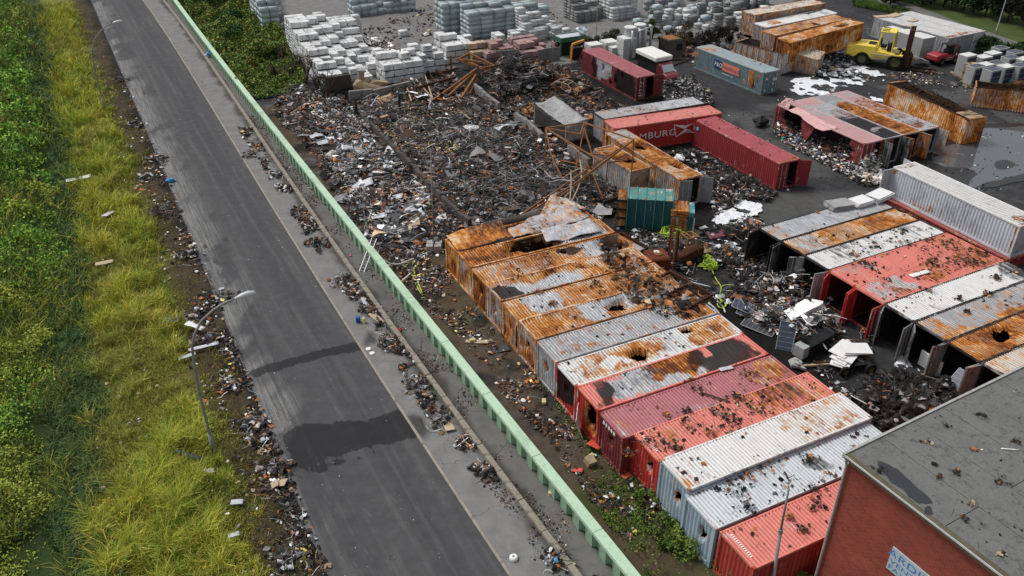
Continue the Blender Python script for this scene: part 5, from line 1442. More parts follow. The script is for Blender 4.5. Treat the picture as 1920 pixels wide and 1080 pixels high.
b = MB(); b.bx(-.6, .4, -.5, -.42, 2.3, 2.4); b.bx(-.6, .4, .42, .5, 2.3, 2.4); b.bx(-.6, -.5, -.42, .42, 2.3, 2.4); b.bx(.3, .4, -.42, .42, 2.3, 2.4); b.bx(-.1, 0, -.42, .42, 2.3, 2.38); b.build("overhead_guard", M_ORUST, T)
for x in (-.85, .75):
    for y in (-.5, .5): wheel(T, x, y, .32, .32, .22)

# truck cab with a white slab roof beside the maroon container
P = at(1212, 150)[:2]
T = thing("lorry", "burnt maroon lorry cab under a big white box lid beside the maroon container", "lorry", (P[0], P[1], 0), (0, 0, rad(-61)))
M_MAR = plain("maroon_cab", (.16, .025, .03), .4, .2, 2, dirt=.3)
b = MB(); b.prism([(1.3, .5), (3.7, .5), (3.75, 1.15), (3.4, 1.4), (2.7, 1.55), (2.1, 2.35), (1.3, 2.4)], -.95 + 1.2, .95 + 1.2); b.build("cab", M_MAR, T, bevel=.06)
b = MB(); b.add([(2.74, .35, 1.6), (2.74, 2.05, 1.6), (2.18, 2.0, 2.3), (2.18, .4, 2.3)], [(0, 1, 2, 3)]); b.build("windscreen", plain("cracked_glass", (.4, .45, .48), .15), T)
b = MB(); b.bx(3.76, 3.86, .3, 2.1, .55, .8); b.build("bumper", M_WPAINT, T, bevel=.03)
b = MB(); b.bx(3.74, 3.8, .4, .7, .9, 1.1); b.build("headlight", M_SILV, T)
b = MB(); b.bx(3.74, 3.8, 1.7, 2.0, .9, 1.1); b.build("headlight", M_SILV, T)
b = MB(); b.bx(-5.0, 1.25, .45, 1.95, .6, .95); b.build("chassis", M_BLK, T)
b = MB(); b.box((-.6, 1.3, 2.85), (4.2, 2.5, .55), ry=.02); b.build("box_lid", plain("cream_white_lid", (.74, .74, .68), .5, .12, 1.2, dirt=.1), T, bevel=.08)
b = MB(); b.bx(-2.4, 1.2, .3, 2.2, .96, 2.5); b.build("load_box", M_BLK, T)
for x in (2.6, -3.2, -4.2):
    for y in (.3, 2.1): wheel(T, x, y, .48, .48, .28)
# green machine with orange loader part
P = at(1050, 108)[:2]
T = thing("hopper_machine", "dark green steel hopper frame beside the maroon container", "machine", (P[0], P[1], 0), (0, 0, rad(YAW)))
M_DG = plain("dark_green_paint", (.03, .12, .07), .5, .3, 2, dirt=.4)
for x in (.1, 3.6):
    for y in (.1, 1.9):
        b = MB(); b.bx(x, x + .2, y, y + .2, 0, 2.2); b.build("leg", M_DG, T)
b = MB(); b.bx(0, 3.9, 0, .12, 1.9, 2.5); b.bx(0, 3.9, 2.0, 2.12, 1.9, 2.5); b.bx(0, .12, .13, 1.99, 1.9, 2.5); b.bx(3.78, 3.9, .13, 1.99, 1.9, 2.5); b.build("rim_frame", M_DG, T)
b = MB(); b.bx(.13, 3.77, .13, 1.99, 2.1, 2.42); b.build("load", plain("pale_load", (.5, .53, .55), .7, .4, 3, dirt=.3), T)
b = MB(); b.bx(.4, 3.3, .3, 1.8, .3, 1.6); b.build("machine_body", M_BLK, T)
tag(lump("tarpaulin", "", "", (P[0] + 2.9, P[1] + 2.2, 2.5), (1.5, 1.1, .9), plain("blue_white_tarp", (.5, .57, .66), .5), seed=4, rough=.5, parent=None), "crumpled blue white tarpaulin on top of the green hopper", "tarpaulin")
P = at(1070, 116)[:2]
T = thing("loader_frame", "orange bent loader frame leaning at the end of the maroon container", "machine", (P[0], P[1], 0), (0, 0, rad(YAW)))
M_OR = plain("orange_paint", (.75, .30, .03), .5, .2, 2, dirt=.25)
b = MB(); b.beam((0, 0, 0), (.2, .1, 2.2), .22); b.beam((.2, .1, 2.2), (2.0, .2, 2.5), .25); b.build("arm", M_OR, T)
b = MB(); b.beam((.9, -.4, .1), (2.0, .1, 1.5), .12); b.build("bracket", M_RUSTD, T)
b = MB(); b.bx(.4, 1.9, .3, 1.2, .2, 1.6); b.build("engine_block", M_BLK, T)
# sheet stacks behind the maroon container
M_SHEET = plain("stacked_white_sheets", (.52, .53, .50), .6, .25, 1.5, dirt=.2)
def sheet_stack(label, p, ang, L, W, H, n, mat, group=None, topmat=None, name="sheet_stack", part="sheet", z=0, cat="sheet stack", jit=.03):
    T = thing(name, label, cat, (p[0], p[1], z), (0, 0, ang), group)
    h = H / n
    for i in range(n):
        b = MB(); b.box((R.uniform(-jit, jit), R.uniform(-jit, jit), (i + .5) * h), (L, W, h * .86), rz=R.uniform(-jit, jit) * .5)
        b.build(part, topmat if (topmat and i == n - 1) else mat, T)
    return T
for i, (px, py, H_) in enumerate(((1112, 108, 1.9), (1140, 104, 2.0), (1152, 108, 1.6), (1172, 112, 3.0))):
    sheet_stack(["low white sheet stack left behind the maroon container", "second white sheet stack behind the maroon container", "lowest white sheet stack directly behind the maroon container", "tall white sheet stack in front of the silver tanks"][i], at(px, py)[:2], rad(YAW), 1.9, 1.7, H_, 8 + i, M_SHEET, "white sheet stacks behind the maroon container", M_WPAINT)
# silver tanks with piping
P = at(1190, 112)[:2]
T = thing("filter_plant", "pair of silver cylindrical tanks with pipework behind the lorry", "tank plant", (P[0], P[1], 0), (0, 0, rad(YAW)))
for i, (x, y) in enumerate(((-.4, .9), (1.5, 1.5))):
    b = MB(); b.lathe([(.001, .4), (.75, .4), (.78, .6), (.78, 3.9), (.82, 3.95), (.82, 4.05), (.001, 4.05)], 20, (x, y, 0)); b.build("tank", M_SILV, T, smooth=False)
    b = MB(); b.lathe([(.001, 4.06), (.8, 4.06), (.7, 4.14), (.001, 4.14)], 20, (x, y, 0)); b.build("tank_lid", M_WPAINT, T)
for k, (x, y) in enumerate(((.45, -.1), (2.75, .7), (-.9, -.4), (1.5, .1))):
    b = MB(); b.tube([(x, y, .1), (x, y, 3.4), (x + .25, y + .4, 3.7), (x + .3, y + .9, 3.75)], .16, 10); b.build("pipe", M_SILV, T, smooth=True)
b = MB(); b.tube([(.2, 0, 3.6), (2.9, .8, 3.8)], .13, 8); b.build("pipe", M_SILV, T, smooth=True)
b = MB(); b.bx(-.9, 2.9, -.5, 2.2, .0, .35); b.build("skid", M_BLK, T)
b = MB(); b.bx(.9, 2.0, -.75, -.55, .4, 1.4); b.build("control_cabinet", plain("signal_yellow", (.8, .42, .02), .5), T)
for k in range(5):
    b = MB(); b.tube([(-.8 + k * .75, -.4, .4), (-.8 + k * .75, -.4, 1.6)], .08, 6); b.build("valve", M_BLK, T)
P = at(1242, 108)[:2]
T = thing("burnt_tank", "scorched half round steel tank with a square opening", "tank", (P[0], P[1], 0), (0, 0, rad(YAW)))
b = MB()
prof = [(0, 0), (2.2, 0)] + [(1.9 + .9 * math.sin(a), 1.25 + 1.25 * math.cos(a)) for a in np.linspace(math.pi * .9, 0, 9)] + [(0, 2.5)]
b.prism(prof, -1.1, 1.1); b.build("shell", plain("scorched_steel", (.11, .10, .075), .6, .6, 1.2, dirt=.5), T)
for k in range(7):
    b = MB(); b.bx(-.06, -.01, -1.05 + k * .33, -.95 + k * .33, .1, 2.4); b.build("rib", M_BLK, T)
b = MB(); b.bx(1.3, 2.2, -1.13, -1.105, 1.0, 1.9); b.build("opening", M_BLK, T)
b = MB(); b.bx(.1, 1.9, -1.0, 1.0, 2.505, 2.55); b.build("rust_patch_sheet", M_ORUST, T)

# burnt cars
def burnt_car(label, p, ang, s=1.0, van=False):
    T = thing("burnt_car", label, "car wreck", (p[0], p[1], 0), (0, 0, ang), "burnt car wrecks in the rubble")
    M = M_TANR
    b = MB(); b.prism([(-2.1, .35), (-2.15, .85), (-1.3, .95), (1.1, .9), (2.0, .8), (2.15, .4)], -.82, .82); b.build("body", M_RUSTD, T, bevel=.05)
    for y in (-.75, .75):
        pts = [(-1.75, y, .9), (-1.2, y * .85, 1.42), (-.2, y * .82, 1.5), (.5, y * .84, 1.38), (1.15, y, .9)]
        b = MB(); b.tube(pts, .05, 6); b.build("roof_rail", M, T)
        b = MB(); b.beam((-.3, y, .9), (-.25, y * .83, 1.5), .07); b.build("pillar", M, T)
    for x, z in ((-1.2, 1.42), (-.2, 1.5), (.5, 1.38)):
        b = MB(); b.beam((x, -.65, z), (x, .65, z), .08, .05); b.build("roof_bow", M, T)
    b = MB(); b.add([(1.15, -.7, .93), (1.15, .7, .93), (2.0, .65, .9), (2.05, -.65, .82)], [(0, 1, 2, 3)]); b.build("bonnet", M_ORUST, T)
    for x in (-1.35, 1.4):
        for y in (-.8, .8):
            pts = [(x + .42 * math.cos(a), y, .36 + .42 * math.sin(a)) for a in np.linspace(-.2, 3.34, 8)]
            b = MB(); b.tube(pts, .04, 5); b.build("wheel_arch", M, T)
            b = MB(); b.lathe([(.12, -.08), (.27, -.08), (.27, .08), (.12, .08)], 12, (x, y, .3), 'Y'); b.build("wheel", M_BLK, T)
    for q, r_ in (((-.9, -.3, .95), 0), ((.1, .35, 1.0), .3)):
        b = MB(); b.box(q, (.5, .5, .5), rz=r_); b.build("seat", M_BLK, T)
    return T
burnt_car("burnt out car with tan bare roof frame next to the maroon container", at(1062, 176)[:2], rad(-35))
burnt_car("burnt car shell tipped behind the first wreck in the rubble", at(1036, 158)[:2] , rad(15))
burnt_car("burnt car frame buried in black rubble near the plank fence", at(960, 130)[:2], rad(5))
burnt_car("burnt car skeleton in the middle of the black scrap heap", at(1010, 152)[:2], rad(70))

# crumpled silver roofed lorry box
def warped(name, label, cat, P4, nx, ny, amp, mat, thick=.04, sag=0, seed=0, parent=None, mat_attr=None, crease=1.0, group=None):
    """bent sheet between four 3D corners"""
    P4 = [np.array(p, float) for p in P4]
    u = np.linspace(0, 1, nx)[None, :, None]; v = np.linspace(0, 1, ny)[:, None, None]
    S = (P4[0] * (1 - u) + P4[1] * u) * (1 - v) + (P4[3] * (1 - u) + P4[2] * u) * v
    nrm = np.cross(P4[1] - P4[0], P4[3] - P4[0]); nrm /= np.linalg.norm(nrm)
    L = np.linalg.norm(P4[1] - P4[0]); Wd = np.linalg.norm(P4[3] - P4[0])
    uu = u[..., 0] * L + 0 * v[..., 0]; vv = v[..., 0] * Wd + 0 * u[..., 0]
    d = (fbm(uu + seed * 7.3, vv, crease * .8, 4, seed) - .5) * 2 * amp - sag * np.sin(np.pi * u[..., 0]) * np.sin(np.pi * (v[..., 0] * .8 + .1))
    ed = (fbm(uu, vv, 1.5, 3, seed + 4) - .5) * amp * .8
    V = S + nrm * d[..., None] + np.array([1, 1, 0]) * ed[..., None] * .5
    V = V.reshape(-1, 3)
    c = V.mean(0); c[2] = V[:, 2].min() if parent is None else 0
    if parent is None: V = V - c
    idx = np.arange(nx * ny).reshape(ny, nx)
    F = np.stack([idx[:-1, :-1], idx[:-1, 1:], idx[1:, 1:], idx[1:, :-1]], -1).reshape(-1, 4)
    at_ = None
    if mat_attr is not None: at_ = {"M": np.tile(np.array(mat_attr, float), (len(V), 1))}
    me = np_mesh(name, V, F, mat, at_, smooth=False)
    o = link(name, me, parent, tuple(c) if parent is None else (0, 0, 0))
    m = o.modifiers.new("thickness", 'SOLIDIFY'); m.thickness = thick
    if parent is None: tag(o, label, cat, group)
    return o
M_CRUM = plain("crumpled_zinc", (.34, .34, .34), .55, .45, 1.6, dirt=.45)
P = at(1002, 240)[:2]
T = thing("lorry_box_wreck", "burnt lorry box with crumpled silver roof hanging into the rubble", "lorry wreck", (P[0], P[1], 0), (0, 0, rad(-56)))
warped("roof", "", "", [(0, .1, 2.6), (5.4, .0, 1.9), (5.6, 2.6, 2.2), (0, 2.6, 2.9)], 26, 12, .28, M_CRUM, .04, .35, 3, T)
warped("side_wall", "", "", [(.1, 0, .1), (5.4, 0, .1), (5.4, .05, 1.8), (.1, .05, 2.5)], 20, 8, .12, plain("charred_sheet", (.05, .048, .045), .8, .5, 1.5), .04, 0, 8, T)
warped("end_wall", "", "", [(5.45, .1, .1), (5.5, 2.5, .1), (5.6, 2.6, 2.1), (5.4, .1, 1.8)], 12, 8, .08, paint_mat('grey', PAINT['grey'][1], True), .04, 0, 9, T, (.3, .5, .3))
warped("end_wall", "", "", [(0, .1, .1), (-.1, 2.5, .1), (0, 2.5, 2.7), (0, .1, 2.5)], 12, 8, .1, M_RUSTD, .04, 0, 10, T)
for x in (0, 5.45):
    for y in (0, 2.55):
        b = MB(); b.beam((x, y, 0), (x, y, 2.5 if x == 0 else 2.0), .1); b.build("corner_post", M_TANR, T)
b = MB(); b.tube([(1.5, 2.9, .2), (3.5, 3.3, 1.6), (5.4, 2.9, 2.1)], .06, 5); b.build("bent_rail", M_TANR, T)
# teal skip pair
P = at(1172, 429)[:2]
M_TEALT = paint_mat('teal', PAINT['teal'][0]); M_TEALS = paint_mat('teal', PAINT['teal'][1], True)
T = thing("waste_container", "dark teal ribbed steel waste container, burnt at its left end", "waste container", (P[0], P[1], 0), (0, 0, rad(-8)))
def TB(nm, q, mat, m=(.1, 0, .1)):
    b = MB(); b.bx(*q); me = b.mesh(nm, mat); m_attr(me, m); return link(nm, me, T)
TB("body", (0, 3.75, 0, 2.3, .05, 2.72), M_TEALS, (.05, 0, .15)); TB("top_plate", (0, 3.75, 0, 2.3, 2.725, 2.78), M_TEALT, (.25, .1, .2))
for k in range(6):
    x = k * .73
    TB("rib", (x, x + .09, -.08, -.003, 0, 2.8), M_TEALT, (.05, 0, .1)); TB("rib", (x, x + .09, -.002, 2.3, 2.785, 2.86), M_TEALT, (.1, 0, .1))
TB("burnt_end", (-.75, -.02, .1, 2.2, .05, 2.6), paint_mat('rust', PAINT['rust'][1], True), (.6, .1, .5))
for z in (.1, .9, 1.7, 2.5): TB("end_bar", (-.85, -.02, -.02, .08, z, z + .12), M_BLK)
P = at(1254, 437)[:2]
T = thing("waste_container", "smaller rust and teal container next to the dark teal one", "waste container", (P[0], P[1], 0), (0, 0, rad(-10)))
TB("body", (0, 1.85, 0, 1.9, .05, 1.6), M_TEALS, (.25, 0, .0)); TB("side_panel", (.05, 1.3, -.03, -.003, .1, 1.5), paint_mat('rust', PAINT['rust'][1], True), (.5, .4, 0)); TB("lid", (-.02, 1.4, -.04, 1.92, 1.61, 2.1), paint_mat('rust', PAINT['rust'][0]), (.65, .2, 0)); TB("lid", (1.42, 1.88, -.04, 1.92, 1.61, 2.0), M_TEALT, (.1, .1, .0)); TB("side_bar", (1.86, 1.96, -.05, .1, 0, 1.5), M_WPAINT)
# rust red tank and tray in the centre court
P = at(1228, 517)[:2]
T = thing("rusty_tank", "dark rust red cube shaped tank with a white scrap on its lid", "tank", (P[0], P[1], 0), (0, 0, rad(12)))
b = MB(); b.bx(-.85, .85, -.85, .85, .02, 1.9); b.build("body", plain("oxide_red", (.13, .035, .018), .8, .5, 1.5, dirt=.3), T, bevel=.12)
b = MB(); b.lathe([(.001, 1.91), (.35, 1.91), (.33, 1.98), (.001, 1.98)], 14, (.1, 0, 0)); b.build("lid", M_RUSTY, T)
lump("scrap", "", "", (0, .1, 1.97), (.4, .5, .12), M_WPAINT, seed=3, parent=T, rz=1)
P = at(1176, 492)[:2]
T = thing("rusty_trough", "rust coloured open steel trough tilted beside the cube tank", "trough", (P[0], P[1], 0), (0, rad(4), rad(-48)))
b = MB(); b.bx(-1.4, 1.4, -.55, -.47, .3, 1.9); b.bx(-1.4, 1.4, .47, .55, .3, 1.9); b.bx(-1.4, -1.32, -.46, .46, .3, 1.9); b.bx(1.32, 1.4, -.46, .46, .3, 1.9); b.build("wall", M_RUSTD, T)
b = MB(); b.bx(-1.31, 0, -.46, .46, 1.6, 1.66); b.build("rust_plate", M_RUSTY, T)
b = MB(); b.bx(.02, 1.31, -.46, .46, 1.6, 1.64); b.build("grey_plate", M_CRUM, T)
# dark steel rack lying across the grey streaked container's end
zc = 2.75
P = at(1275, 545, zc)[:2]
T = thing("steel_rack", "dark rusty rectangular steel frame lying on the grey streaked container", "steel frame", (P[0], P[1], zc), (rad(4), 0, rad(-52)))
for (a, b_) in (((-1.9, -1.0), (1.9, -1.0)), ((-1.9, 1.0), (1.9, 1.0)), ((-1.9, -1.0), (-1.9, 1.0)), ((1.9, -1.0), (1.9, 1.0)), ((.0, -1.0), (.0, 1.0))):
    b = MB(); b.beam((a[0], a[1], .2), (b_[0], b_[1], .12), .12, .22); b.build("frame_bar", M_RUSTD, T)
# solar panel stacks (right)
M_PV = plain("solar_cells", (.025, .03, .06), .25, .3, 2)
M_PVF = plain("panel_frame", (.50, .51, .51), .5, .2, 2)
M_CARD = plain("grey_carton", (.33, .34, .33), .75, .3, 1.5)
GPV = "wrapped stacks of solar panels at the right"
def pv_stack(label, px, py, H=2.3, W=1.15, L=1.75, ang=YAW, top='W', front=True):
    P = at(px, py)[:2]
    T = thing("panel_stack", label, "panel stack", (P[0], P[1], 0), (0, 0, rad(ang)), GPV)
    b = MB(); b.bx(0, L, 0, W, 0, .14); b.build("pallet", plain("pallet_wood", (.35, .26, .16), .9), T)
    b = MB(); b.bx(.02, L - .02, .02, W - .02, .15, H - .05); b.build("carton", M_CARD, T, bevel=.02)
    b = MB(); b.bx(0, L, 0, W, H - .045, H + .02); b.build("lid", M_WPAINT if top == 'W' else M_PVF, T)
    if top == 'P':
        b = MB(); b.bx(.08, L - .08, .08, W - .08, H + .022, H + .03); b.build("solar_panel", M_PV, T)
    if front:
        n = 3
        for i in range(n):
            for j in range(2):
                z0_ = .25 + i * (H - .4) / n; x0_ = .3 + j * (L - .35) / 2
                b = MB(); b.bx(x0_, x0_ + (L - .45) / 2, -.02, .015, z0_, z0_ + (H - .4) / n - .07); b.build("solar_panel", M_PV, T)
    return T
lst = [(1813, 134, 2.6, 'W'), (1829, 150, 2.2, 'P'), (1860, 158, 2.3, 'P'), (1843, 131, 2.2, 'W'), (1862, 122, 2.1, 'W'), (1876, 110, 2.0, 'P'), (1847, 146, 2.2, 'W'), (1868, 143, 2.2, 'P'), (1885, 150, 2.2, 'W'), (1893, 132, 2.2, 'P'), (1905, 120, 2.1, 'P'), (1912, 150, 2.3, 'P'), (1918, 135, 2.2, 'W')]
pvl = ["tall white topped panel stack nearest the red forklift", "panel stack with a dark top behind the wooden pallet towers", "large panel stack with a grid of dark panels on its front", "white topped panel stack behind the nearest row", "white topped panel stack in the farthest row", "dark topped panel stack at the back by the hedge", "white topped panel stack behind the burnt pallet tower", "dark topped panel stack in the middle of the group", "white topped panel stack right of the panel grid", "dark topped panel stack in the rear right of the group", "dark topped panel stack farthest right at the back", "dark topped panel stack cut by the right picture edge", "white topped panel stack cut by the right picture edge"]
for i, (px, py, H_, tp) in enumerate(lst):
    pv_stack(pvl[i], px - 10, py + 12, H_, 1.3, 1.9, YAW + R.uniform(-4, 4), tp)
for i, (px, py, H_) in enumerate(((1672, 96, 2.5), (1700, 104, 2.6), (1722, 112, 2.7))):
    pv_stack(["grey panel stack behind the yellow forklift's roof", "second grey panel stack before the white containers", "sooty grey panel stack at the end of the white containers"][i], px, py, H_, 2.6, 2.3, YAW, 'W', i == 0)
# wooden pallet towers
M_WOOD = plain("pallet_planks", (.42, .32, .19), .9, .35, 2.5, dirt=.15)
M_BURNW = plain("burnt_wood", (.05, .035, .025), .9, .5, 2.5)
def pallet(T, x, y, z, mat, rz=0, name="pallet", tilt=0, parent_only=True):
    b = MB()
    for k in range(5): b.box((0, -.4 + k * .2, .12), (1.2, .12, .022))
    for k in (-.52, 0, .52): b.box((k, 0, .06), (.09, .9, .09))
    return b.build(name, mat, T, loc=(x, y, z), rot=(tilt, 0, rz))
for (px, py, n, m, lab) in ((1812, 148, 13, M_WOOD, "tower of stacked wooden pallets beside the black wrapped drum"), (1851, 155, 11, M_WOOD, "tower of wooden pallets on a grey carton at the panel stacks")):
    P = at(px, py)[:2]; T = thing("pallet_tower", lab, "pallet tower", (P[0], P[1], 0), (0, 0, rad(YAW)))
    for k in range(n): pallet(T, R.uniform(-.04, .04), R.uniform(-.04, .04), k * .15, m if k != 5 else M_BURNW, R.uniform(-.05, .05))
for (px, py, lab) in ((1820, 149, "black wrapped tall drum with a tan lid"), (1838, 152, "black wrapped drum with a small pallet on top")):
    P = at(px, py)[:2]; T = thing("wrapped_drum", lab, "drum", (P[0], P[1], 0))
    b = MB(); b.lathe([(.001, 0), (.6, 0), (.66, .3), (.62, 1.0), (.66, 1.7), (.58, 1.95), (.001, 1.95)], 14); b.build("wrapping", M_BLK, T)
    b = MB(); b.lathe([(.001, 1.955), (.5, 1.955), (.5, 2.0), (.001, 2.0)], 14); b.build("lid", M_WOOD, T)
for (px, py, rz, z, lab) in ((1330, 470, .9, .04, "long light wooden pallet lying on the court near the burnt forklift"), (1300, 440, .4, .04, "wooden pallet lying behind the burnt forklift"), (1872, 163, .3, .02, "flat wooden pallet in front of the panel stacks"), (1792, 138, .2, .02, "loose wooden pallet left of the pallet tower")):
    P = at(px, py)[:2]; T = thing("wooden_pallet", lab, "pallet", (P[0], P[1], z), (0, 0, rad(YAW) + rz)); 
    for k in range(7): 
        b = MB(); b.box((-.6 + k * .2, 0, .12), (.13, .85, .025)); b.build("plank", M_WOOD, T)
    for k in (-.38, 0, .38):
        b = MB(); b.box((0, k, .06), (1.4, .09, .09)); b.build("bearer", M_WOOD, T)
# small teal yellow plate compactor
P = at(1893, 158)[:2]
T = thing("compactor", "small teal and yellow machine on the yard near the panel stacks", "machine", (P[0], P[1], 0), (0, 0, .3))
b = MB(); b.bx(-.6, .6, -.4, .4, .02, .18); b.build("base_plate", M_YEL, T); b = MB(); b.bx(-.4, .3, -.35, .35, .19, .7); b.build("body", plain("teal_body", (.1, .4, .36), .5), T, bevel=.08)
b = MB(); b.tube([(.3, -.3, .6), (.9, -.3, 1.1), (.9, .3, 1.1), (.3, .3, .6)], .04, 6); b.build("handle", M_YEL, T)
# ================================================================== VEGETATION
def veg_mat(name):
    t = NT(name); a = t.attr("Col").outputs["Color"]
    c = t.mix(1.0, a, t.math('MULTIPLY_ADD', t.noise(1.2, t.tc.outputs["Object"], 4), .9, .55), 'MULTIPLY')
    t.b.inputs["Subsurface Weight"].default_value = 0
    return t.fin(c, .75, 0, .15)
M_VEG = veg_mat("foliage")
def blades(P, h, w, lean, col, rs=NR):
    n = len(P); th = rs.random(n) * 6.283; ph = rs.random(n) * 6.283
    wx, wy = np.cos(th) * w / 2, np.sin(th) * w / 2
    lx, ly = np.cos(ph) * lean * h, np.sin(ph) * lean * h
    V = np.zeros((n, 6, 3))
    for j, (s_, ww, ll) in enumerate(((0, 1, 0), (.55, .75, .32), (1, .12, 1.0))):
        z = h * (s_ if j < 2 else (1 - .25 * lean))
        V[:, 2*j] = np.c_[P[:, 0] - wx * ww + lx * ll, P[:, 1] - wy * ww + ly * ll, P[:, 2] + z]
        V[:, 2*j+1] = np.c_[P[:, 0] + wx * ww + lx * ll, P[:, 1] + wy * ww + ly * ll, P[:, 2] + z]
    F = (np.arange(n)[:, None, None] * 6 + np.array([[0,1,3,2],[2,3,5,4]])[None]).reshape(-1, 4)
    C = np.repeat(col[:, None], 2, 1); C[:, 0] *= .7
    return V.reshape(-1, 3), F, C.reshape(-1, 3)
def leaves(P, s, col, rs=NR, up_=.5):
    n = len(P)
    a = rs.normal(0, 1, (n, 3)); a /= np.linalg.norm(a, axis=1)[:, None]
    b = rs.normal(0, 1, (n, 3)); b[:, 2] *= up_; b -= a * (a * b).sum(1)[:, None]; b /= np.linalg.norm(b, axis=1)[:, None] + 1e-6
    s = s[:, None]
    V = np.stack([P - a * s * .5, P + b * s * .33, P + a * s * .55, P - b * s * .33], 1)
    F = (np.arange(n)[:, None] * 4 + np.arange(4)[None])
    return V.reshape(-1, 3), F, col
def pick(cols, n, var=.3, rs=NR):
    tab = np.array(cols); c = tab[rs.integers(0, len(tab), n)]
    return c * (1 - var + 2 * var * rs.random((n, 1)))
def vegobj(name, label, cat, geo, kind='stuff', parent=None):
    V = []; F = []; C = []; b0 = 0
    for v, f, c in geo: V.append(v); F.append(f + b0); C.append(c); b0 += len(v)
    o = link(name, np_mesh(name, np.concatenate(V), np.concatenate(F), M_VEG, fcol=np.concatenate(C)), parent)
    if kind: o['kind'] = kind
    if label: tag(o, label, cat)
    return o
def verge_points(n, d0, d1, y0=17, y1=142, pw=1.6):
    u = NR.random(n)
    y = (y0 ** (1 - pw) + u * (y1 ** (1 - pw) - y0 ** (1 - pw))) ** (1 / (1 - pw))
    d = d0 + (d1 - d0) * NR.random(n)
    x = rL(y) - d / .9 * ditch_k(y)
    return x, y, d
def on_ground(x, y): return np.c_[x, y, verge_h(x, y)]
YG = [(.66, .58, .08), (.50, .54, .08), (.74, .55, .12), (.38, .46, .07), (.24, .36, .06)]
DG = [(.09, .19, .07), (.14, .23, .07), (.06, .12, .05), (.22, .27, .08)]
BG = [(.16, .34, .05), (.24, .44, .06), (.08, .20, .03), (.36, .50, .08)]
x, y, d = verge_points(270000, .7, 11.0)
nn_ = fbm(x, y, .45, 4, 201); n2_ = fbm(x, y, .13, 3, 205)
prob = sstep(1.4, 4.4, d + (n2_ - .5) * 6) * sstep(.22, .5, nn_ + .08) * (1 - .55 * sstep(8.5, 10.5, d + (nn_ - .5) * 3))
prob = np.maximum(prob, (.10 + .40 * sstep(.42, .6, nn_)) * (d > .7))
k = NR.random(len(x)) < prob; x, y, d, nn_, n2_ = x[k], y[k], d[k], nn_[k], n2_[k]
clp = fbm(x, y, 1.3, 3, 219)
h = (.06 + .42 * nn_ + .75 * sstep(.45, .7, clp)) * (.5 + NR.random(len(x))) * (.22 + .88 * sstep(2.2, 6, d)) * (1 + .3 * (n2_ > .5))
sc_ = np.clip(y / 40, 1, 2.3)
col = pick(YG, len(x), .25)
g_ = sstep(.42, .62, fbm(x, y, .3, 3, 215)); col = col * (.52 + .98 * clp[:, None]); col = col * (1 - .35 * g_[:, None]) + np.array([.14, .26, .04]) * .45 * g_[:, None]
tp_ = sstep(.52, .66, fbm(x, y, .16, 4, 217)); col = col * (1 - .4 * tp_[:, None]) + np.array([.38, .33, .12]) * .4 * tp_[:, None]; h = h * (1 - .3 * tp_)
br_ = sstep(4.2, 1.5, d + (nn_ - .5) * 4); col = col * (1 - .6 * br_[:, None]) + np.array([.17, .11, .05]) * .6 * br_[:, None]
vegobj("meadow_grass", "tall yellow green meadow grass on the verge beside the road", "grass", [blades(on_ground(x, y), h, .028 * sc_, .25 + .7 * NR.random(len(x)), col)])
x, y, d = verge_points(90000, 9.0, 14.0)
nn_ = fbm(x, y, .5, 4, 221); cd = 11.3 + (fbm(x, y, .12, 3, 9) - .5) * 6
k = (abs(d - cd) < 1.35 * (.4 + 1.2 * nn_)) & (NR.random(len(d)) < .75); x, y, d, nn_ = x[k], y[k], d[k], nn_[k]
vegobj("ditch_reeds", "dark green reeds and sedge filling the ditch", "reeds", [blades(on_ground(x, y), (.25 + .6 * nn_) * (.5 + NR.random(len(x))), .04 * np.clip(y / 40, 1, 2.3), .4 + .7 * NR.random(len(x)), pick(DG, len(x), .3))])
# brambles and mixed scrub beyond the ditch
x, y, d = verge_points(290000, 11.4, 33.0)
mound = np.maximum(0, fbm(x, y, .42, 3, 231) - .38) * 5.0; fine_ = fbm(x, y, 1.6, 3, 233)
k = NR.random(len(x)) < (.55 + .45 * sstep(.35, .6, fine_)) * np.where(y > 62, .85, 1) * sstep(12.2, 13.4, d + (fbm(x, y, .28, 3, 237) - .5) * 4.5) * (.7 + .3 * sstep(.62, .48, fbm(x, y, .3, 3, 239))); x, y, d, mound, fine_ = x[k], y[k], d[k], mound[k], fine_[k]
P = on_ground(x, y); P[:, 2] += mound * NR.random(len(x)) ** .35 + .25 * fine_ * NR.random(len(x))
col = pick(BG, len(x), .35); gy_ = sstep(.52, .66, fbm(x, y, .12, 3, 241)); col = col * (1 - .6 * gy_[:, None]) + np.array([.38, .36, .06]) * .6 * gy_[:, None]
dk_ = sstep(.56, .70, fbm(x, y, .2, 3, 247)); col = col * (1 - .35 * dk_[:, None])
vegobj("bramble_thicket", "leafy green bramble and scrub thicket left of the ditch", "brambles", [leaves(P, (.10 + .10 * NR.random(len(x))) * np.clip(y / 38, 1, 2.4), col)])
x, y, d = verge_points(110000, 11.4, 32.0)
nn_ = fbm(x, y, .3, 3, 239); k = nn_ > .47; x, y, nn_ = x[k], y[k], nn_[k]
vegobj("dry_reed_tufts", "yellowish dry grass tufts among the brambles", "grass", [blades(on_ground(x, y) + [0, 0, .1], .5 + .9 * NR.random(len(x)), .03 * np.clip(y / 38, 1, 2.4), .3 + .7 * NR.random(len(x)), pick(YG + DG + DG, len(x), .35))])
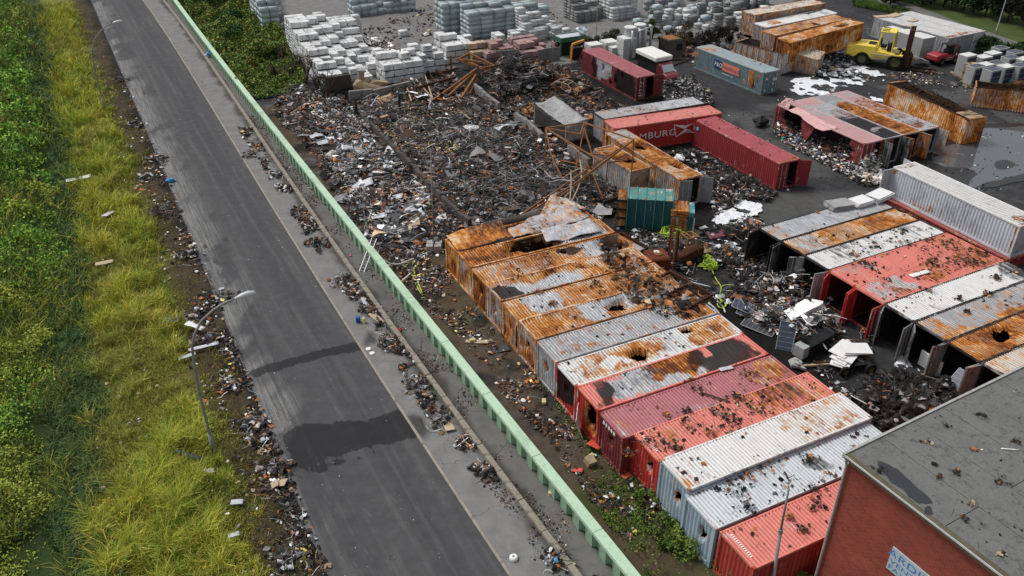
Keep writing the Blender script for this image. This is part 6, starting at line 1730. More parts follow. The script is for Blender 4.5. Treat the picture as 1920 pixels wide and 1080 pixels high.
# weeds between flood wall and containers
wp = wpoly([(1010,700),(1040,690),(1100,770),(1180,870),(1232,925),(1300,985),(1345,1015),(1420,1085),(1600,1085),(1620,1130),(1210,1130),(1190,1060),(1130,985),(1100,930),(1120,900),(1060,790)])
q = poly_points(wp, 60000, NR, 1.5, .85, 3)
dn = sstep(34, 27, q[:, 1]); k = NR.random(len(q)) < .12 + .88 * dn * sstep(.38, .6, fbm(q[:, 0], q[:, 1], .8, 3, 261)); q = q[k]; dn = dn[k]
hh = (.05 + .75 * np.maximum(0, fbm(q[:, 0], q[:, 1], .9, 3, 263) - .3) * 1.6 * dn)
edge = hh * NR.random(len(q)) ** .4
vegobj("weeds", "green weeds growing between the flood wall and the container ends", "weeds", [leaves(np.c_[q, edge + .03], .09 + .08 * NR.random(len(q)), pick([(.07,.14,.022),(.11,.18,.03),(.04,.08,.018),(.17,.19,.04)], len(q), .3))])
q = poly_points(wpoly([(322,-8),(440,-10),(520,50),(560,110),(570,160),(520,182),(468,190)]), 52000, NR, 1.2, .4, 6)
mm = fbm(q[:, 0], q[:, 1], .22, 3, 271)
vegobj("green_scrub", "lush green scrub between the flood wall and the pale pallets", "scrub", [leaves(np.c_[q, .05 + np.maximum(0, mm - .35) * 5.0 * NR.random(len(q)) ** .5], .25 + .22 * NR.random(len(q)), pick([(.18,.30,.05),(.10,.20,.04),(.26,.30,.06),(.07,.13,.04),(.2,.17,.06)], len(q), .3))])
q = poly_points(wpoly([(1600,-2),(1690,18),(1800,55),(1850,75),(1930,100),(1930,130),(1850,98),(1800,88),(1690,30),(1600,12)]), 16000, NR, 1, .5, 8)
vegobj("bank_grass", "green grass bank on both sides of the path", "grass", [blades(np.c_[q, np.full(len(q), .05)], .25 + .4 * NR.random(len(q)), np.full(len(q), .09), .6 + .0 * q[:, 0], pick([(.09,.16,.03),(.06,.12,.02)], len(q), .3))])

M_BARK = plain("bark", (.05, .04, .03), .95, .4, 5)
def shrub(name, label, p, r, hgt, n, cols, ls=.3, group=None, cat="shrub", stems=6, trunk=.0, seed=0, bare=False, lean=0):
    rs = np.random.default_rng(seed + 100)
    T = thing(name, label, cat, (p[0], p[1], p[2] if len(p) > 2 else 0), group=group)
    tips = []
    b = MB()
    if trunk:
        b.tube([(0, 0, -.1), (.05, 0, hgt * .3), (.1 + lean, .1, hgt * .7)], [trunk, trunk * .8, trunk * .35], 7)
    for i in range(stems):
        a = rs.random() * 6.28; rr_ = r * (.3 + .6 * rs.random()); hz = hgt * (.6 + .4 * rs.random())
        z0_ = hgt * .25 if trunk else 0
        pts = [(0.05 * math.cos(a), .05 * math.sin(a), z0_), (rr_ * .35 * math.cos(a), rr_ * .35 * math.sin(a), z0_ + (hz - z0_) * .45), (rr_ * math.cos(a + .2) + lean, rr_ * math.sin(a + .2), hz)]
        b.tube(pts, [.06, .04, .012] if hgt < 5 else [.12, .07, .02], 5); tips.append(pts[2])
        if bare:
            for q_ in range(4):
                f = .4 + .15 * q_; s0 = np.array(pts[1]) * (1 - (f - .4)) + np.array(pts[2]) * (f - .4)
                e_ = s0 + np.array([rs.normal(0, r * .3), rs.normal(0, r * .3), hgt * .25 * rs.random() + .2]); b.tube([tuple(s0), tuple(e_)], [.02, .006], 4)
    b.build("stems" if not trunk else "trunk", M_BARK, T)
    if n:
        nc = max(6, int(n / 160)); cen = []
        for i in range(nc):
            a = rs.random() * 6.28; rr_ = r * math.sqrt(rs.random()) * .8; z_ = hgt * (.3 + .62 * rs.random()) if trunk else hgt * (.15 + .75 * rs.random()) * (1 - .4 * (rr_ / r) ** 2)
            cen.append((rr_ * math.cos(a) + lean * z_ / hgt, rr_ * math.sin(a), z_, (.18 + .22 * rs.random()) * r, .65 + .7 * rs.random()))
        cen = np.array(cen); ii = rs.integers(0, nc, n)
        v = rs.normal(0, 1, (n, 3)); v /= np.linalg.norm(v, axis=1)[:, None]; v *= (rs.random((n, 1)) ** .4)
        P = cen[ii, :3] + v * cen[ii, 3:4] * np.array([1, 1, .8]); P[:, 2] = np.maximum(P[:, 2], .03)
        col = pick(cols, n, .25, rs) * cen[ii, 4:5]
        vegobj("foliage", None, None, [leaves(P, (ls * (.6 + .8 * rs.random(n))), col, rs)], None, T)
    return T
GS = [(.05,.11,.025),(.07,.14,.03),(.035,.08,.02)]
for i, (px, py, r, hg, c_, lb) in enumerate(((455, 88, 2.6, 3.4, GS, "large dark green bush nearest the pale bluish pallets"), (430, 50, 2.4, 2.8, [(.06,.12,.03)], "round green bush left of the dark bush"), (398, 22, 3.0, 3.2, [(.03,.07,.02),(.05,.1,.03)], "dark green bush at the top edge beside the flood wall"), (500, 112, 1.8, 1.9, [(.06,.13,.02),(.12,.16,.03)], "light green bush at the foot of the pallet stack"), (372, 4, 2.6, 3.4, GS, "dark bush in the top corner beyond the flood wall"), (470, 130, 1.5, 1.3, [(.12,.16,.02),(.2,.16,.04)], "low yellowish green bush by the flood wall"))):
    shrub("bush", lb, at(px, py), r, hg, 2600, c_, .26, "bushes between the flood wall and the pallets", seed=i)
shrub("bare_shrub", "scorched leafless shrub in front of the white pallet stack", at(612, 190), 1.9, 4.6, 0, None, stems=13, seed=31, bare=True)
shrub("bare_shrub", "thin brown half bare shrub growing up the pallet stack", at(576, 150), 1.5, 3.8, 350, [(.16,.09,.05),(.1,.09,.03)], .18, stems=8, seed=32, bare=True)
shrub("bare_shrub", "brown twiggy shrub left of the scorched one", at(548, 150), 1.2, 2.6, 300, [(.10,.09,.04)], .18, stems=8, seed=33, bare=True)
for i, (px, py) in enumerate(((530, 118), (560, 132), (520, 150), (595, 172))):
    shrub("bare_shrub", ["brown twigs at the foot of the big white stack", "tall brown twigs rising before the white pallets", "dry twigs at the lower edge of the green scrub", "dry twigs left of the scorched shrub"][i], at(px, py), 1.3, 2.6, 260, [(.15,.10,.05),(.10,.09,.04)], .18, stems=10, seed=180 + i, bare=True)
brd = [(1090, 76, 1.6, 1.6, [(.09,.07,.05)]), (1108, 82, 1.9, 1.7, [(.05,.07,.025),(.08,.07,.04)]), (1128, 84, 2.1, 2.0, [(.05,.075,.025)]), (1148, 78, 1.8, 2.2, [(.06,.085,.03)]), (1172, 74, 1.6, 2.4, [(.05,.07,.03),(.08,.07,.03)]), (1192, 66, 1.4, 2.2, [(.08,.09,.03)]), (1222, 64, 1.3, 3.0, [(.07,.09,.03)]), (1248, 74, 1.6, 2.2, [(.07,.06,.04)]), (1276, 84, 1.9, 3.6, [(.16,.10,.04),(.07,.06,.035)]), (1300, 80, 1.8, 2.3, [(.06,.05,.035)]), (1322, 82, 2.0, 2.4, [(.035,.03,.025)]), (1346, 78, 2.2, 2.6, [(.03,.026,.022)]), (1368, 72, 2.3, 2.6, [(.02,.018,.016)])]
bl_ = ["grey brown bare brush left of the border shrubs", "olive shrub beside the bare brush", "dark green shrub behind the green hopper", "green shrub left of the tanks", "green shrub directly behind the tall sheet stack", "light green shrub behind the silver tanks", "tall slim shrub right of the silver tanks", "brown shrub behind the scorched tank", "tall orange brown shrub on the storage border", "brown bush right of the orange brown shrub", "charred brown bush near the grey blue container", "charred dark bush before the burnt heap", "black charred hedge piece next to the burnt heap"]
for i, (px, py, r, hg, c_) in enumerate(brd):
    shrub("shrub", bl_[i], at(px, py + 8), r, hg, 1300, c_, .24, "shrubs along the border of the storage yard", seed=50 + i, stems=7, bare=(i in (0, 8)))
tr = [(1560, -30, 4, 6), (1600, -28, 4, 6), (1648, -16, 4, 5), (1668, 4, 2.5, 2.8), (1690, -8, 4.5, 5), (1730, 2, 4, 4.5), (1768, 8, 3.6, 4), (1806, 14, 4, 4.5), (1846, 26, 4, 4.2), (1888, 36, 4.5, 5), (1925, 48, 4, 5), (1740, -36, 5, 8), (1800, -26, 5, 8), (1860, -14, 5, 8), (1910, 0, 5, 8), (1650, -50, 5, 8), (1960, 20, 5, 7)]
tc = [[(.035,.075,.02),(.05,.10,.025)], [(.045,.03,.025),(.03,.05,.02)], [(.06,.035,.03),(.04,.05,.02)], [(.025,.05,.02)]]
for i, (px, py, r, hg) in enumerate(tr):
    col_ = tc[0] if px < 1760 and i < 7 else tc[1 + i % 3]
    shrub("tree", "dense tree or hedge bush beyond the path, number %d from the left" % (i + 1) if 0 else ["leafy green tree in the thicket beyond the path", "brownish half bare tree in the thicket beyond the path"][0 if col_ is tc[0] or i % 3 == 2 else 1], at(px, py + 6), r, hg, 2200, col_, .42, "trees in the thicket beyond the path", cat="tree", stems=5, trunk=.16, seed=80 + i)
for i, (px, py) in enumerate(((1812, 92), (1838, 98), (1866, 104), (1895, 112), (1925, 120))):
    shrub("hedge_bush", "dark green hedge bush between the panel stacks and the path", at(px, py), 2.6, 2.2, 2200, [(.02,.05,.02),(.035,.07,.025)], .28, "hedge bushes behind the panel stacks", seed=120 + i, cat="hedge")

# ================================================================== RUBBLE FIELDS
CH = {'char': 9, 'grey': 4.2, 'brown': 2, 'rust': .45, 'tan': .5, 'pale': 1.0, 'white': .2}
main = [(505,190),(560,160),(620,185),(760,165),(850,140),(900,190),(1000,215),(1120,320),(1170,360),(1160,400),(1090,430),(1010,425),(930,440),(870,440),(830,450),(790,500),(740,490),(690,440),(640,372),(580,290)]
field("charred_rubble", main, 34000, .09, .62, (4, 5, 1.2, 4), CH, .03, .32, 2, .25, "burnt rubble covering the open yard between the flood wall and the containers", "rubble")
field("cable_tangle", [(690,200),(900,210),(1080,340),(1090,420),(930,430),(800,330)], 6500, .25, .9, (0, 1, 0, 6), {'char': 5, 'grey': 6, 'pale': .5, 'brown': 1}, .06, .4, 1, .5, "tangle of grey burnt cables and hoses in the rubble field", "cables", seed=2)
field("silver_sheet_scrap", [(600,262),(680,255),(760,300),(830,400),(850,440),(760,462),(700,430),(640,350)], 2300, .15, .8, (5, 6, 0, 2), {'pale': 5, 'white': 1.2, 'grey': 6, 'tan': .7}, .08, .35, 1, .9, "silvery aluminium sheet scrap beside the flood wall", "scrap metal", seed=3)
field("pale_ash_rubble", [(570,195),(640,190),(680,215),(700,250),(640,262),(590,240)], 2600, .08, .4, (4, 3, 2, 1), {'pale': 4, 'grey': 5, 'char': 4}, .05, .5, 1, .2, "pale ash coloured rubble by the start of the charred wall", "rubble", seed=4)
field("yellow_can_litter", [(700,210),(840,190),(880,230),(860,290),(760,290),(705,260)], 800, .08, .2, (2, 0, 3, 0), {'yellow': 4, 'tan': 2, 'rust': 1}, .1, .3, 1, .3, "small yellow bits littering the rubble field", "litter", seed=5)
field("large_scrap", main, 700, .5, 1.7, (6, 7, .3, 2), {'char': 6, 'grey': 3.5, 'pale': 1.6, 'brown': 2.5, 'rust': 1.2, 'tan': .8}, .15, .3, 1, .4, "larger bent sheets and beams among the burnt rubble", "scrap", seed=30)
field("large_scrap", [(1250,440),(1400,430),(1560,560),(1640,700),(1560,690),(1380,570),(1260,510)], 130, .4, 1.3, (6, 7, .3, 2), {'char': 7, 'grey': 3, 'pale': 1, 'brown': 2, 'rust': 1.5}, .1, .2, 1, .5, "larger charred scrap on the court", "scrap", seed=31)
field("rust_flakes", main, 1700, .10, .38, (5, 1, 2, 0), {'rust': 6, 'brown': 1}, .2, .25, 2, .5, "orange rust flakes strewn over the rubble field", "rust flakes", seed=6)
field("black_scrap_heap", [(905,118),(1000,115),(1085,140),(1130,190),(1190,215),(1110,240),(1040,245),(960,210),(920,170)], 9000, .15, .85, (3, 5, 3, 4), {'char': 8, 'grey': 2, 'rust': 1.2, 'brown': 1, 'tan': .3}, .03, .4, 1.5, .3, "black scrap around the burnt cars", "scrap", seed=7)
field("heap_top", [(915,150),(1000,125),(1040,150),(1010,175),(940,180)], 2600, .3, 1.2, (2, 6, 1, 5), {'char': 8, 'grey': 3, 'tan': .4}, .2, 1.1, 1, .2, "black heap of twisted scrap among the burnt cars", "scrap", seed=17)
field("court_rubble", [(1236,285),(1310,285),(1460,365),(1440,380),(1400,370),(1340,410),(1330,350),(1290,300)], 4200, .12, .55, (4, 4, 1.5, 2), {'char': 10, 'grey': 2, 'brown': 1, 'rust': .4, 'white': .3}, .03, .2, 1, .4, "charred rubble in front of the dark red container", "rubble", seed=8)
field("court_rubble", [(1150,400),(1240,430),(1300,440),(1420,400),(1440,440),(1400,480),(1560,560),(1640,640),(1640,790),(1600,790),(1520,690),(1400,590),(1340,560),(1260,500),(1150,430)], 8000, .08, .5, (4, 4, 1.5, 2), {'char': 9, 'grey': 2.5, 'brown': 1, 'rust': .6, 'pale': .6, 'white': .3}, .03, .25, 1.5, .85, "scattered burnt debris on the court between the two container rows", "rubble", seed=9)
field("panel_scrap", [(1370,545),(1460,530),(1560,560),(1560,640),(1500,660),(1440,620),(1385,590)], 3000, .12, .6, (4, 6, 1, 3), {'char': 7, 'grey': 4, 'pale': 2, 'white': .8, 'rust': .5, 'brown': 1}, .05, .7, 1, .4, "mixed pale and black scrap below the open doors", "scrap", seed=10)
field("ash_heap", [(1620,720),(1680,700),(1760,715),(1800,760),(1740,830),(1660,840),(1610,780)], 5200, .15, .6, (3, 2, 4, 3), {'char': 10, 'grey': 1.2, 'rust': .3}, .03, .7, 1, .2, "black heap of ash and burnt remains beside the flat roof", "ash heap", seed=11)
field("soil_litter", [(560,330),(700,470),(830,470),(870,560),(1000,700),(1110,790),(1240,940),(1180,1010),(1000,800),(860,640),(720,480)], 9000, .04, .32, (5, 4, 1.5, 1), {'char': 5, 'brown': 5, 'grey': 1.5, 'rust': 1.3, 'tan': .7, 'pale': .5, 'white': .3, 'yellow': .12}, .03, .1, 1, .8, "litter and charred flakes on the soil strip behind the flood wall", "litter", seed=12)
field("yard_litter", [(660,60),(830,0),(1000,0),(1080,60),(900,150),(800,160),(680,110)], 2200, .12, .5, (2, 1, 5, 1), {'char': 8, 'brown': 2, 'tan': .7}, .03, .05, 1, .8, "dark burnt bits scattered over the storage yard", "litter", seed=13)
field("yard_litter", [(1240,150),(1300,140),(1340,200),(1290,230),(1240,190)], 2600, .12, .5, (3, 2, 4, 1), {'char': 8, 'grey': 2, 'white': 1, 'tan': .5}, .03, .5, 1, .4, "black bagged debris heap left of the grey blue container", "litter", seed=14)
field("yard_litter", [(1490,105),(1600,100),(1640,110),(1600,150),(1530,145)], 1800, .15, .7, (4, 3, 3, 1), {'char': 5, 'grey': 3, 'pale': 2, 'white': .6}, .03, .4, 1, .5, "grey scrap in front of the burnt container heap", "litter", seed=15)
field("yard_litter", [(1250,90),(1370,85),(1390,110),(1300,125)], 1600, .15, .8, (3, 5, 1, 1), {'char': 5, 'rust': 2, 'tan': 2, 'brown': 3, 'grey': 2}, .03, .25, 1, .4, "charred planks and rods behind the grey blue container", "litter", seed=16)
field("yard_litter", [(1640,700),(1920,330),(1920,100),(1760,140),(1500,170),(1250,240),(1400,400),(1500,350),(1640,340)], 1500, .08, .3, (3, 1, 4, 1), {'char': 5, 'grey': 2, 'white': .8}, .03, .03, 1, .5, "small debris on the open asphalt court", "litter", seed=18)
field("household_rubble", [(1460,235),(1500,215),(1610,300),(1650,330),(1620,350),(1560,318),(1480,275),(1445,250)], 5200, .10, .45, (4, 2, 2.5, 2), {'cloth': 4, 'white': 1.2, 'char': 8, 'pale': 1.5, 'grey': 2, 'tan': 1}, .05, 1.1, .6, .2, "colourful household rubble spilling out of the burst container", "rubble", seed=19)
field("household_rubble", [(1600,300),(1650,310),(1655,345),(1625,350)], 700, .2, .6, (4, 1, 5, 1), {'white': 3, 'pale': 3, 'tan': 2, 'cloth': 1}, .05, .7, .3, .1, "pale paper and cloth heap at the open doors of the burst container", "rubble", seed=20)
field("foot_litter", [(1610,150),(1640,140),(1760,130),(1920,160),(1920,170),(1800,165)], 1100, .1, .4, (4, 3, 2, 1), {'tan': 2, 'grey': 2, 'char': 3, 'white': .8, 'yellow': .2}, .03, .1, .6, .6, "splintered wood and scraps around the panel stacks", "litter", seed=21)
field("white_stone_rubble", [(560,120),(600,90),(690,70),(770,110),(770,150),(720,160),(690,110),(620,120)], 900, .2, .8, (1, 0, 7, 0), {'white': 5, 'pale': 5, 'grey': 2, 'char': 2}, .03, .5, 1, .5, "broken white stones and wrap between the white pallets", "rubble", seed=22)
for i, (px, py, r, hg) in enumerate(((1330, 1035, 1.2, 1.1), (1382, 1075, 1.3, 1.2), (1290, 985, .9, .7), (1250, 1010, .9, .6), (1480, 1105, 1.2, 1.3), (1215, 940, .7, .5))):
    shrub("bush", ["round weed bush at the foot of the nearest salmon container", "weed bush at the bottom edge before the nearest salmon container", "weed bush under the pale blue container's corner", "low weed bush midway to the flood wall", "bush below the brick building's corner", "low weed bush by the tall white container's corner"][i], at(px, py), r, hg, 1300, [(.07,.14,.022),(.12,.19,.03),(.17,.19,.04)], .13, "weed bushes along the container ends", seed=160 + i)
# verge side litter
x, y, d = verge_points(17000, -.1, 4.6, 20, 120, 1.25)
cl = fbm(x, y, .3, 4, 301); k = NR.random(len(x)) < sstep(4.2, .0, d) * sstep(.36, .62, cl + .12 * (d < 1.2)) * np.where(y > 100, .15, 1) * np.where(y > 78, .5, 1)
x, y = x[k], y[k]; P = on_ground(x, y); P[:, 2] += .03 + .12 * NR.random(len(x))
o = make_rubble("verge_litter", P, .04 + .30 * NR.random(len(x)) ** 2.2, (5, 5, 1.5, 2), {'char': 7, 'brown': 3, 'grey': 1.8, 'rust': .8, 'tan': .8, 'pale': .8, 'white': .45, 'yellow': .1}); o['kind'] = 'stuff'; tag(o, "charred litter and rubble along the left edge of the road", "litter")
x, y, d = verge_points(1500, 2, 11, 20, 110, 1.4)
P = on_ground(x, y); P[:, 2] += .1
o = make_rubble("grass_litter", P, .05 + .22 * NR.random(len(x)) ** 2, (4, 2, 3, 1), {'char': 4, 'grey': 3, 'pale': 2, 'white': 1, 'tan': 1}); o['kind'] = 'stuff'; tag(o, "small burnt flakes lying in the meadow grass", "litter")
# street litter: pavement, walkway, road specks
def street_bits(name, label, n, fa, fb, s0, s1, pal, kw, z, y0=22, y1=110, clump=.55, seed=0, zr=.05):
    y = y0 + (y1 - y0) * NR.random(n * 3) ** 1.3; u = NR.random(n * 3); x = fa(y) + (fb(y) - fa(y)) * u
    k = NR.random(n * 3) < sstep(clump, clump + .15, fbm(x, y, .5, 4, 400 + seed)); x, y = x[k][:n], y[k][:n]
    o = make_rubble(name, np.c_[x, y, z + zr * NR.random(len(x))], s0 + (s1 - s0) * NR.random(len(x)) ** 2.5, kw, pal); o['kind'] = 'stuff'; tag(o, label, "litter")
street_bits("pavement_litter", "charred litter heaped along the kerb on the pavement", 4200, lambda y: upL(y) - 1.5, lambda y: upL(y) - .02, .05, .4, {'char': 7, 'grey': 2, 'brown': 2, 'rust': 1, 'tan': .6, 'pale': .8, 'white': .3}, (3, 3, 4, 2), .05, 34, 85, .50, 1, .22)
street_bits("pavement_litter", "small crumbs along the kerb near the camera", 1600, lambda y: upL(y) - .9, lambda y: upL(y) + .0, .03, .14, {'char': 5, 'grey': 2, 'brown': 4, 'tan': 1}, (2, 2, 4, 1), .04, 22, 50, .42, 2, .03)
street_bits("walkway_litter", "dirt and moss bits on the walkway beside the flood wall", 4200, lambda y: upL(y) + .32, lambda y: capL(y) + .0, .03, .16, {'char': 4, 'brown': 5, 'grey': 1, 'tan': .6, 'white': .12}, (2, 2, 4, 1), .07, 22, 90, .45, 3, .03)
street_bits("road_specks", "tiny specks scattered on the asphalt road", 420, rL, rR, .02, .07, {'white': 2, 'pale': 2, 'char': 3, 'tan': 1}, (1, 0, 3, 0), .01, 22, 110, .3, 4, .01)
# ================================================================== WRECKAGE, SHEETS, SMALL THINGS
def beams(name, label, cat, segs, w=.14, mat=None, group=None, part="beam", curve_=False):
    P0 = up(*segs[0][0]); base = (P0[0], P0[1], 0)
    T = thing(name, label, cat, base, group=group)
    for sg in segs:
        pts = [Vector(up(*q)) - Vector(base) for q in sg[:2]]
        b = MB()
        if len(sg) > 2:
            m = (pts[0] + pts[1]) / 2 + Vector(sg[2]); b.tube([pts[0], (pts[0] + m) / 2 + Vector(sg[2]) * .15, m, (pts[1] + m) / 2 + Vector(sg[2]) * .15, pts[1]], w * .45, 6)
        else: b.beam(pts[0], pts[1], w, w * 1.2)
        b.build(part, mat, T)
    return T
# big orange canopy frame (each point: ground px, ground row, row of the point)
A = (1022, 292, 240); B_ = (1092, 300, 230); C_ = (1178, 395, 262); D_ = (1133, 398, 305)
T = beams("canopy_wreck", "collapsed orange rusty steel canopy frame over the small rusty container", "steel frame", [
    ((1022, 305, 305), A), ((1178, 402, 402), C_), ((1133, 395, 395), D_), (A, B_), (B_, C_), (A, (1100, 330, 288)), ((1100, 330, 288), D_),
    (C_, (1075, 395, 345)), ((1075, 395, 345), (965, 415, 415)), (C_, (1095, 372, 320)), ((1095, 372, 320), (940, 428, 428)),
    ((1092, 305, 240), (1078, 330, 322)), ((1092, 305, 240), (1118, 335, 318)), (A, (1032, 320, 290)), ((1032, 320, 290), (1058, 345, 343)), ((1100, 330, 288), (1142, 345, 292)), (D_, (1170, 380, 300)), (A, (1085, 310, 252)), ((1085, 310, 252), B_), (A, (1130, 380, 372), (.8, .3, .5)), (C_, (1010, 400, 398), (-.4, .5, -.7))], .105, M_ORUST)
beams("bent_rods", "thin bent rods dangling left of the orange frame", "rods", [((1020, 330, 320), (1085, 375, 372), (.2, 0, -.4)), ((1055, 340, 335), (1120, 352, 330), (0, 0, .9)), ((1068, 385, 325), (1065, 420, 390), (.1, 0, .1)), ((1085, 350, 300), (1070, 400, 380), (.5, 0, .2)), ((1045, 392, 392), (1068, 375, 360), (0, 0, .2))], .13, M_TANR)
beams("steel_girders", "dark steel base beams below the orange frame", "girder", [((1130, 402, 398), (1195, 385, 380)), ((1130, 398, 380), (1170, 392, 366))], .28, M_BLK)
# left frame
T = beams("canopy_wreck", "tan and rust canopy frame fallen over the front pallet stacks", "steel frame", [
    ((905, 150, 128), (858, 128, 112)), ((858, 132, 112), (880, 122, 100)), ((880, 128, 100), (927, 140, 124)), ((927, 140, 124), (905, 150, 128)), ((927, 140, 140), (927, 140, 124)), ((893, 155, 155), (893, 155, 128)), ((846, 132, 132), (846, 132, 104)), ((880, 128, 128), (880, 128, 100)),
    ((893, 155, 130), (805, 195, 194)), ((893, 155, 132), (828, 192, 192)), ((893, 158, 140), (865, 190, 184)), ((896, 158, 148), (880, 180, 176)), ((870, 140, 112), (905, 144, 118)), ((862, 136, 112), (897, 147, 124))], .2, M_ORUST)
beams("steel_girders", "dark rusty girders lying left of the tan canopy frame", "girder", [((780, 176, 165), (855, 158, 145)), ((755, 165, 150), (792, 190, 192)), ((818, 140, 132), (845, 155, 150)), ((795, 140, 145), (860, 148, 128)), ((815, 155, 154), (800, 135, 130))], .22, M_RUSTD)
beams("pale_poles", "pale tan poles leaning in the rubble before the canopy frame", "poles", [((772, 200, 190), (757, 150, 145)), ((812, 195, 187), (797, 150, 140)), ((812, 192, 186), (780, 158, 148)), ((588, 195, 192), (562, 185, 181)), ((590, 192, 189), (583, 186, 181))], .13, M_TANR)
# tan arched fabric remnant / column by the grey wall
lump("burnt_mound", "tan scorched mound on the grey retaining wall", "mound", at(695, 172), (4.2, 2.0, 1.5), plain("scorched_tan", (.34, .25, .16), .9, .5, 1.5, dirt=.4), seed=12)
P = at(676, 168); T = thing("concrete_pillar", "leaning tan concrete pillar stump beside the mound", "pillar", tuple(P), (rad(8), rad(6), .3)); b = MB(); b.bx(-.35, .35, -.3, .3, 0, 2.4); b.build("shaft", plain("tan_pillar", (.36, .31, .24), .9, .4, 2, dirt=.4), T, bevel=.05); b = MB(); b.bx(-.5, .5, -.45, .45, 2.41, 2.6); b.build("cap", M_CONC, T)
# tyres
def tyre(label, p, r=.5, w=.3, rot=(0, 0, 0), group="loose tyres"):
    b = MB(); b.lathe([(r * .6, -w/2), (r * .95, -w/2), (r, 0), (r * .95, w/2), (r * .6, w/2), (r * .55, 0), (r * .6, -w/2)], 16)
    return tag(b.build("tyre", M_TYRE, None, loc=tuple(p), rot=rot), label, "tyre", group)
tyre("tyre leaning at the left end of the grey retaining wall", np.array(at(640, 190)) + [0, 0, .45], .9, .35, (rad(60), 0, .4))
tyre("tyre lying beside the burnt dark frame in the rubble", np.array(at(790, 212)) + [0, 0, .2], .5)
P = at(775, 213); T = thing("machine_wreck", "black burnt machine frame in the rubble field", "frame", tuple(P), (0, 0, .2))
for q in (((-1.4, 0, 0), (-1.4, 0, 2.2)), ((1.6, .2, 0), (1.6, .2, 1.8)), ((-1.4, 0, .4), (1.6, .2, .4)), ((-1.2, .9, .5), (1.4, .9, .6)), ((-1.4, 0, 2.2), (-1.5, .9, .5))):
    b = MB(); b.beam(q[0], q[1], .15); b.build("bar", M_BLK, T)
P = at(668, 225); T = thing("burnt_post", "black charred stump at the start of the charred wall", "post", tuple(P)); b = MB(); b.tube([(0, 0, 0), (.1, .1, 1.2), (.2, 0, 2.3)], [.22, .16, .05], 7); b.build("stump", M_BLK, T); b = MB(); b.tube([(.1, .1, 1.0), (.6, -.1, 1.4)], [.08, .03], 5); b.build("snag", M_BLK, T)

# crumpled roof skins over the farthest containers
A0 = CT['A0']
def local_warp(T, name, pts, amp, mat, **k):
    return warped(name, "", "", pts, 22, 12, amp, mat, parent=T, **k)
local_warp(A0, "torn_roof_skin", [(4.2, .2, 2.75), (11.2, .1, 2.9), (11.3, 2.4, 3.0), (5.2, 2.3, 2.55)], .35, paint_mat('grey', PAINT['grey'][0]), seed=5, mat_attr=(.45, .6, .25), thick=.03)
local_warp(A0, "torn_roof_skin", [(7.6, 1.9, 2.8), (11.9, 1.8, 2.8), (11.3, 3.6, 3.0), (9.8, 3.9, 3.5)], .18, paint_mat('cream', PAINT['cream'][0]), seed=6, mat_attr=(.5, .3, .0), thick=.03)
local_warp(A0, "bulged_roof_skin", [(.1, .1, 2.75), (4.6, .1, 2.8), (4.6, 2.4, 3.1), (.1, 2.4, 3.0)], .22, paint_mat('rust', PAINT['rust'][0]), seed=7, mat_attr=(.75, .2, .0), thick=.03)
local_warp(CT['A1'], "torn_roof_skin", [(6.3, .5, 2.85), (11.0, .3, 2.85), (11.2, 2.5, 3.0), (6.8, 2.4, 2.9)], .28, paint_mat('grey', PAINT['grey'][0]), seed=8, mat_attr=(.25, .7, .05), thick=.03)
local_warp(CT['T0'], "torn_roof_skin", [(2.2, -.3, 2.9), (7.5, -.75, 2.35), (8.2, .5, 2.85), (2.2, .6, 2.95)], .22, paint_mat('pink', PAINT['pink'][0]), seed=9, mat_attr=(0, .1, 0), thick=.03)
local_warp(CT['T0'], "torn_side_skin", [(4.4, -.3, .9), (5.4, -.5, .6), (6.2, -.2, 2.6), (4.0, -.2, 2.6)], .15, paint_mat('pink', PAINT['pink'][1], True), seed=10, mat_attr=(0, 0, .1), thick=.03)
local_warp(CT['T0'], "torn_side_skin", [(.2, .2, 2.6), (1.6, .1, 2.7), (1.3, .8, 3.6), (.3, .9, 3.3)], .3, paint_mat('pink', PAINT['pink'][0]), seed=11, mat_attr=(0, 0, .45), thick=.03)
local_warp(CT['A8'], "torn_end_skin", [(-.5, .9, .1), (-.1, 1.9, .2), (-.1, 1.9, 1.9), (-.7, 1.0, 1.5)], .25, M_WPAINT, seed=12, thick=.03)

# loose sheets: (label, px, py, z, length, width, yaw, pitch, material, amp)
M_AL = plain("aluminium_sheet", (.50, .52, .55), .45, .3, 2, dirt=.2)
M_WSH = plain("white_sheet", (.76, .76, .75), .5, .12, 1.5, dirt=.12)
M_RSH = plain("red_sheet", (.60, .10, .06), .6, .3, 2, dirt=.2)
M_TAN = plain("tan_board", (.48, .38, .26), .85, .3, 2, dirt=.2)
M_DSH = plain("dark_sheet", (.06, .065, .07), .6, .4, 2)
M_TARP = plain("blue_bag_plastic", (.03, .32, .60), .45, .25, 3)
def loose(name, label, cat, px, py, L, W, yaw=None, tilt=0, roll=0, mat=None, amp=.1, z=.05, seed=None, group=None, thick=.02, n=(9, 6)):
    p = at(px, py, z); yaw = R.uniform(0, 3.14) if yaw is None else rad(yaw); seed = R.randrange(999) if seed is None else seed
    if px < 560 and z < .1:
        d_ = verge_d(p[0], p[1])
        if d_ > 0: p[2] = z + float(verge_h(np.array([p[0]]), np.array([p[1]]))[0]) + (.25 if d_ > 2 else .05)
    M = Euler((roll, tilt, yaw)).to_matrix()
    c = [M @ Vector(q) for q in ((-L/2, -W/2, 0), (L/2, -W/2, 0), (L/2, W/2, 0), (-L/2, W/2, 0))]
    zm = min(v.z for v in c)
    return warped(name, label, cat, [(p[0] + v.x, p[1] + v.y, p[2] + v.z - zm) for v in c], n[0], n[1], amp, mat, thick, 0, seed, group=group)
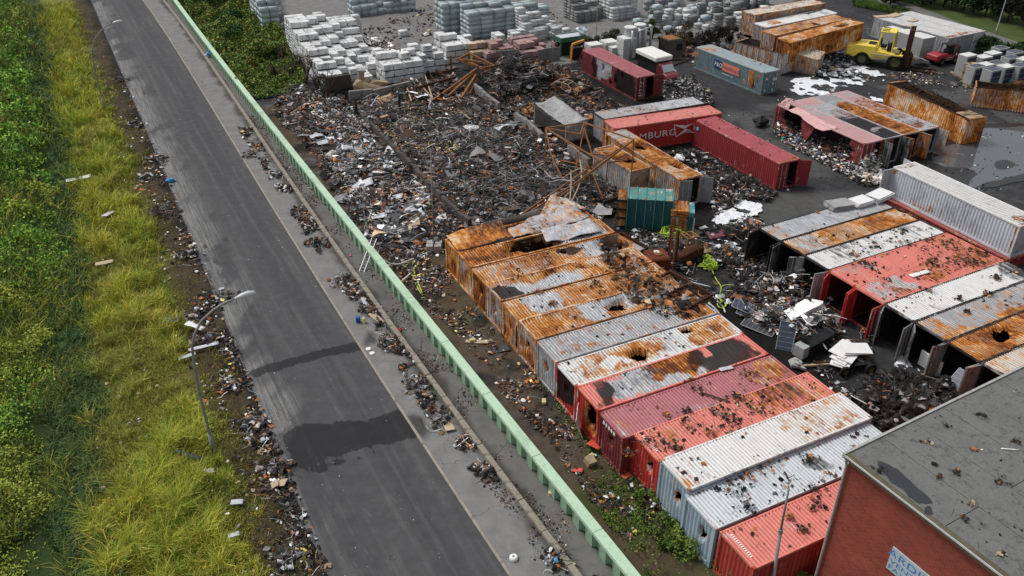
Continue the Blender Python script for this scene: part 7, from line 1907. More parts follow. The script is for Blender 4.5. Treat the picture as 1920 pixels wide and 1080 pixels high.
LS = [
 ("metal_sheet", "white crumpled sheet lying alone high on the grass verge", 145, 327, 2.2, .9, 25, M_WSH, .08),
 ("metal_sheet", "cream sheet in the tall grass left of the road", 194, 487, 1.3, .55, 20, M_TAN, .06),
 ("metal_sheet", "grey triangular scrap in the grass above the cream sheet", 203, 403, 1.0, .8, 70, M_AL, .15),
 ("metal_sheet", "long pale aluminium strip beside the near street lamp", 383, 655, 1.9, .32, 25, M_AL, .03),
 ("metal_sheet", "pale aluminium strip end sticking out left of the near lamp", 352, 674, 1.1, .36, 30, M_AL, .03),
 ("crumpled_tarp", "black crumpled plastic left of the near lamp arm", 325, 608, 1.1, .8, 10, M_DSH, .3),
 ("metal_sheet", "white torn metal shred above the aluminium strips", 368, 622, 1.3, .5, 160, M_WSH, .25),
 ("metal_sheet", "curled white scrap on the soil below the near lamp head", 428, 727, .7, .3, 60, M_WSH, .2),
 ("metal_sheet", "grey folded scrap on the verge at the bottom", 446, 948, .6, .35, 10, M_AL, .1),
 ("metal_sheet", "grey triangular scrap near the bottom of the verge", 440, 1011, .55, .35, 20, M_AL, .1),
 ("charred_lump", "black charred curl in the dry grass by the lamp foot", 355, 862, 1.5, .25, 170, M_DSH, .3),
 ("metal_sheet", "small grey scrap by the lamp foot", 395, 890, .5, .3, 30, M_AL, .15),
 ("cardboard", "tan cardboard piece in the lower verge debris", 530, 908, .6, .45, 80, M_TAN, .12),
 ("cardboard", "brown cardboard scrap beside the tan one", 516, 912, .45, .4, 20, M_TAN, .12),
 ("metal_sheet", "pale bluish scrap at the bottom verge pile", 536, 1062, .45, .3, 60, M_AL, .1),
 ("cloth", "cream cloth on the pavement pile below the flood wall", 706, 598, 1.5, .45, -50, M_TAN, .12),
 ("cloth", "pale grey cloth above the cream one", 685, 570, 1.1, .4, -70, M_AL, .15),
 ("plastic_bag", "light blue scrap beside the cream cloth", 708, 595, .4, .3, 0, M_TARP, .1),
 ("crumpled_tarp", "dark grey tarpaulin on the pavement pile", 767, 720, 1.1, .6, -60, M_DSH, .25),
 ("cardboard", "tan corrugated cardboard at the pavement edge pile", 842, 800, .95, .6, -70, M_TAN, .12),
 ("crumpled_tarp", "grey tarpaulin beside the tan cardboard", 828, 795, .7, .45, -40, M_DSH, .2),
 ("cardboard", "orange brown scrap lying on the pavement pile", 792, 735, .35, .25, 10, M_ORUST, .05),
 ("cardboard", "orange brown scrap next to the tan cardboard", 828, 812, .3, .25, 60, M_ORUST, .08),
 ("metal_sheet", "white torn board on the soil strip", 895, 640, 1.6, .45, -8, M_TAN, .08),
 ("crumpled_tarp", "grey crumpled sheet on the soil near the container ends", 935, 655, 1.5, .7, 15, M_DSH, .25),
 ("metal_sheet", "red corrugated shred leaning at the maroon container end", 1116, 838, 1.0, .8, 60, M_RSH, .12),
 ("metal_sheet", "red shred lying in the soil below the leaning one", 1082, 882, .6, .35, -15, M_RSH, .06),
 ("metal_sheet", "small red shred by the salmon container end", 1175, 892, .55, .35, 30, M_RSH, .06),
 ("metal_sheet", "white bent bar beneath the leaning red shred", 1110, 858, .6, .2, 40, M_WSH, .08),
 ("metal_sheet", "white ragged sheet in the middle of the rubble field", 948, 277, 2.0, .9, -10, M_WSH, .12),
 ("metal_sheet", "cream plate on the rubble by the charred wall", 736, 275, .9, .6, 20, M_TAN, .1),
 ("metal_sheet", "dark blue folded sheet above the silver scrap", 618, 250, 2.4, 1.0, 10, M_DSH, .3),
 ("metal_sheet", "pale blue crumpled sheet left of the dark blue one", 594, 258, 1.4, .8, 20, M_AL, .3),
 ("cardboard", "tan striped corrugated board in the ash rubble", 607, 222, 1.5, .8, 40, M_TAN, .08),
 ("metal_sheet", "tan corrugated plate beside the retaining wall", 632, 188, 1.0, .8, 60, M_TAN, .06),
 ("metal_sheet", "large bluish aluminium sheet in the silver scrap", 678, 352, 2.2, 1.0, 15, M_AL, .25),
 ("metal_sheet", "bent aluminium sheet near the flood wall", 700, 410, 2.4, .8, 5, M_AL, .2),
 ("metal_sheet", "crumpled aluminium sheet before the charred wall", 776, 402, 1.8, 1.3, -40, M_AL, .3),
 ("metal_sheet", "white plate right of the silver scrap", 790, 353, 1.0, .5, 15, M_WSH, .08),
 ("metal_sheet", "white plate at the foot of the charred wall", 797, 370, .9, .6, 50, M_WSH, .1),
 ("metal_sheet", "silver sheet at the top of the silver scrap", 658, 285, 1.8, .8, 10, M_AL, .25),
 ("metal_sheet", "white sheet in the middle of the silver scrap", 715, 325, 1.6, .8, -10, M_WSH, .25),
 ("metal_sheet", "folded grey sheet in the silver scrap", 735, 378, 2.0, .7, 0, M_AL, .25),
 ("metal_sheet", "white strip near the lower silver scrap", 712, 428, 1.7, .35, -8, M_WSH, .06),
 ("metal_sheet", "bright shred below the brown wall", 905, 420, 1.1, .8, -20, M_WSH, .25),
 ("metal_sheet", "orange rusty strip in the rubble left of the brown wall", 880, 400, 1.9, .3, -12, M_ORUST, .08),
 ("metal_sheet", "white scrap on the black heap among the burnt cars", 985, 128, 1.5, 1.0, -30, M_WSH, .3),
 ("metal_sheet", "grey hood like scrap beside the white one", 1006, 132, 1.2, 1.2, 60, M_AL, .4),
 ("metal_sheet", "tan panel between the heap and the burnt car", 1045, 150, 1.4, .6, 20, M_TANR, .3),
 ("metal_sheet", "bright curved sheet hanging behind the teal container", 1187, 345, 1.6, .6, 80, M_WSH, .35),
 ("metal_sheet", "maroon bent door panel left of the grey roofed container", 1345, 440, 1.8, 1.0, 20, plain("maroon_scrap", (.2, .05, .06), .5), .15),
 ("metal_sheet", "white scrap before the maroon panel", 1318, 428, .7, .5, 20, M_WSH, .15),
 ("metal_sheet", "white board on the yard before the dark red container", 1160 * 0 + 1258, 133, 1.4, .9, 10, M_WSH, .15),
 ("metal_sheet", "pale grating propped in front of the burnt heap", 1562, 130, 1.9, 1.5, 60, M_TANR, .1),
]
for nm, lb, px, py, L, W, yw, mt, am in LS:
    tl = R.uniform(-.35, .35)
    loose(nm, lb, {"metal_sheet": "metal sheet", "crumpled_tarp": "tarpaulin", "charred_lump": "charred lump", "cardboard": "cardboard", "cloth": "cloth", "plastic_bag": "plastic bag"}[nm], px, py, L, W, yw, tl * (1 if am > .1 else .3), R.uniform(-.3, .3) * (1 if am > .1 else .3), mt, am, group=None)
# small countable objects on the street
def small(name, label, cat, px, py, build, z=.03, rot=0):
    p = at(px, py, z); T = link(name, build, None, tuple(p), (0, 0, rot)); return tag(T, label, cat)
b = MB(); b.lathe([(.001, 0), (.15, 0), (.17, .04), (.17, .36), (.14, .42), (.001, .42)], 12); small("barrel", "small blue barrel standing on the pavement", "barrel", 672, 604, b.mesh("barrel", plain("blue_plastic", (.01, .06, .32), .4)))
b = MB(); b.lathe([(.001, 0), (.10, 0), (.12, .05), (.12, .36), (.05, .44), (.001, .44)], 12); small("canister", "yellow canister next to the blue barrel", "canister", 683, 605, b.mesh("canister", plain("yellow_plastic", (.75, .68, .2), .5)))
for i, (px, py) in enumerate(((691, 655), (698, 663))):
    b = MB(); b.lathe([(.001, 0), (.17, 0), (.18, .06), (.10, .10), (.001, .07)], 12); small("lid", ["upper white round lid on the pavement", "lower white round lid on the pavement"][i], "lid", px, py, b.mesh("lid", M_WSH))
b = MB(); b.lathe([(.05, .12), (.07, .2), (.16, .2), (.21, .14), (.22, .02), (.001, .0)], 16); small("reel", "white round reel on the pavement at the bottom", "reel", 963, 1048, b.mesh("reel", M_WSH))
lump("plastic_bag", "bright blue plastic bag at the left road edge", "plastic bag", at(320, 341, .0), (.95, .55, .35), M_TARP, seed=3, rz=.2)
lump("plastic_bag", "blue plastic bag on the kerb near the top", "plastic bag", at(393, 104, .2), (.9, .7, .5), M_TARP, seed=4, rz=.5)
lump("plastic_bag", "white rag beside the blue bag on the kerb", "rag", at(386, 105, .25), (.5, .4, .2), M_WSH, seed=5)
lump("drink_can", "crushed red can on the walkway", "can", at(750, 619, .07), (.35, .22, .12), plain("red_can", (.5, .02, .03), .4), seed=6)
lump("drink_can", "small red and white can farther up the walkway", "can", at(658, 480, .07), (.2, .2, .1), plain("red_can", (.5, .02, .03), .4), seed=7)
for i, (px, py, lb) in enumerate(((886, 640, "pale yellow foam block on the soil strip"), (1020, 755, "yellow foam block near the container ends"), (1108, 858, "pale plank stub near the red shreds"), (1033, 925, "pale stone in the weeds strip"))):
    P = at(px, py, .03); b = MB(); b.box((0, 0, .1), (.42, .25, .2), rz=R.random() * 3); tag(b.build("foam_block", plain("foam_yellow", (.6, .5, .25), .9), None, bevel=.03, loc=tuple(P)), lb, "block")
P = at(1106, 870, .03); b = MB(); b.box((0, 0, .22), (.5, .5, .42), rz=.5, rx=.3); tag(b.build("burnt_box", plain("tan_box", (.4, .3, .18), .9, .4, 3, dirt=.4), None, loc=tuple(P)), "tan burnt box near the red shreds", "box")
P = at(985, 412, .9); b = MB(); b.tube([(-3.4, -1.1, -.1), (-1.5, -.5, .0), (1.0, .25, .15), (3.2, 1.3, .3)], [.42, .45, .42, .34], 9); tag(b.build("charred_log", M_BWALL, None, loc=tuple(P), smooth=True), "thick brownish charred log lying along the curved low wall", "log")
# ladder on the flood wall, hoses
a_ = np.array(at(678, 510, .06)); b_ = np.array(at(700, 452, 1.45))
T = thing("ladder", "aluminium ladder leaning on the flood wall", "ladder", tuple(a_))
d_ = Vector(b_ - a_); sd = Vector((d_.y, -d_.x, 0)).normalized() * .2
for s_ in (-1, 1):
    b = MB(); b.beam(sd * s_, d_ * 1.08 + sd * s_, .04, .07); b.build("rail", M_SILV, T)
for k in range(11):
    b = MB(); q = d_ * (k + .5) / 10.5; b.beam(q - sd, q + sd, .03); b.build("rung", M_SILV, T)
def hose(name, label, pts, r, mat, cat="hose", z=.1, smooth_=3):
    P = [np.array(at(px, py, z + (q[0] if q else 0))) for px, py, *q in pts]
    out = []
    n = len(P)
    for i in range(n - 1):
        p0, p1, p2, p3 = P[max(i - 1, 0)], P[i], P[i + 1], P[min(i + 2, n - 1)]
        for k in range(smooth_):
            t_ = k / smooth_; out.append(.5 * (2 * p1 + (p2 - p0) * t_ + (2 * p0 - 5 * p1 + 4 * p2 - p3) * t_ ** 2 + (3 * p1 - p0 - 3 * p2 + p3) * t_ ** 3))
    out.append(P[-1]); b = MB(); b.tube([tuple(q) for q in out], r, 6)
    return tag(b.build(name, mat, None, smooth=True), label, cat)
M_WHOSE = plain("white_hose", (.68, .68, .66), .6, .15, 3); M_YHOSE = plain("yellow_green_hose", (.42, .55, .04), .5, .2, 3); M_LIME = plain("lime_hose", (.36, .52, .02), .5, .2, 3)
hose("fire_hose", "white hose from the flood wall to the mast's block", [(720, 488, 1.1), (742, 496, .3), (775, 485), (803, 473), (835, 468), (866, 470)], .06, M_WHOSE)
hose("fire_hose", "white hose running diagonally to the flood wall", [(802, 473), (786, 490), (770, 512), (753, 527, .6)], .06, M_WHOSE)
hose("fire_hose", "white nozzle hose at the flood wall edge", [(726, 499, .8), (738, 496), (748, 498)], .10, M_WHOSE)
hose("garden_hose", "yellow green hose on the soil behind the flood wall", [(790, 551), (781, 535), (772, 515), (760, 500), (750, 497), (768, 492), (778, 490), (772, 498), (782, 487), (788, 492), (776, 505), (782, 525), (792, 550)], .045, M_YHOSE)
def coil(label, px, py, r, h, mat, seed, turns=14):
    rs = np.random.default_rng(seed); P = at(px, py, .05); pts = []
    for i in range(turns * 8):
        a = i / 8 * 6.283; rr_ = r * (.35 + .65 * rs.random() * .4 + .4 * abs(math.sin(i * .11)))
        pts.append((rr_ * math.cos(a) + rs.normal(0, r * .1), rr_ * .8 * math.sin(a) + rs.normal(0, r * .1), h * (i / (turns * 8)) * rs.random() + .05))
    b = MB(); b.tube(pts, .05, 5); return tag(b.build("hose_coil", mat, None, loc=tuple(P), smooth=True), label, "hose")
coil("lime green hose heap below the teal container", 1259, 443, 1.0, .7, M_LIME, 1)
coil("small lime green hose coil right of the hose heap", 1280, 441, .5, .5, M_LIME, 5, 8)
coil("lime green hose heap on the court near the manhole", 1330, 501, .75, .6, M_LIME, 2)
coil("yellow green hose bundle above the bright hose heap", 1326, 488, .4, .5, M_YHOSE, 3, 8)
hose("garden_hose", "yellow green hose curling round the round puddle", [(1336, 508), (1342, 522), (1352, 538), (1350, 552), (1352, 565), (1365, 560), (1383, 556), (1386, 545), (1378, 536), (1362, 534), (1352, 538)], .04, M_YHOSE)
hose("garden_hose", "tangled yellow hose at the end of the grey streaked container", [(1342, 556), (1352, 562), (1362, 572), (1352, 578), (1345, 570), (1358, 566), (1360, 575)], .04, M_YHOSE)
hose("pipe", "bent white pipe beyond the steel rack", [(1254, 505, .8), (1275, 520, .6), (1300, 530, .3), (1332, 538)], .06, M_WHOSE, "pipe")
hose("pipe", "short white pipe crossing the steel rack's corner", [(1296, 532, .5), (1310, 540, .3), (1318, 547)], .06, M_WHOSE, "pipe")
hose("pipe", "white pipe at the end of the rust ended container", [(1328, 568, .5), (1340, 578, .3), (1350, 590)], .07, M_WHOSE, "pipe")
hose("pipe", "second white pipe beside the tangled hose", [(1345, 565, .5), (1355, 575), (1360, 586)], .06, M_WHOSE, "pipe")
hose("cable", "thin dark cable looping over the court", [(1380, 478), (1360, 495), (1345, 499), (1330, 496)], .03, M_BLK, "cable")
# manhole puddle
b = MB(); b.lathe([(.001, .03), (1.0, .03), (1.04, .0)], 28); tag(b.build("round_puddle", plain("slate_water", (.03, .036, .042), .12, .1, 2), None, loc=tuple(at(1368, 547, .01))), "round slate coloured puddle ringed by the hose", "puddle")
b = MB(); b.lathe([(.001, .03), (.7, .03), (.74, .0)], 24); tag(b.build("round_puddle", plain("slate_water", (.03, .036, .042), .12, .1, 2), None, loc=tuple(at(1378, 562, .006))), "smaller round puddle below the ringed one", "puddle")

# ------------------------------------------------------------------ centre court: panel piles
def board(parent, nm, c, L, W, th, rz, rx=0, ry=0, mat=None):
    b = MB(); b.box((0, 0, 0), (L, W, th)); return b.build(nm, mat, parent, loc=c, rot=(rx, ry, rz))
P = at(1500, 612); T = thing("panel_pile", "fanned pile of white sheets sliding off the black base", "sheet pile", tuple(P), (0, 0, rad(YAW)))
b = MB(); b.bx(-.9, 1.7, -.7, .8, 0, .9); b.build("burnt_base", M_BLK, T)
for k in range(9):
    board(T, "white_sheet", (-.55 + k * .24, -.1 + k * .07, 1.62 - k * .085), 1.75, 1.15, .035, rad(-16 + k * 7), 0, rad(-30 + k * 3), M_WSH)
b = MB(); b.lathe([(.001, 0), (.22, 0), (.22, .12), (.001, .12)], 12, (.45, .2, 1.95)); b.build("dark_disc", M_BLK, T)
def pvpanel(label, px, py, yaw, pitch, roll=0, z=.1, L=1.65, W=1.0, mat=None, group="loose solar panels on the court"):
    P = at(px, py, z); T = thing("solar_panel", label, "solar panel", tuple(P), (roll, pitch, rad(yaw)), group)
    b = MB(); b.bx(-L/2, L/2, -W/2, W/2, 0, .03); b.build("glass", mat or plain("slate_cells", (.05, .065, .10), .3, .3, 3, dirt=.2), T)
    for q in ((-L/2, L/2, -W/2 - .03, -W/2 - .001), (-L/2, L/2, W/2 + .001, W/2 + .03), (-L/2 - .03, -L/2 - .001, -W/2, W/2), (L/2 + .001, L/2 + .03, -W/2, W/2)):
        b = MB(); b.bx(*q, -.01, .045); b.build("frame", M_PVF, T)
    for k in range(1, 6):
        b = MB(); x = -L/2 + L * k / 6; b.bx(x - .006, x + .006, -W/2 + .01, W/2 - .01, .031, .034); b.build("cell_line", M_PVF, T)
    return T
pvpanel("dark solar panel leaning against the white sheet pile", 1474, 632, 70, rad(-58), z=.75, L=2.0)
pvpanel("sooty solar panel lying flat at the left of the scrap", 1402, 578, -25, rad(12), z=.3, L=2.1, W=1.2)
pvpanel("second sooty solar panel under the flat one", 1410, 590, -30, rad(6), z=.15, L=2.0, W=1.1)
pvpanel("grey panel with a broken frame in the scrap", 1440, 585, -10, rad(-14), z=.3, L=2.0)
pvpanel("empty panel frame lying at the lower left of the scrap", 1424, 612, -35, rad(4), z=.12, L=2.2, W=1.3, mat=M_DSH)
pvpanel("tilted pale panel beside the white board", 1488, 600, 60, rad(-50), z=.9, L=1.4, W=.8, mat=M_AL)
pvpanel("grey panel leaning behind the salmon container end", 1530, 728, 60, rad(50), z=.5, L=1.5, mat=M_CRUM)
pvpanel("dark panel leaning at the end of the tall white container", 1612, 762, 40, rad(60), z=.5, L=1.6, mat=M_DSH)
pvpanel("blue panel stack leaning behind the yellow forklift", 1722, 108, 10, rad(20), z=.9, L=2.2, W=1.6, mat=plain("pale_blue_panel", (.22, .30, .40), .35), group="loose solar panels by the white containers")
pvpanel("dark blue panel inside the second last open container", 1795, 720, 30, rad(-45), z=.7, L=1.8)
P = at(1515, 622); T = thing("burnt_crate", "white topped charred crate in front of the sheet pile", "crate", tuple(P), (0, 0, rad(YAW)))
b = MB(); b.bx(-.8, .8, -.6, .6, 0, 1.0); b.build("body", M_BLK, T); board(T, "white_lid", (.1, 0, 1.1), 1.6, 1.1, .05, .1, .05, 0, M_WSH)
P = at(1512, 662); T = thing("burnt_crate", "long charred crate with a grey metal end box", "crate", tuple(P), (0, 0, rad(YAW + 10)))
b = MB(); b.bx(-.4, 1.8, -.5, .5, 0, .95); b.build("body", M_BLK, T); b = MB(); b.bx(-1.0, -.41, -.4, .4, .1, .95); b.build("end_box", plain("grey_box", (.36, .37, .38), .5, .2, 2), T, bevel=.02); board(T, "rail", (.4, .6, 1.0), 1.8, .1, .1, 0, 0, 0, M_RUSTD); board(T, "end_plate", (2.0, 0, .5), .08, .9, 1.2, 0, 0, 0, M_DSH)
# trailer with white sheets
P = at(1592, 690); T = thing("trailer", "two wheeled trailer loaded with slipped white sheets", "trailer", tuple(P), (0, 0, rad(10)))
b = MB(); b.bx(-1.1, 1.2, -.5, .9, .42, .55); b.build("chassis", M_BLK, T)
b = MB(); b.beam((-1.1, .2, .45), (-2.2, .6, .3), .08); b.build("drawbar", M_RUSTD, T)
for x in (-.75, 1.0): wheel(T, x, -.75, .36, .36, .22)
for k, (dx, dy, rz, L, W) in enumerate(((-.5, .3, .9, 1.9, 1.1), (-.3, .2, .75, 1.8, 1.0), (-.2, .45, .55, 1.9, 1.1), (.0, .35, .7, 1.7, 1.0), (-.1, .9, .6, 1.9, 1.1), (.55, .65, -.12, 1.9, 1.2), (.6, .62, -.16, 1.8, 1.1))):
    board(T, "white_sheet", (dx, dy, .62 + k * .07), L, W, .04, rz, .03, rad(-4 + k), M_WSH)
P = at(1535, 688); T = thing("timber_beam", "tan timber beam lying left of the loaded trailer", "beam", tuple(P), (0, 0, rad(5))); b = MB(); b.bx(-1.2, 1.0, -.06, .06, .1, .22); b.build("beam", M_TAN, T)
P = at(1745, 680, .7); T = thing("white_board", "white board standing in the open doorway of the grey brown container", "board", tuple(P), (0, 0, rad(-62))); b = MB(); b.bx(-.8, .8, -.03, .03, -.6, .5); b.build("board", M_WSH, T)
lump("stone_block", "grey concrete lump beside the salmon containers' end", "concrete lump", at(1492, 688), (1.3, .8, .5), M_CONC, seed=41)
# sheets on the far end of the grey roofed container
for i, (px, py, L, W, n, m) in enumerate(((1572, 388, 1.9, 1.3, 7, M_CRUM), (1612, 382, 1.7, 1.2, 5, M_WSH), (1648, 372, 2.1, 1.2, 7, M_WSH))):
    sheet_stack(["grey sheet stack on the grey container's far roof end", "small white sheet stack on the same grey roof, between the two", "cream topped sheet stack on the roof beside the white container"][i], at(px, py, 2.72)[:2], rad(YAW - 8 + i * 9), L, W, .42 + .08 * (i == 2), n, m, "sheet stacks on the grey container roof", z=2.70, jit=.08)

# ------------------------------------------------------------------ foam, puddles, water
t = NT("foam"); n = t.noise(3, t.tc.outputs["Object"], 5, .7)
M_FOAM = t.fin(t.mix(t.ramp01(n, .35, .6), (.55, .60, .66), (.86, .87, .88)), .5, 0, .5)
t = NT("dark_water"); M_WATER = t.fin((.085, .095, .105), .05, 0, 1.0)
M_WETG = plain("wet_asphalt", (.018, .018, .019), .32, .4, .8)
def foam(label, poly, name="foam_patch", mat=None, z=.035, h=.09, dens=.12, thr=.42, seed=0, n_sc=.9, cat="foam"):
    dens = min(dens, .12); P = np.array(wpoly(poly, 0)); lo, hi = P.min(0) - .5, P.max(0) + .5
    xs = np.arange(lo[0], hi[0], dens); ys = np.arange(lo[1], hi[1], dens); X, Y = np.meshgrid(xs, ys)
    nn = fbm(X, Y, n_sc, 4, 500 + seed); jx = (fbm(X, Y, .7, 3, 510 + seed) - .5) * 1.6; jy = (fbm(X, Y, .7, 3, 520 + seed) - .5) * 1.6
    ins = inpoly(X + jx, Y + jy, P) & (nn > thr)
    keep = ins[:-1, :-1] & ins[1:, :-1] & ins[:-1, 1:] & ins[1:, 1:]
    Z = z + np.clip((nn - thr) * 3, 0, 1) * h * (.4 + 1.2 * fbm(X, Y, 2.2, 2, 9))
    idx = np.arange(X.size).reshape(X.shape)
    F = np.stack([idx[:-1, :-1], idx[:-1, 1:], idx[1:, 1:], idx[1:, :-1]], -1)[keep]
    if len(F) == 0: print("empty foam", label); return
    used = np.unique(F); mp = -np.ones(X.size, int); mp[used] = np.arange(len(used))
    V = np.c_[X.ravel(), Y.ravel(), Z.ravel()][used]; V += NR.normal(0, .03, V.shape) * [1, 1, 0]
    o = link(name, np_mesh(name, V, mp[F], mat or M_FOAM, smooth=True)); return tag(o, label, cat)
foam("large white foam patch before the open rust brown container", [(1340,345),(1356,345),(1392,368),(1428,384),(1424,400),(1398,412),(1350,428),(1334,412),(1338,385)], thr=.30, seed=1, dens=.2)
foam("white foam patch in front of the grey blue container's doors", [(1480,150),(1530,144),(1566,163),(1550,178),(1500,180),(1478,168)], seed=2, thr=.43, dens=.2)
foam("bright foam patch beside the forklift's rear wheel", [(1550,134),(1600,130),(1628,152),(1605,164),(1556,162)], seed=3, thr=.42, dens=.2)
foam("broken foam streak under the yellow forklift", [(1565,110),(1600,108),(1655,140),(1640,146),(1600,132),(1575,122)], seed=4, thr=.45, dens=.2)
foam("small foam spot behind the four side by side containers", [(1630,182),(1655,186),(1662,195),(1640,192)], seed=5, thr=.35, dens=.2)
foam("foam spot on the black court near the open doors", [(1672,676),(1690,670),(1708,682),(1712,694),(1690,700),(1670,694)], seed=6, thr=.34, dens=.1)
foam("foam streak beside the right row's first container", [(1340,448),(1375,455),(1395,478),(1388,482),(1362,470)], seed=7, thr=.45, dens=.15)
foam("small foam spots before the dark red container", [(1300,318),(1325,322),(1330,335),(1310,332)], seed=8, thr=.42, dens=.15)
foam("foam lump at the lettered red container's foot", [(1262,293),(1282,290),(1290,300),(1272,304)], seed=9, thr=.3, h=.5, dens=.2)
foam("snowy white foam heaped near the puddle edge", [(1838,252),(1846,254),(1848,262),(1838,264)], seed=10, thr=.3, dens=.15)
foam("thin foam rim on the verge edge puddle", [(557,968),(572,964),(590,1000),(596,1022),(590,1024),(575,1000),(560,985)], seed=11, thr=.52, dens=.06, h=.02)
foam("thin foam rim line along the big puddle", [(1850,330),(1880,322),(1915,310),(1918,318),(1885,335),(1855,338)], seed=12, thr=.5, dens=.2, h=.03)
def puddle(poly, z, mat, name="puddle", jag=.3):
    blob([at(x, y)[:2] for x, y in poly], z, name, mat, jag=jag, kind='structure')
puddle([(1600,250),(1680,238),(1800,240),(1860,232),(1960,240),(1990,300),(1960,330),(1880,345),(1800,360),(1740,372),(1690,330),(1610,300),(1560,290)], .052, M_WETG, "wet_ground")
puddle([(1752,285),(1820,262),(1860,240),(1960,245),(1990,300),(1960,318),(1900,330),(1850,345),(1815,350),(1830,320),(1760,312)], .060, M_WATER)
puddle([(1865,306),(1885,301),(1905,309),(1895,317),(1870,318)], .066, M_WETG, "wet_ground", .1)
puddle([(678,118),(722,116),(722,150),(700,156),(672,148)], .056, M_WATER)
puddle([(560,972),(570,966),(585,985),(595,1015),(592,1024),(578,1005),(564,985)], .03, M_WATER, jag=.05)
puddle([(1570,715),(1610,705),(1620,722),(1600,740),(1575,735)], .05, M_WETG, "wet_ground")
puddle([(890,238),(935,230),(950,262),(900,285),(870,268)], .09, plain("muddy_water", (.10, .095, .085), .15, .3, .5), jag=.6)
puddle([(885,270),(925,300),(960,310),(900,330),(860,300)], .085, plain("muddy_water", (.10, .095, .085), .15, .3, .5), jag=.6)

# ------------------------------------------------------------------ debris on container roofs and on the flat roof
def roof_bits(key, n, seed, u0=.03, u1=.97, s=(.05, .3), pal=None):
    T = CT[key]; a = T.rotation_euler[2]; rs = np.random.default_rng(seed)
    u = rs.uniform(u0, u1, n * 4) * T['_L']; v = rs.uniform(.12, 2.25, n * 4)
    k = rs.random(n * 4) < sstep(.45, .68, fbm(u, v, .8, 4, seed) + .18 * (abs(v - 1.2) > 1.0)); u, v = u[k][:n], v[k][:n]
    c, s_ = math.cos(a), math.sin(a)
    h = max(ob.location.z for ob in T.children if ob.name.startswith("roof")) + T.location[2]
    return np.c_[T.location[0] + c * u - s_ * v, T.location[1] + s_ * u + c * v, np.full(len(u), h + .03)]
RB = {'char': 8, 'rust': 2.6, 'brown': 2.5, 'grey': .8, 'tan': .4}
PP = np.concatenate([roof_bits(k_, n_, 600 + i) for i, (k_, n_) in enumerate((('A1', 60), ('A2', 110), ('A3', 130), ('A4', 110), ('A5', 110), ('A6', 40), ('A7', 40), ('A8', 50), ('A9', 130), ('A10', 300), ('A11', 60), ('A12', 320), ('A13', 130)))])
o = make_rubble("roof_debris", PP, .03 + .24 * NR.random(len(PP)) ** 3, (6, 3.5, 1, 1.5), RB); o['kind'] = 'stuff'; tag(o, "charred bits and rust flakes strewn over the long row's roofs", "debris")
PP = np.concatenate([roof_bits(k_, n_, 700 + i) for i, (k_, n_) in enumerate((('B0', 40), ('B1', 170), ('B2', 230), ('B3', 240), ('B4', 260), ('B5', 90), ('B6', 60), ('B7', 90)))])
o = make_rubble("roof_debris", PP, .03 + .24 * NR.random(len(PP)) ** 3, (6, 3.5, 1, 1.5), RB); o['kind'] = 'stuff'; tag(o, "charred bits lying on the right row's roofs", "debris")
PP = np.concatenate([roof_bits(k_, n_, 800 + i) for i, (k_, n_) in enumerate((('redmid', 70), ('c4', 110), ('c3', 50), ('c1', 40), ('po', 20), ('T1', 40), ('T2', 50), ('T3', 50), ('D1', 40), ('D2', 60), ('D3', 50), ('c6', 40)))])
o = make_rubble("roof_debris", PP, .04 + .24 * NR.random(len(PP)) ** 3, (6, 3.5, 1, 1.5), RB); o['kind'] = 'stuff'; tag(o, "charred bits on the background containers' roofs", "debris")
def heap_on_roofs(label, poly, n, pal, seed, zz=2.78, s=(.08, .6)):
    q = poly_points(wpoly(poly, zz), n, NR, .8, .5, seed)
    P = np.c_[q, zz + NR.random(len(q)) ** 2 * .45]
    o = make_rubble("roof_debris", P, s[0] + (s[1] - s[0]) * NR.random(len(q)) ** 2, (5, 4, 2, 2), pal); o['kind'] = 'stuff'; tag(o, label, "debris")
heap_on_roofs("rusty and charred wreckage heaped over the far ends of the orange roofs", [(1120,455),(1190,480),(1260,520),(1330,560),(1310,600),(1215,585),(1160,545),(1130,490)], 620, {'rust': 4, 'char': 6, 'brown': 4, 'grey': 2, 'tan': .6}, 41)
heap_on_roofs("peeled and charred scraps on the far salmon roofs", [(1740,440),(1800,450),(1860,485),(1830,505),(1760,500),(1720,470)], 200, {'rust': 2, 'char': 6, 'brown': 5}, 42, s=(.06, .4))
def clump(label, px, py, z, r, n, pal, s=(.1, .4), seed=0, kw=(6, 4, 1, 2), name="debris_clump", cat="debris", zr=.12):
    rs = np.random.default_rng(900 + seed); P = at(px, py, z)
    q = rs.normal(0, r * .5, (n, 2)); zz = np.exp(-(q ** 2).sum(1) / r ** 2 * 1.5) * zr * rs.random(n) + .03
    V = np.c_[q, zz]; names = list(pal)
    o = make_rubble(name, V, s[0] + (s[1] - s[0]) * rs.random(n) ** 1.6, kw, pal, rs); o.location = tuple(P)
    o['kind'] = 'stuff'
    return tag(o, label, cat)
BK = {'char': 8, 'rust': 1, 'brown': 2}; RK = {'rust': 5, 'char': 3, 'brown': 2}
hz = 2.72
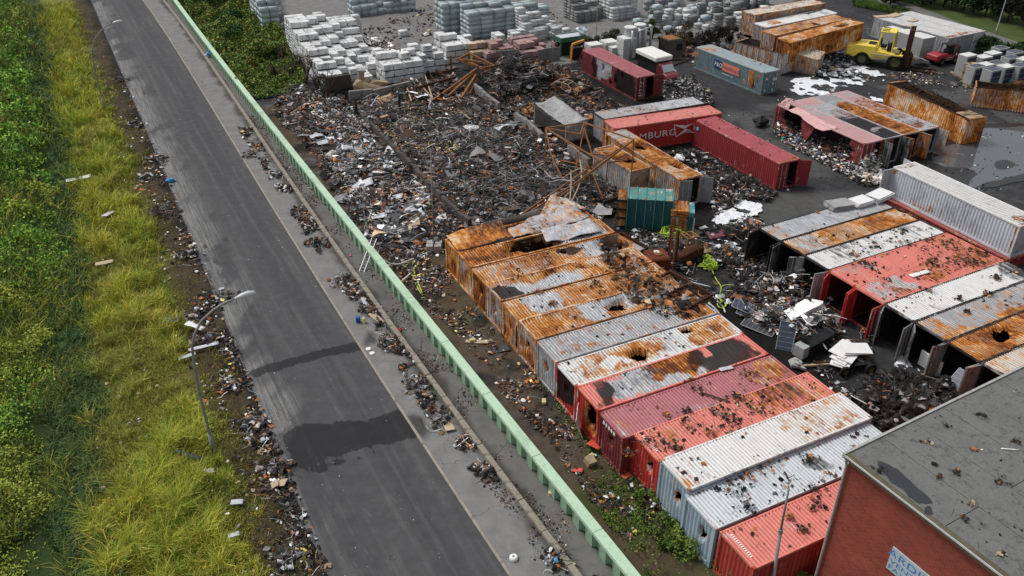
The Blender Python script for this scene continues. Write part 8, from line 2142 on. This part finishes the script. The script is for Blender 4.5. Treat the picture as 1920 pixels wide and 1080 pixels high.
roofc = [
 (1220, 828, hz, "dark clump with a yellow bit on the salmon container's left half", BK, .7), (1262, 838, hz, "two charred lumps mid roof of the salmon container", BK, .6), (1335, 812, hz, "rusty clump on the salmon container near the white one", RK, .8), (1375, 790, hz, "charred line of lumps at the white container's far edge", BK, .8), (1420, 760, hz, "large charred heap on the brown end of the salmon container", BK, 1.1), (1180, 850, hz, "small rusty flakes at the salmon container's left edge", RK, .4),
 (1300, 722, hz, "long charred clump on the maroon pink roof", BK, .9), (1290, 790, hz, "charred clump on the seam between maroon and salmon roofs", BK, .8), (1345, 772, hz, "grey lump on the seam beside the charred stick", {'grey': 4, 'char': 3}, .6), (1405, 700, hz, "twisted rusty clump at the right of the maroon pink roof", RK, .8), (1250, 778, hz, "single orange flake on the maroon pink roof", {'rust': 4}, .2), (1380, 745, hz, "small charred clump on the maroon roof's right part", BK, .5),
 (1400, 890, hz, "mixed rusty and black heap against the white container's side", RK, .9), (1370, 915, hz, "charred sticks on the pale blue roof's far edge", BK, .8), (1440, 872, hz, "rusty flakes at the far edge of the pale blue roof", RK, .7), (1515, 862, hz, "dark soot clump on the pale blue roof near the building", BK, .6), (1405, 955, hz, "grey scrap with a tube on the pale blue roof", {'grey': 5, 'char': 3}, .5), (1290, 770, hz, "charred bits above the maroon roof's middle", BK, .3),
 (1525, 918, hz, "black tattered clump on the nearest salmon roof", BK, .5), (1530, 948, hz, "charred cross shaped lumps on the nearest salmon roof", BK, .6), (1480, 972, hz, "small rusty lump by the mast on the nearest salmon roof", RK, .3), (1505, 995, hz, "black stick clump near the edge of the nearest salmon roof", BK, .4),
 (1022, 505, hz, "rust clump on the fourth roof of the long row", RK, .6), (965, 518, hz, "dark charred lump at the left of the rust and zinc roof", BK, .7), (1025, 480, hz, "rusty tangle on the third roof", RK, .5), (1085, 500, hz, "brown lump beside the roof tears", RK, .5), (1010, 548, hz, "rusty flakes on the seam of the orange roofs", RK, .4), (1120, 535, hz, "charred lumps right of the cream patch", BK, .7), (1185, 520, hz, "greenish grey crumpled clump at the right of the orange roofs", {'grey': 4, 'tan': 3}, .8), (1180, 555, hz, "brown scrap at the right end of the cream roof", RK, .9), (1220, 570, hz, "heap of rusty flakes beside the steel rack", RK, 1.1), (1035, 570, hz, "small rusty lumps on the cream roof", RK, .4), (1250, 590, hz, "black and yellow bits on the grey streaked roof", {'char': 5, 'yellow': 1, 'rust': 3}, .7),
 (1688, 430, hz, "charred bits at the far end of the orange roof", BK, .9), (1600, 455, hz, "small dark clump mid roof of the orange one", BK, .5), (1640, 462, hz, "charred loop on the white grey roof", BK, .6), (1700, 455, hz, "black clump at the seam of white and salmon roofs", BK, .7), (1790, 468, hz, "brown peeled sheet clump on the far salmon roof", RK, 1.0), (1820, 490, hz, "large dark curled scrap on the right salmon roof", BK, 1.1), (1745, 495, hz, "rusty clump above the white shred", RK, .8), (1600, 478, hz, "rusty clump near the left of the white grey roof", RK, .5), (1625, 495, hz, "charred strip at the salmon roof's edge", BK, .8), (1740, 545, hz, "black clump on the white roof's far edge", BK, .5), (1800, 560, hz, "small black bits on the bright white roof", BK, .4), (1870, 520, hz, "dark scrap at the right end of the bright white roof", BK, .6), (1858, 552, hz, "orange flakes on the grey brown roof", RK, .5), (1815, 585, hz, "black round lump on the grey brown roof", BK, .25), (1665, 525, hz, "charred clump on the left salmon patch", BK, .4),
]
for i, (px, py, z, lb, pl, r) in enumerate(roofc):
    clump(lb, px, py, z, r * .85, int(14 + 40 * r), pl, (.04, .27), i)
loose("metal_sheet", "white torn shred lying on the right salmon roof", "metal sheet", 1725, 512, 1.7, .4, 24, 0, 0, M_WSH, .1, z=2.78, seed=5)
loose("charred_plank", "charred plank on the maroon pink roof", "plank", 1345, 745, 1.5, .12, -30, 0, 0, M_BURNW, .03, z=2.76, seed=6)
loose("metal_sheet", "grey flap on the seam by the maroon roof", "metal sheet", 1362, 690, .9, .3, 20, 0, 0, M_AL, .1, z=2.75, seed=7)
loose("metal_sheet", "grey bent flap hanging by the scorched container's end", "metal sheet", 1340, 598, 1.0, .6, -60, .5, 0, M_CRUM, .1, z=.5, seed=8)
for i, (px, py, L, W) in enumerate(((1658, 30, 3.0, 1.1), (1678, 28, 2.6, 1.3), (1712, 38, 1.6, .9), (1708, 48, 1.4, .9), (1716, 56, 1.0, .9))):
    loose("wood_board", ["large tan board on the white roofed containers", "second tan board on the white roofed containers", "small board in the middle of the white roofs", "small pallet board below the middle one", "slatted pallet board at the white roofs' near edge"][i], "board", px, py, L, W, YAW + R.uniform(-15, 15), 0, 0, M_TAN, .02, z=2.75, seed=20 + i)
# pavement and verge piles
piles = [(590, 455, .9, "rubble pile on the pavement level with the rusty corner container"), (640, 528, .8, "small dark rubble pile on the pavement above the cream cloth"), (700, 585, .8, "colourful rubble pile on the pavement beside the blue barrel"), (788, 722, 1.0, "wide black rubble pile on the pavement with grey tarpaulin"), (828, 785, .9, "rubble pile on the pavement with tan cardboard"), (912, 888, .6, "small black tangle on the pavement below the wet band"), (560, 395, .8, "rubble pile on the pavement far up beside the kerb"), (520, 330, .8, "dark rubble pile on the pavement by the farthest wet kerb"), (470, 290, 1.0, "brown rubble pile on the pavement at the top of the littered part"), (1045, 1050, .7, "litter pile with blue bits at the kerb near the bottom")]
for i, (px, py, r, lb) in enumerate(piles):
    clump(lb, px, py, .04, r, 150, {'char': 9, 'grey': 3, 'rust': 1.0, 'brown': 1.5, 'pale': 1.2, 'tan': .7, 'white': .4, 'blue': .3 if i in (2, 9) else .02}, (.06, .38), 100 + i, (4, 5, 2, 3), "rubble_pile", "rubble pile", .35)
vp = [(388, 640, 1.1, "white and black rubble pile behind the near street lamp"), (470, 795, 1.0, "black rubble pile at the road edge left of the wide wet band"), (430, 720, .8, "loose scrap on the soil beside the near lamp post"), (415, 560, 1.0, "charred rubble pile at the road edge above the near lamp head"), (520, 880, .7, "cardboard and scrap pile at the road edge"), (545, 1050, .8, "scrap pile at the bottom of the verge"), (350, 480, 1.1, "yellow speckled rubble pile on the verge"), (300, 400, 1.1, "charred rubble pile beside the triangular scrap"), (270, 335, 1.2, "charred rubble pile left of the blue bag"), (290, 300, 1.3, "black scrap pile at the road edge above the blue bag"), (250, 235, 1.2, "mixed scrap pile below the far street lamp"), (225, 150, 1.0, "small scrap pile at the road edge near the far lamp"), (375, 590, .9, "tan and yellow scrap on the verge above the tarpaulin"), (485, 830, .6, "small rubble pile right above the cardboard scraps")]
for i, (px, py, r, lb) in enumerate(vp):
    P = at(px, py); zz = float(verge_h(np.array([P[0]]), np.array([P[1]]))[0]) + .05
    clump(lb, px, py, zz, r, 170, {'char': 9, 'grey': 3.5, 'rust': .8, 'brown': 2, 'pale': 1.6, 'tan': 1.0, 'white': .6, 'yellow': .15}, (.06, .42), 130 + i, (4, 5, 2, 3), "rubble_pile", "rubble pile", .35)
# flat roof litter
q = np.array([[a, b_] for a, b_ in zip(NR.uniform(.3, 24, 3000), NR.uniform(.4, 20, 3000))])
k = NR.random(len(q)) < .14 + sstep(.5, .72, fbm(q[:, 0], q[:, 1], .6, 4, 31)) * .9 + .5 * (q[:, 0] < .6); q = q[k][:1100]
Wp = np.c_[cB[0] + dW[0] * q[:, 0] - dW[1] * q[:, 1], cB[1] + dW[1] * q[:, 0] + dW[0] * q[:, 1], np.full(len(q), ZR - .005)]
o = make_rubble("roof_debris", Wp, .02 + .12 * NR.random(len(Wp)) ** 2, (3, 3, 3, 1), {'char': 7, 'brown': 2, 'tan': 1.2, 'white': .3, 'grey': 1, 'rust': .5}); o['kind'] = 'stuff'; tag(o, "small charred bits scattered on the flat bitumen roof", "debris")
fr = [(1752, 872, BK, .15, "black oval lump on the flat roof"), (1790, 885, BK, .3, "black flaky patch on the flat roof"), (1875, 905, BK, .55, "charred branching scrap with a sooty halo on the flat roof"), (1822, 842, RK, .2, "orange ball of scrap on the flat roof"), (1760, 895, BK, .2, "dark small bits near the oval lump"), (1820, 945, {'tan': 3, 'brown': 2}, .25, "tan splinters on the flat roof"), (1805, 972, RK, .25, "rusty scrap on the flat roof's lower part"), (1878, 1038, {'char': 3, 'tan': 2}, .25, "black and tan scrap near the roof's lower edge"), (1655, 882, BK, .3, "black stick lying across the roof puddle"), (1775, 800, BK, .3, "burnt splinter near the roof's far edge"), (1840, 780, BK, .35, "dark flakes in the middle of the flat roof"), (1905, 830, BK, .3, "dark clump at the right picture edge on the flat roof"), (1735, 830, {'tan': 2, 'char': 2}, .3, "pale flakes along the flat roof's far edge")]
for i, (px, py, pl, r, lb) in enumerate(fr): clump(lb, px, py, ZR - .01, r * .7, int(12 + 40 * r), pl, (.04, .18), 200 + i, zr=.1)
hose("stick", "white stick lying on the flat roof at the right", [(1877, 841, ZR), (1910, 844, ZR)], .03, M_WSH, "stick", z=.02)
# bags and blobs on the yard
lump("white_bag", "white bag at the foot of the pale green pallets", "bag", at(828, 34), (1.8, 1.4, 1.5), M_BAG, seed=21)
lump("white_bag", "white bag lying beside the lone pallet on the yard road", "bag", at(800, 66), (1.6, .8, .4), M_BAG, seed=22)
lump("rubbish_bag", "black rubbish bags heap behind the dark red container", "rubbish bag", at(1424, 236), (1.8, 1.3, 1.0), M_BLK, seed=23)
lump("foam_lump", "white lump on the court behind the rust brown container", "foam", at(1274, 302), (1.5, .9, .6), M_WSH, seed=24)
lump("plastic_sheet", "pink and white crumpled sheet between the red forklift and the panel stacks", "plastic sheet", np.array(at(1832, 96)), (1.2, .9, 1.2), plain("pink_white", (.6, .42, .38), .6, .4, 3), seed=25)
for i, (px, py) in enumerate(((1915, 152), (1912, 160), (1905, 163))):
    lump("rusty_drum", ["dark rusty drum at the right picture edge", "orange rusty lump below the dark drum", "small rusty lump beside the compactor"][i], "scrap", at(px, py), (1.0, .9, .7), M_RUSTY if i else M_RUSTD, seed=30 + i)
for i, (px, py, L) in enumerate(((1255, 112, 3), (1275, 118, 3.4), (1230, 124, 2.8), (1290, 106, 3), (1500, 112, 3), (1530, 118, 2.4))):
    P = at(px, py, .12); b = MB(); b.box((0, 0, 0), (L, .16, .1), rz=R.uniform(-.6, 1.0)); tag(b.build("charred_plank", M_BURNW, None, loc=tuple(P)), "charred plank on the ground " + ["below the scorched tank", "right of the scorched tank", "beside the lorry", "near the border shrubs", "in front of the burnt heap", "right of the leaning yellowish container"][i], "plank")
print("objects", len(bpy.data.objects), "labels", len(LABELS))
for k, v in LABELS.items():
    if len(v) > 1: pass
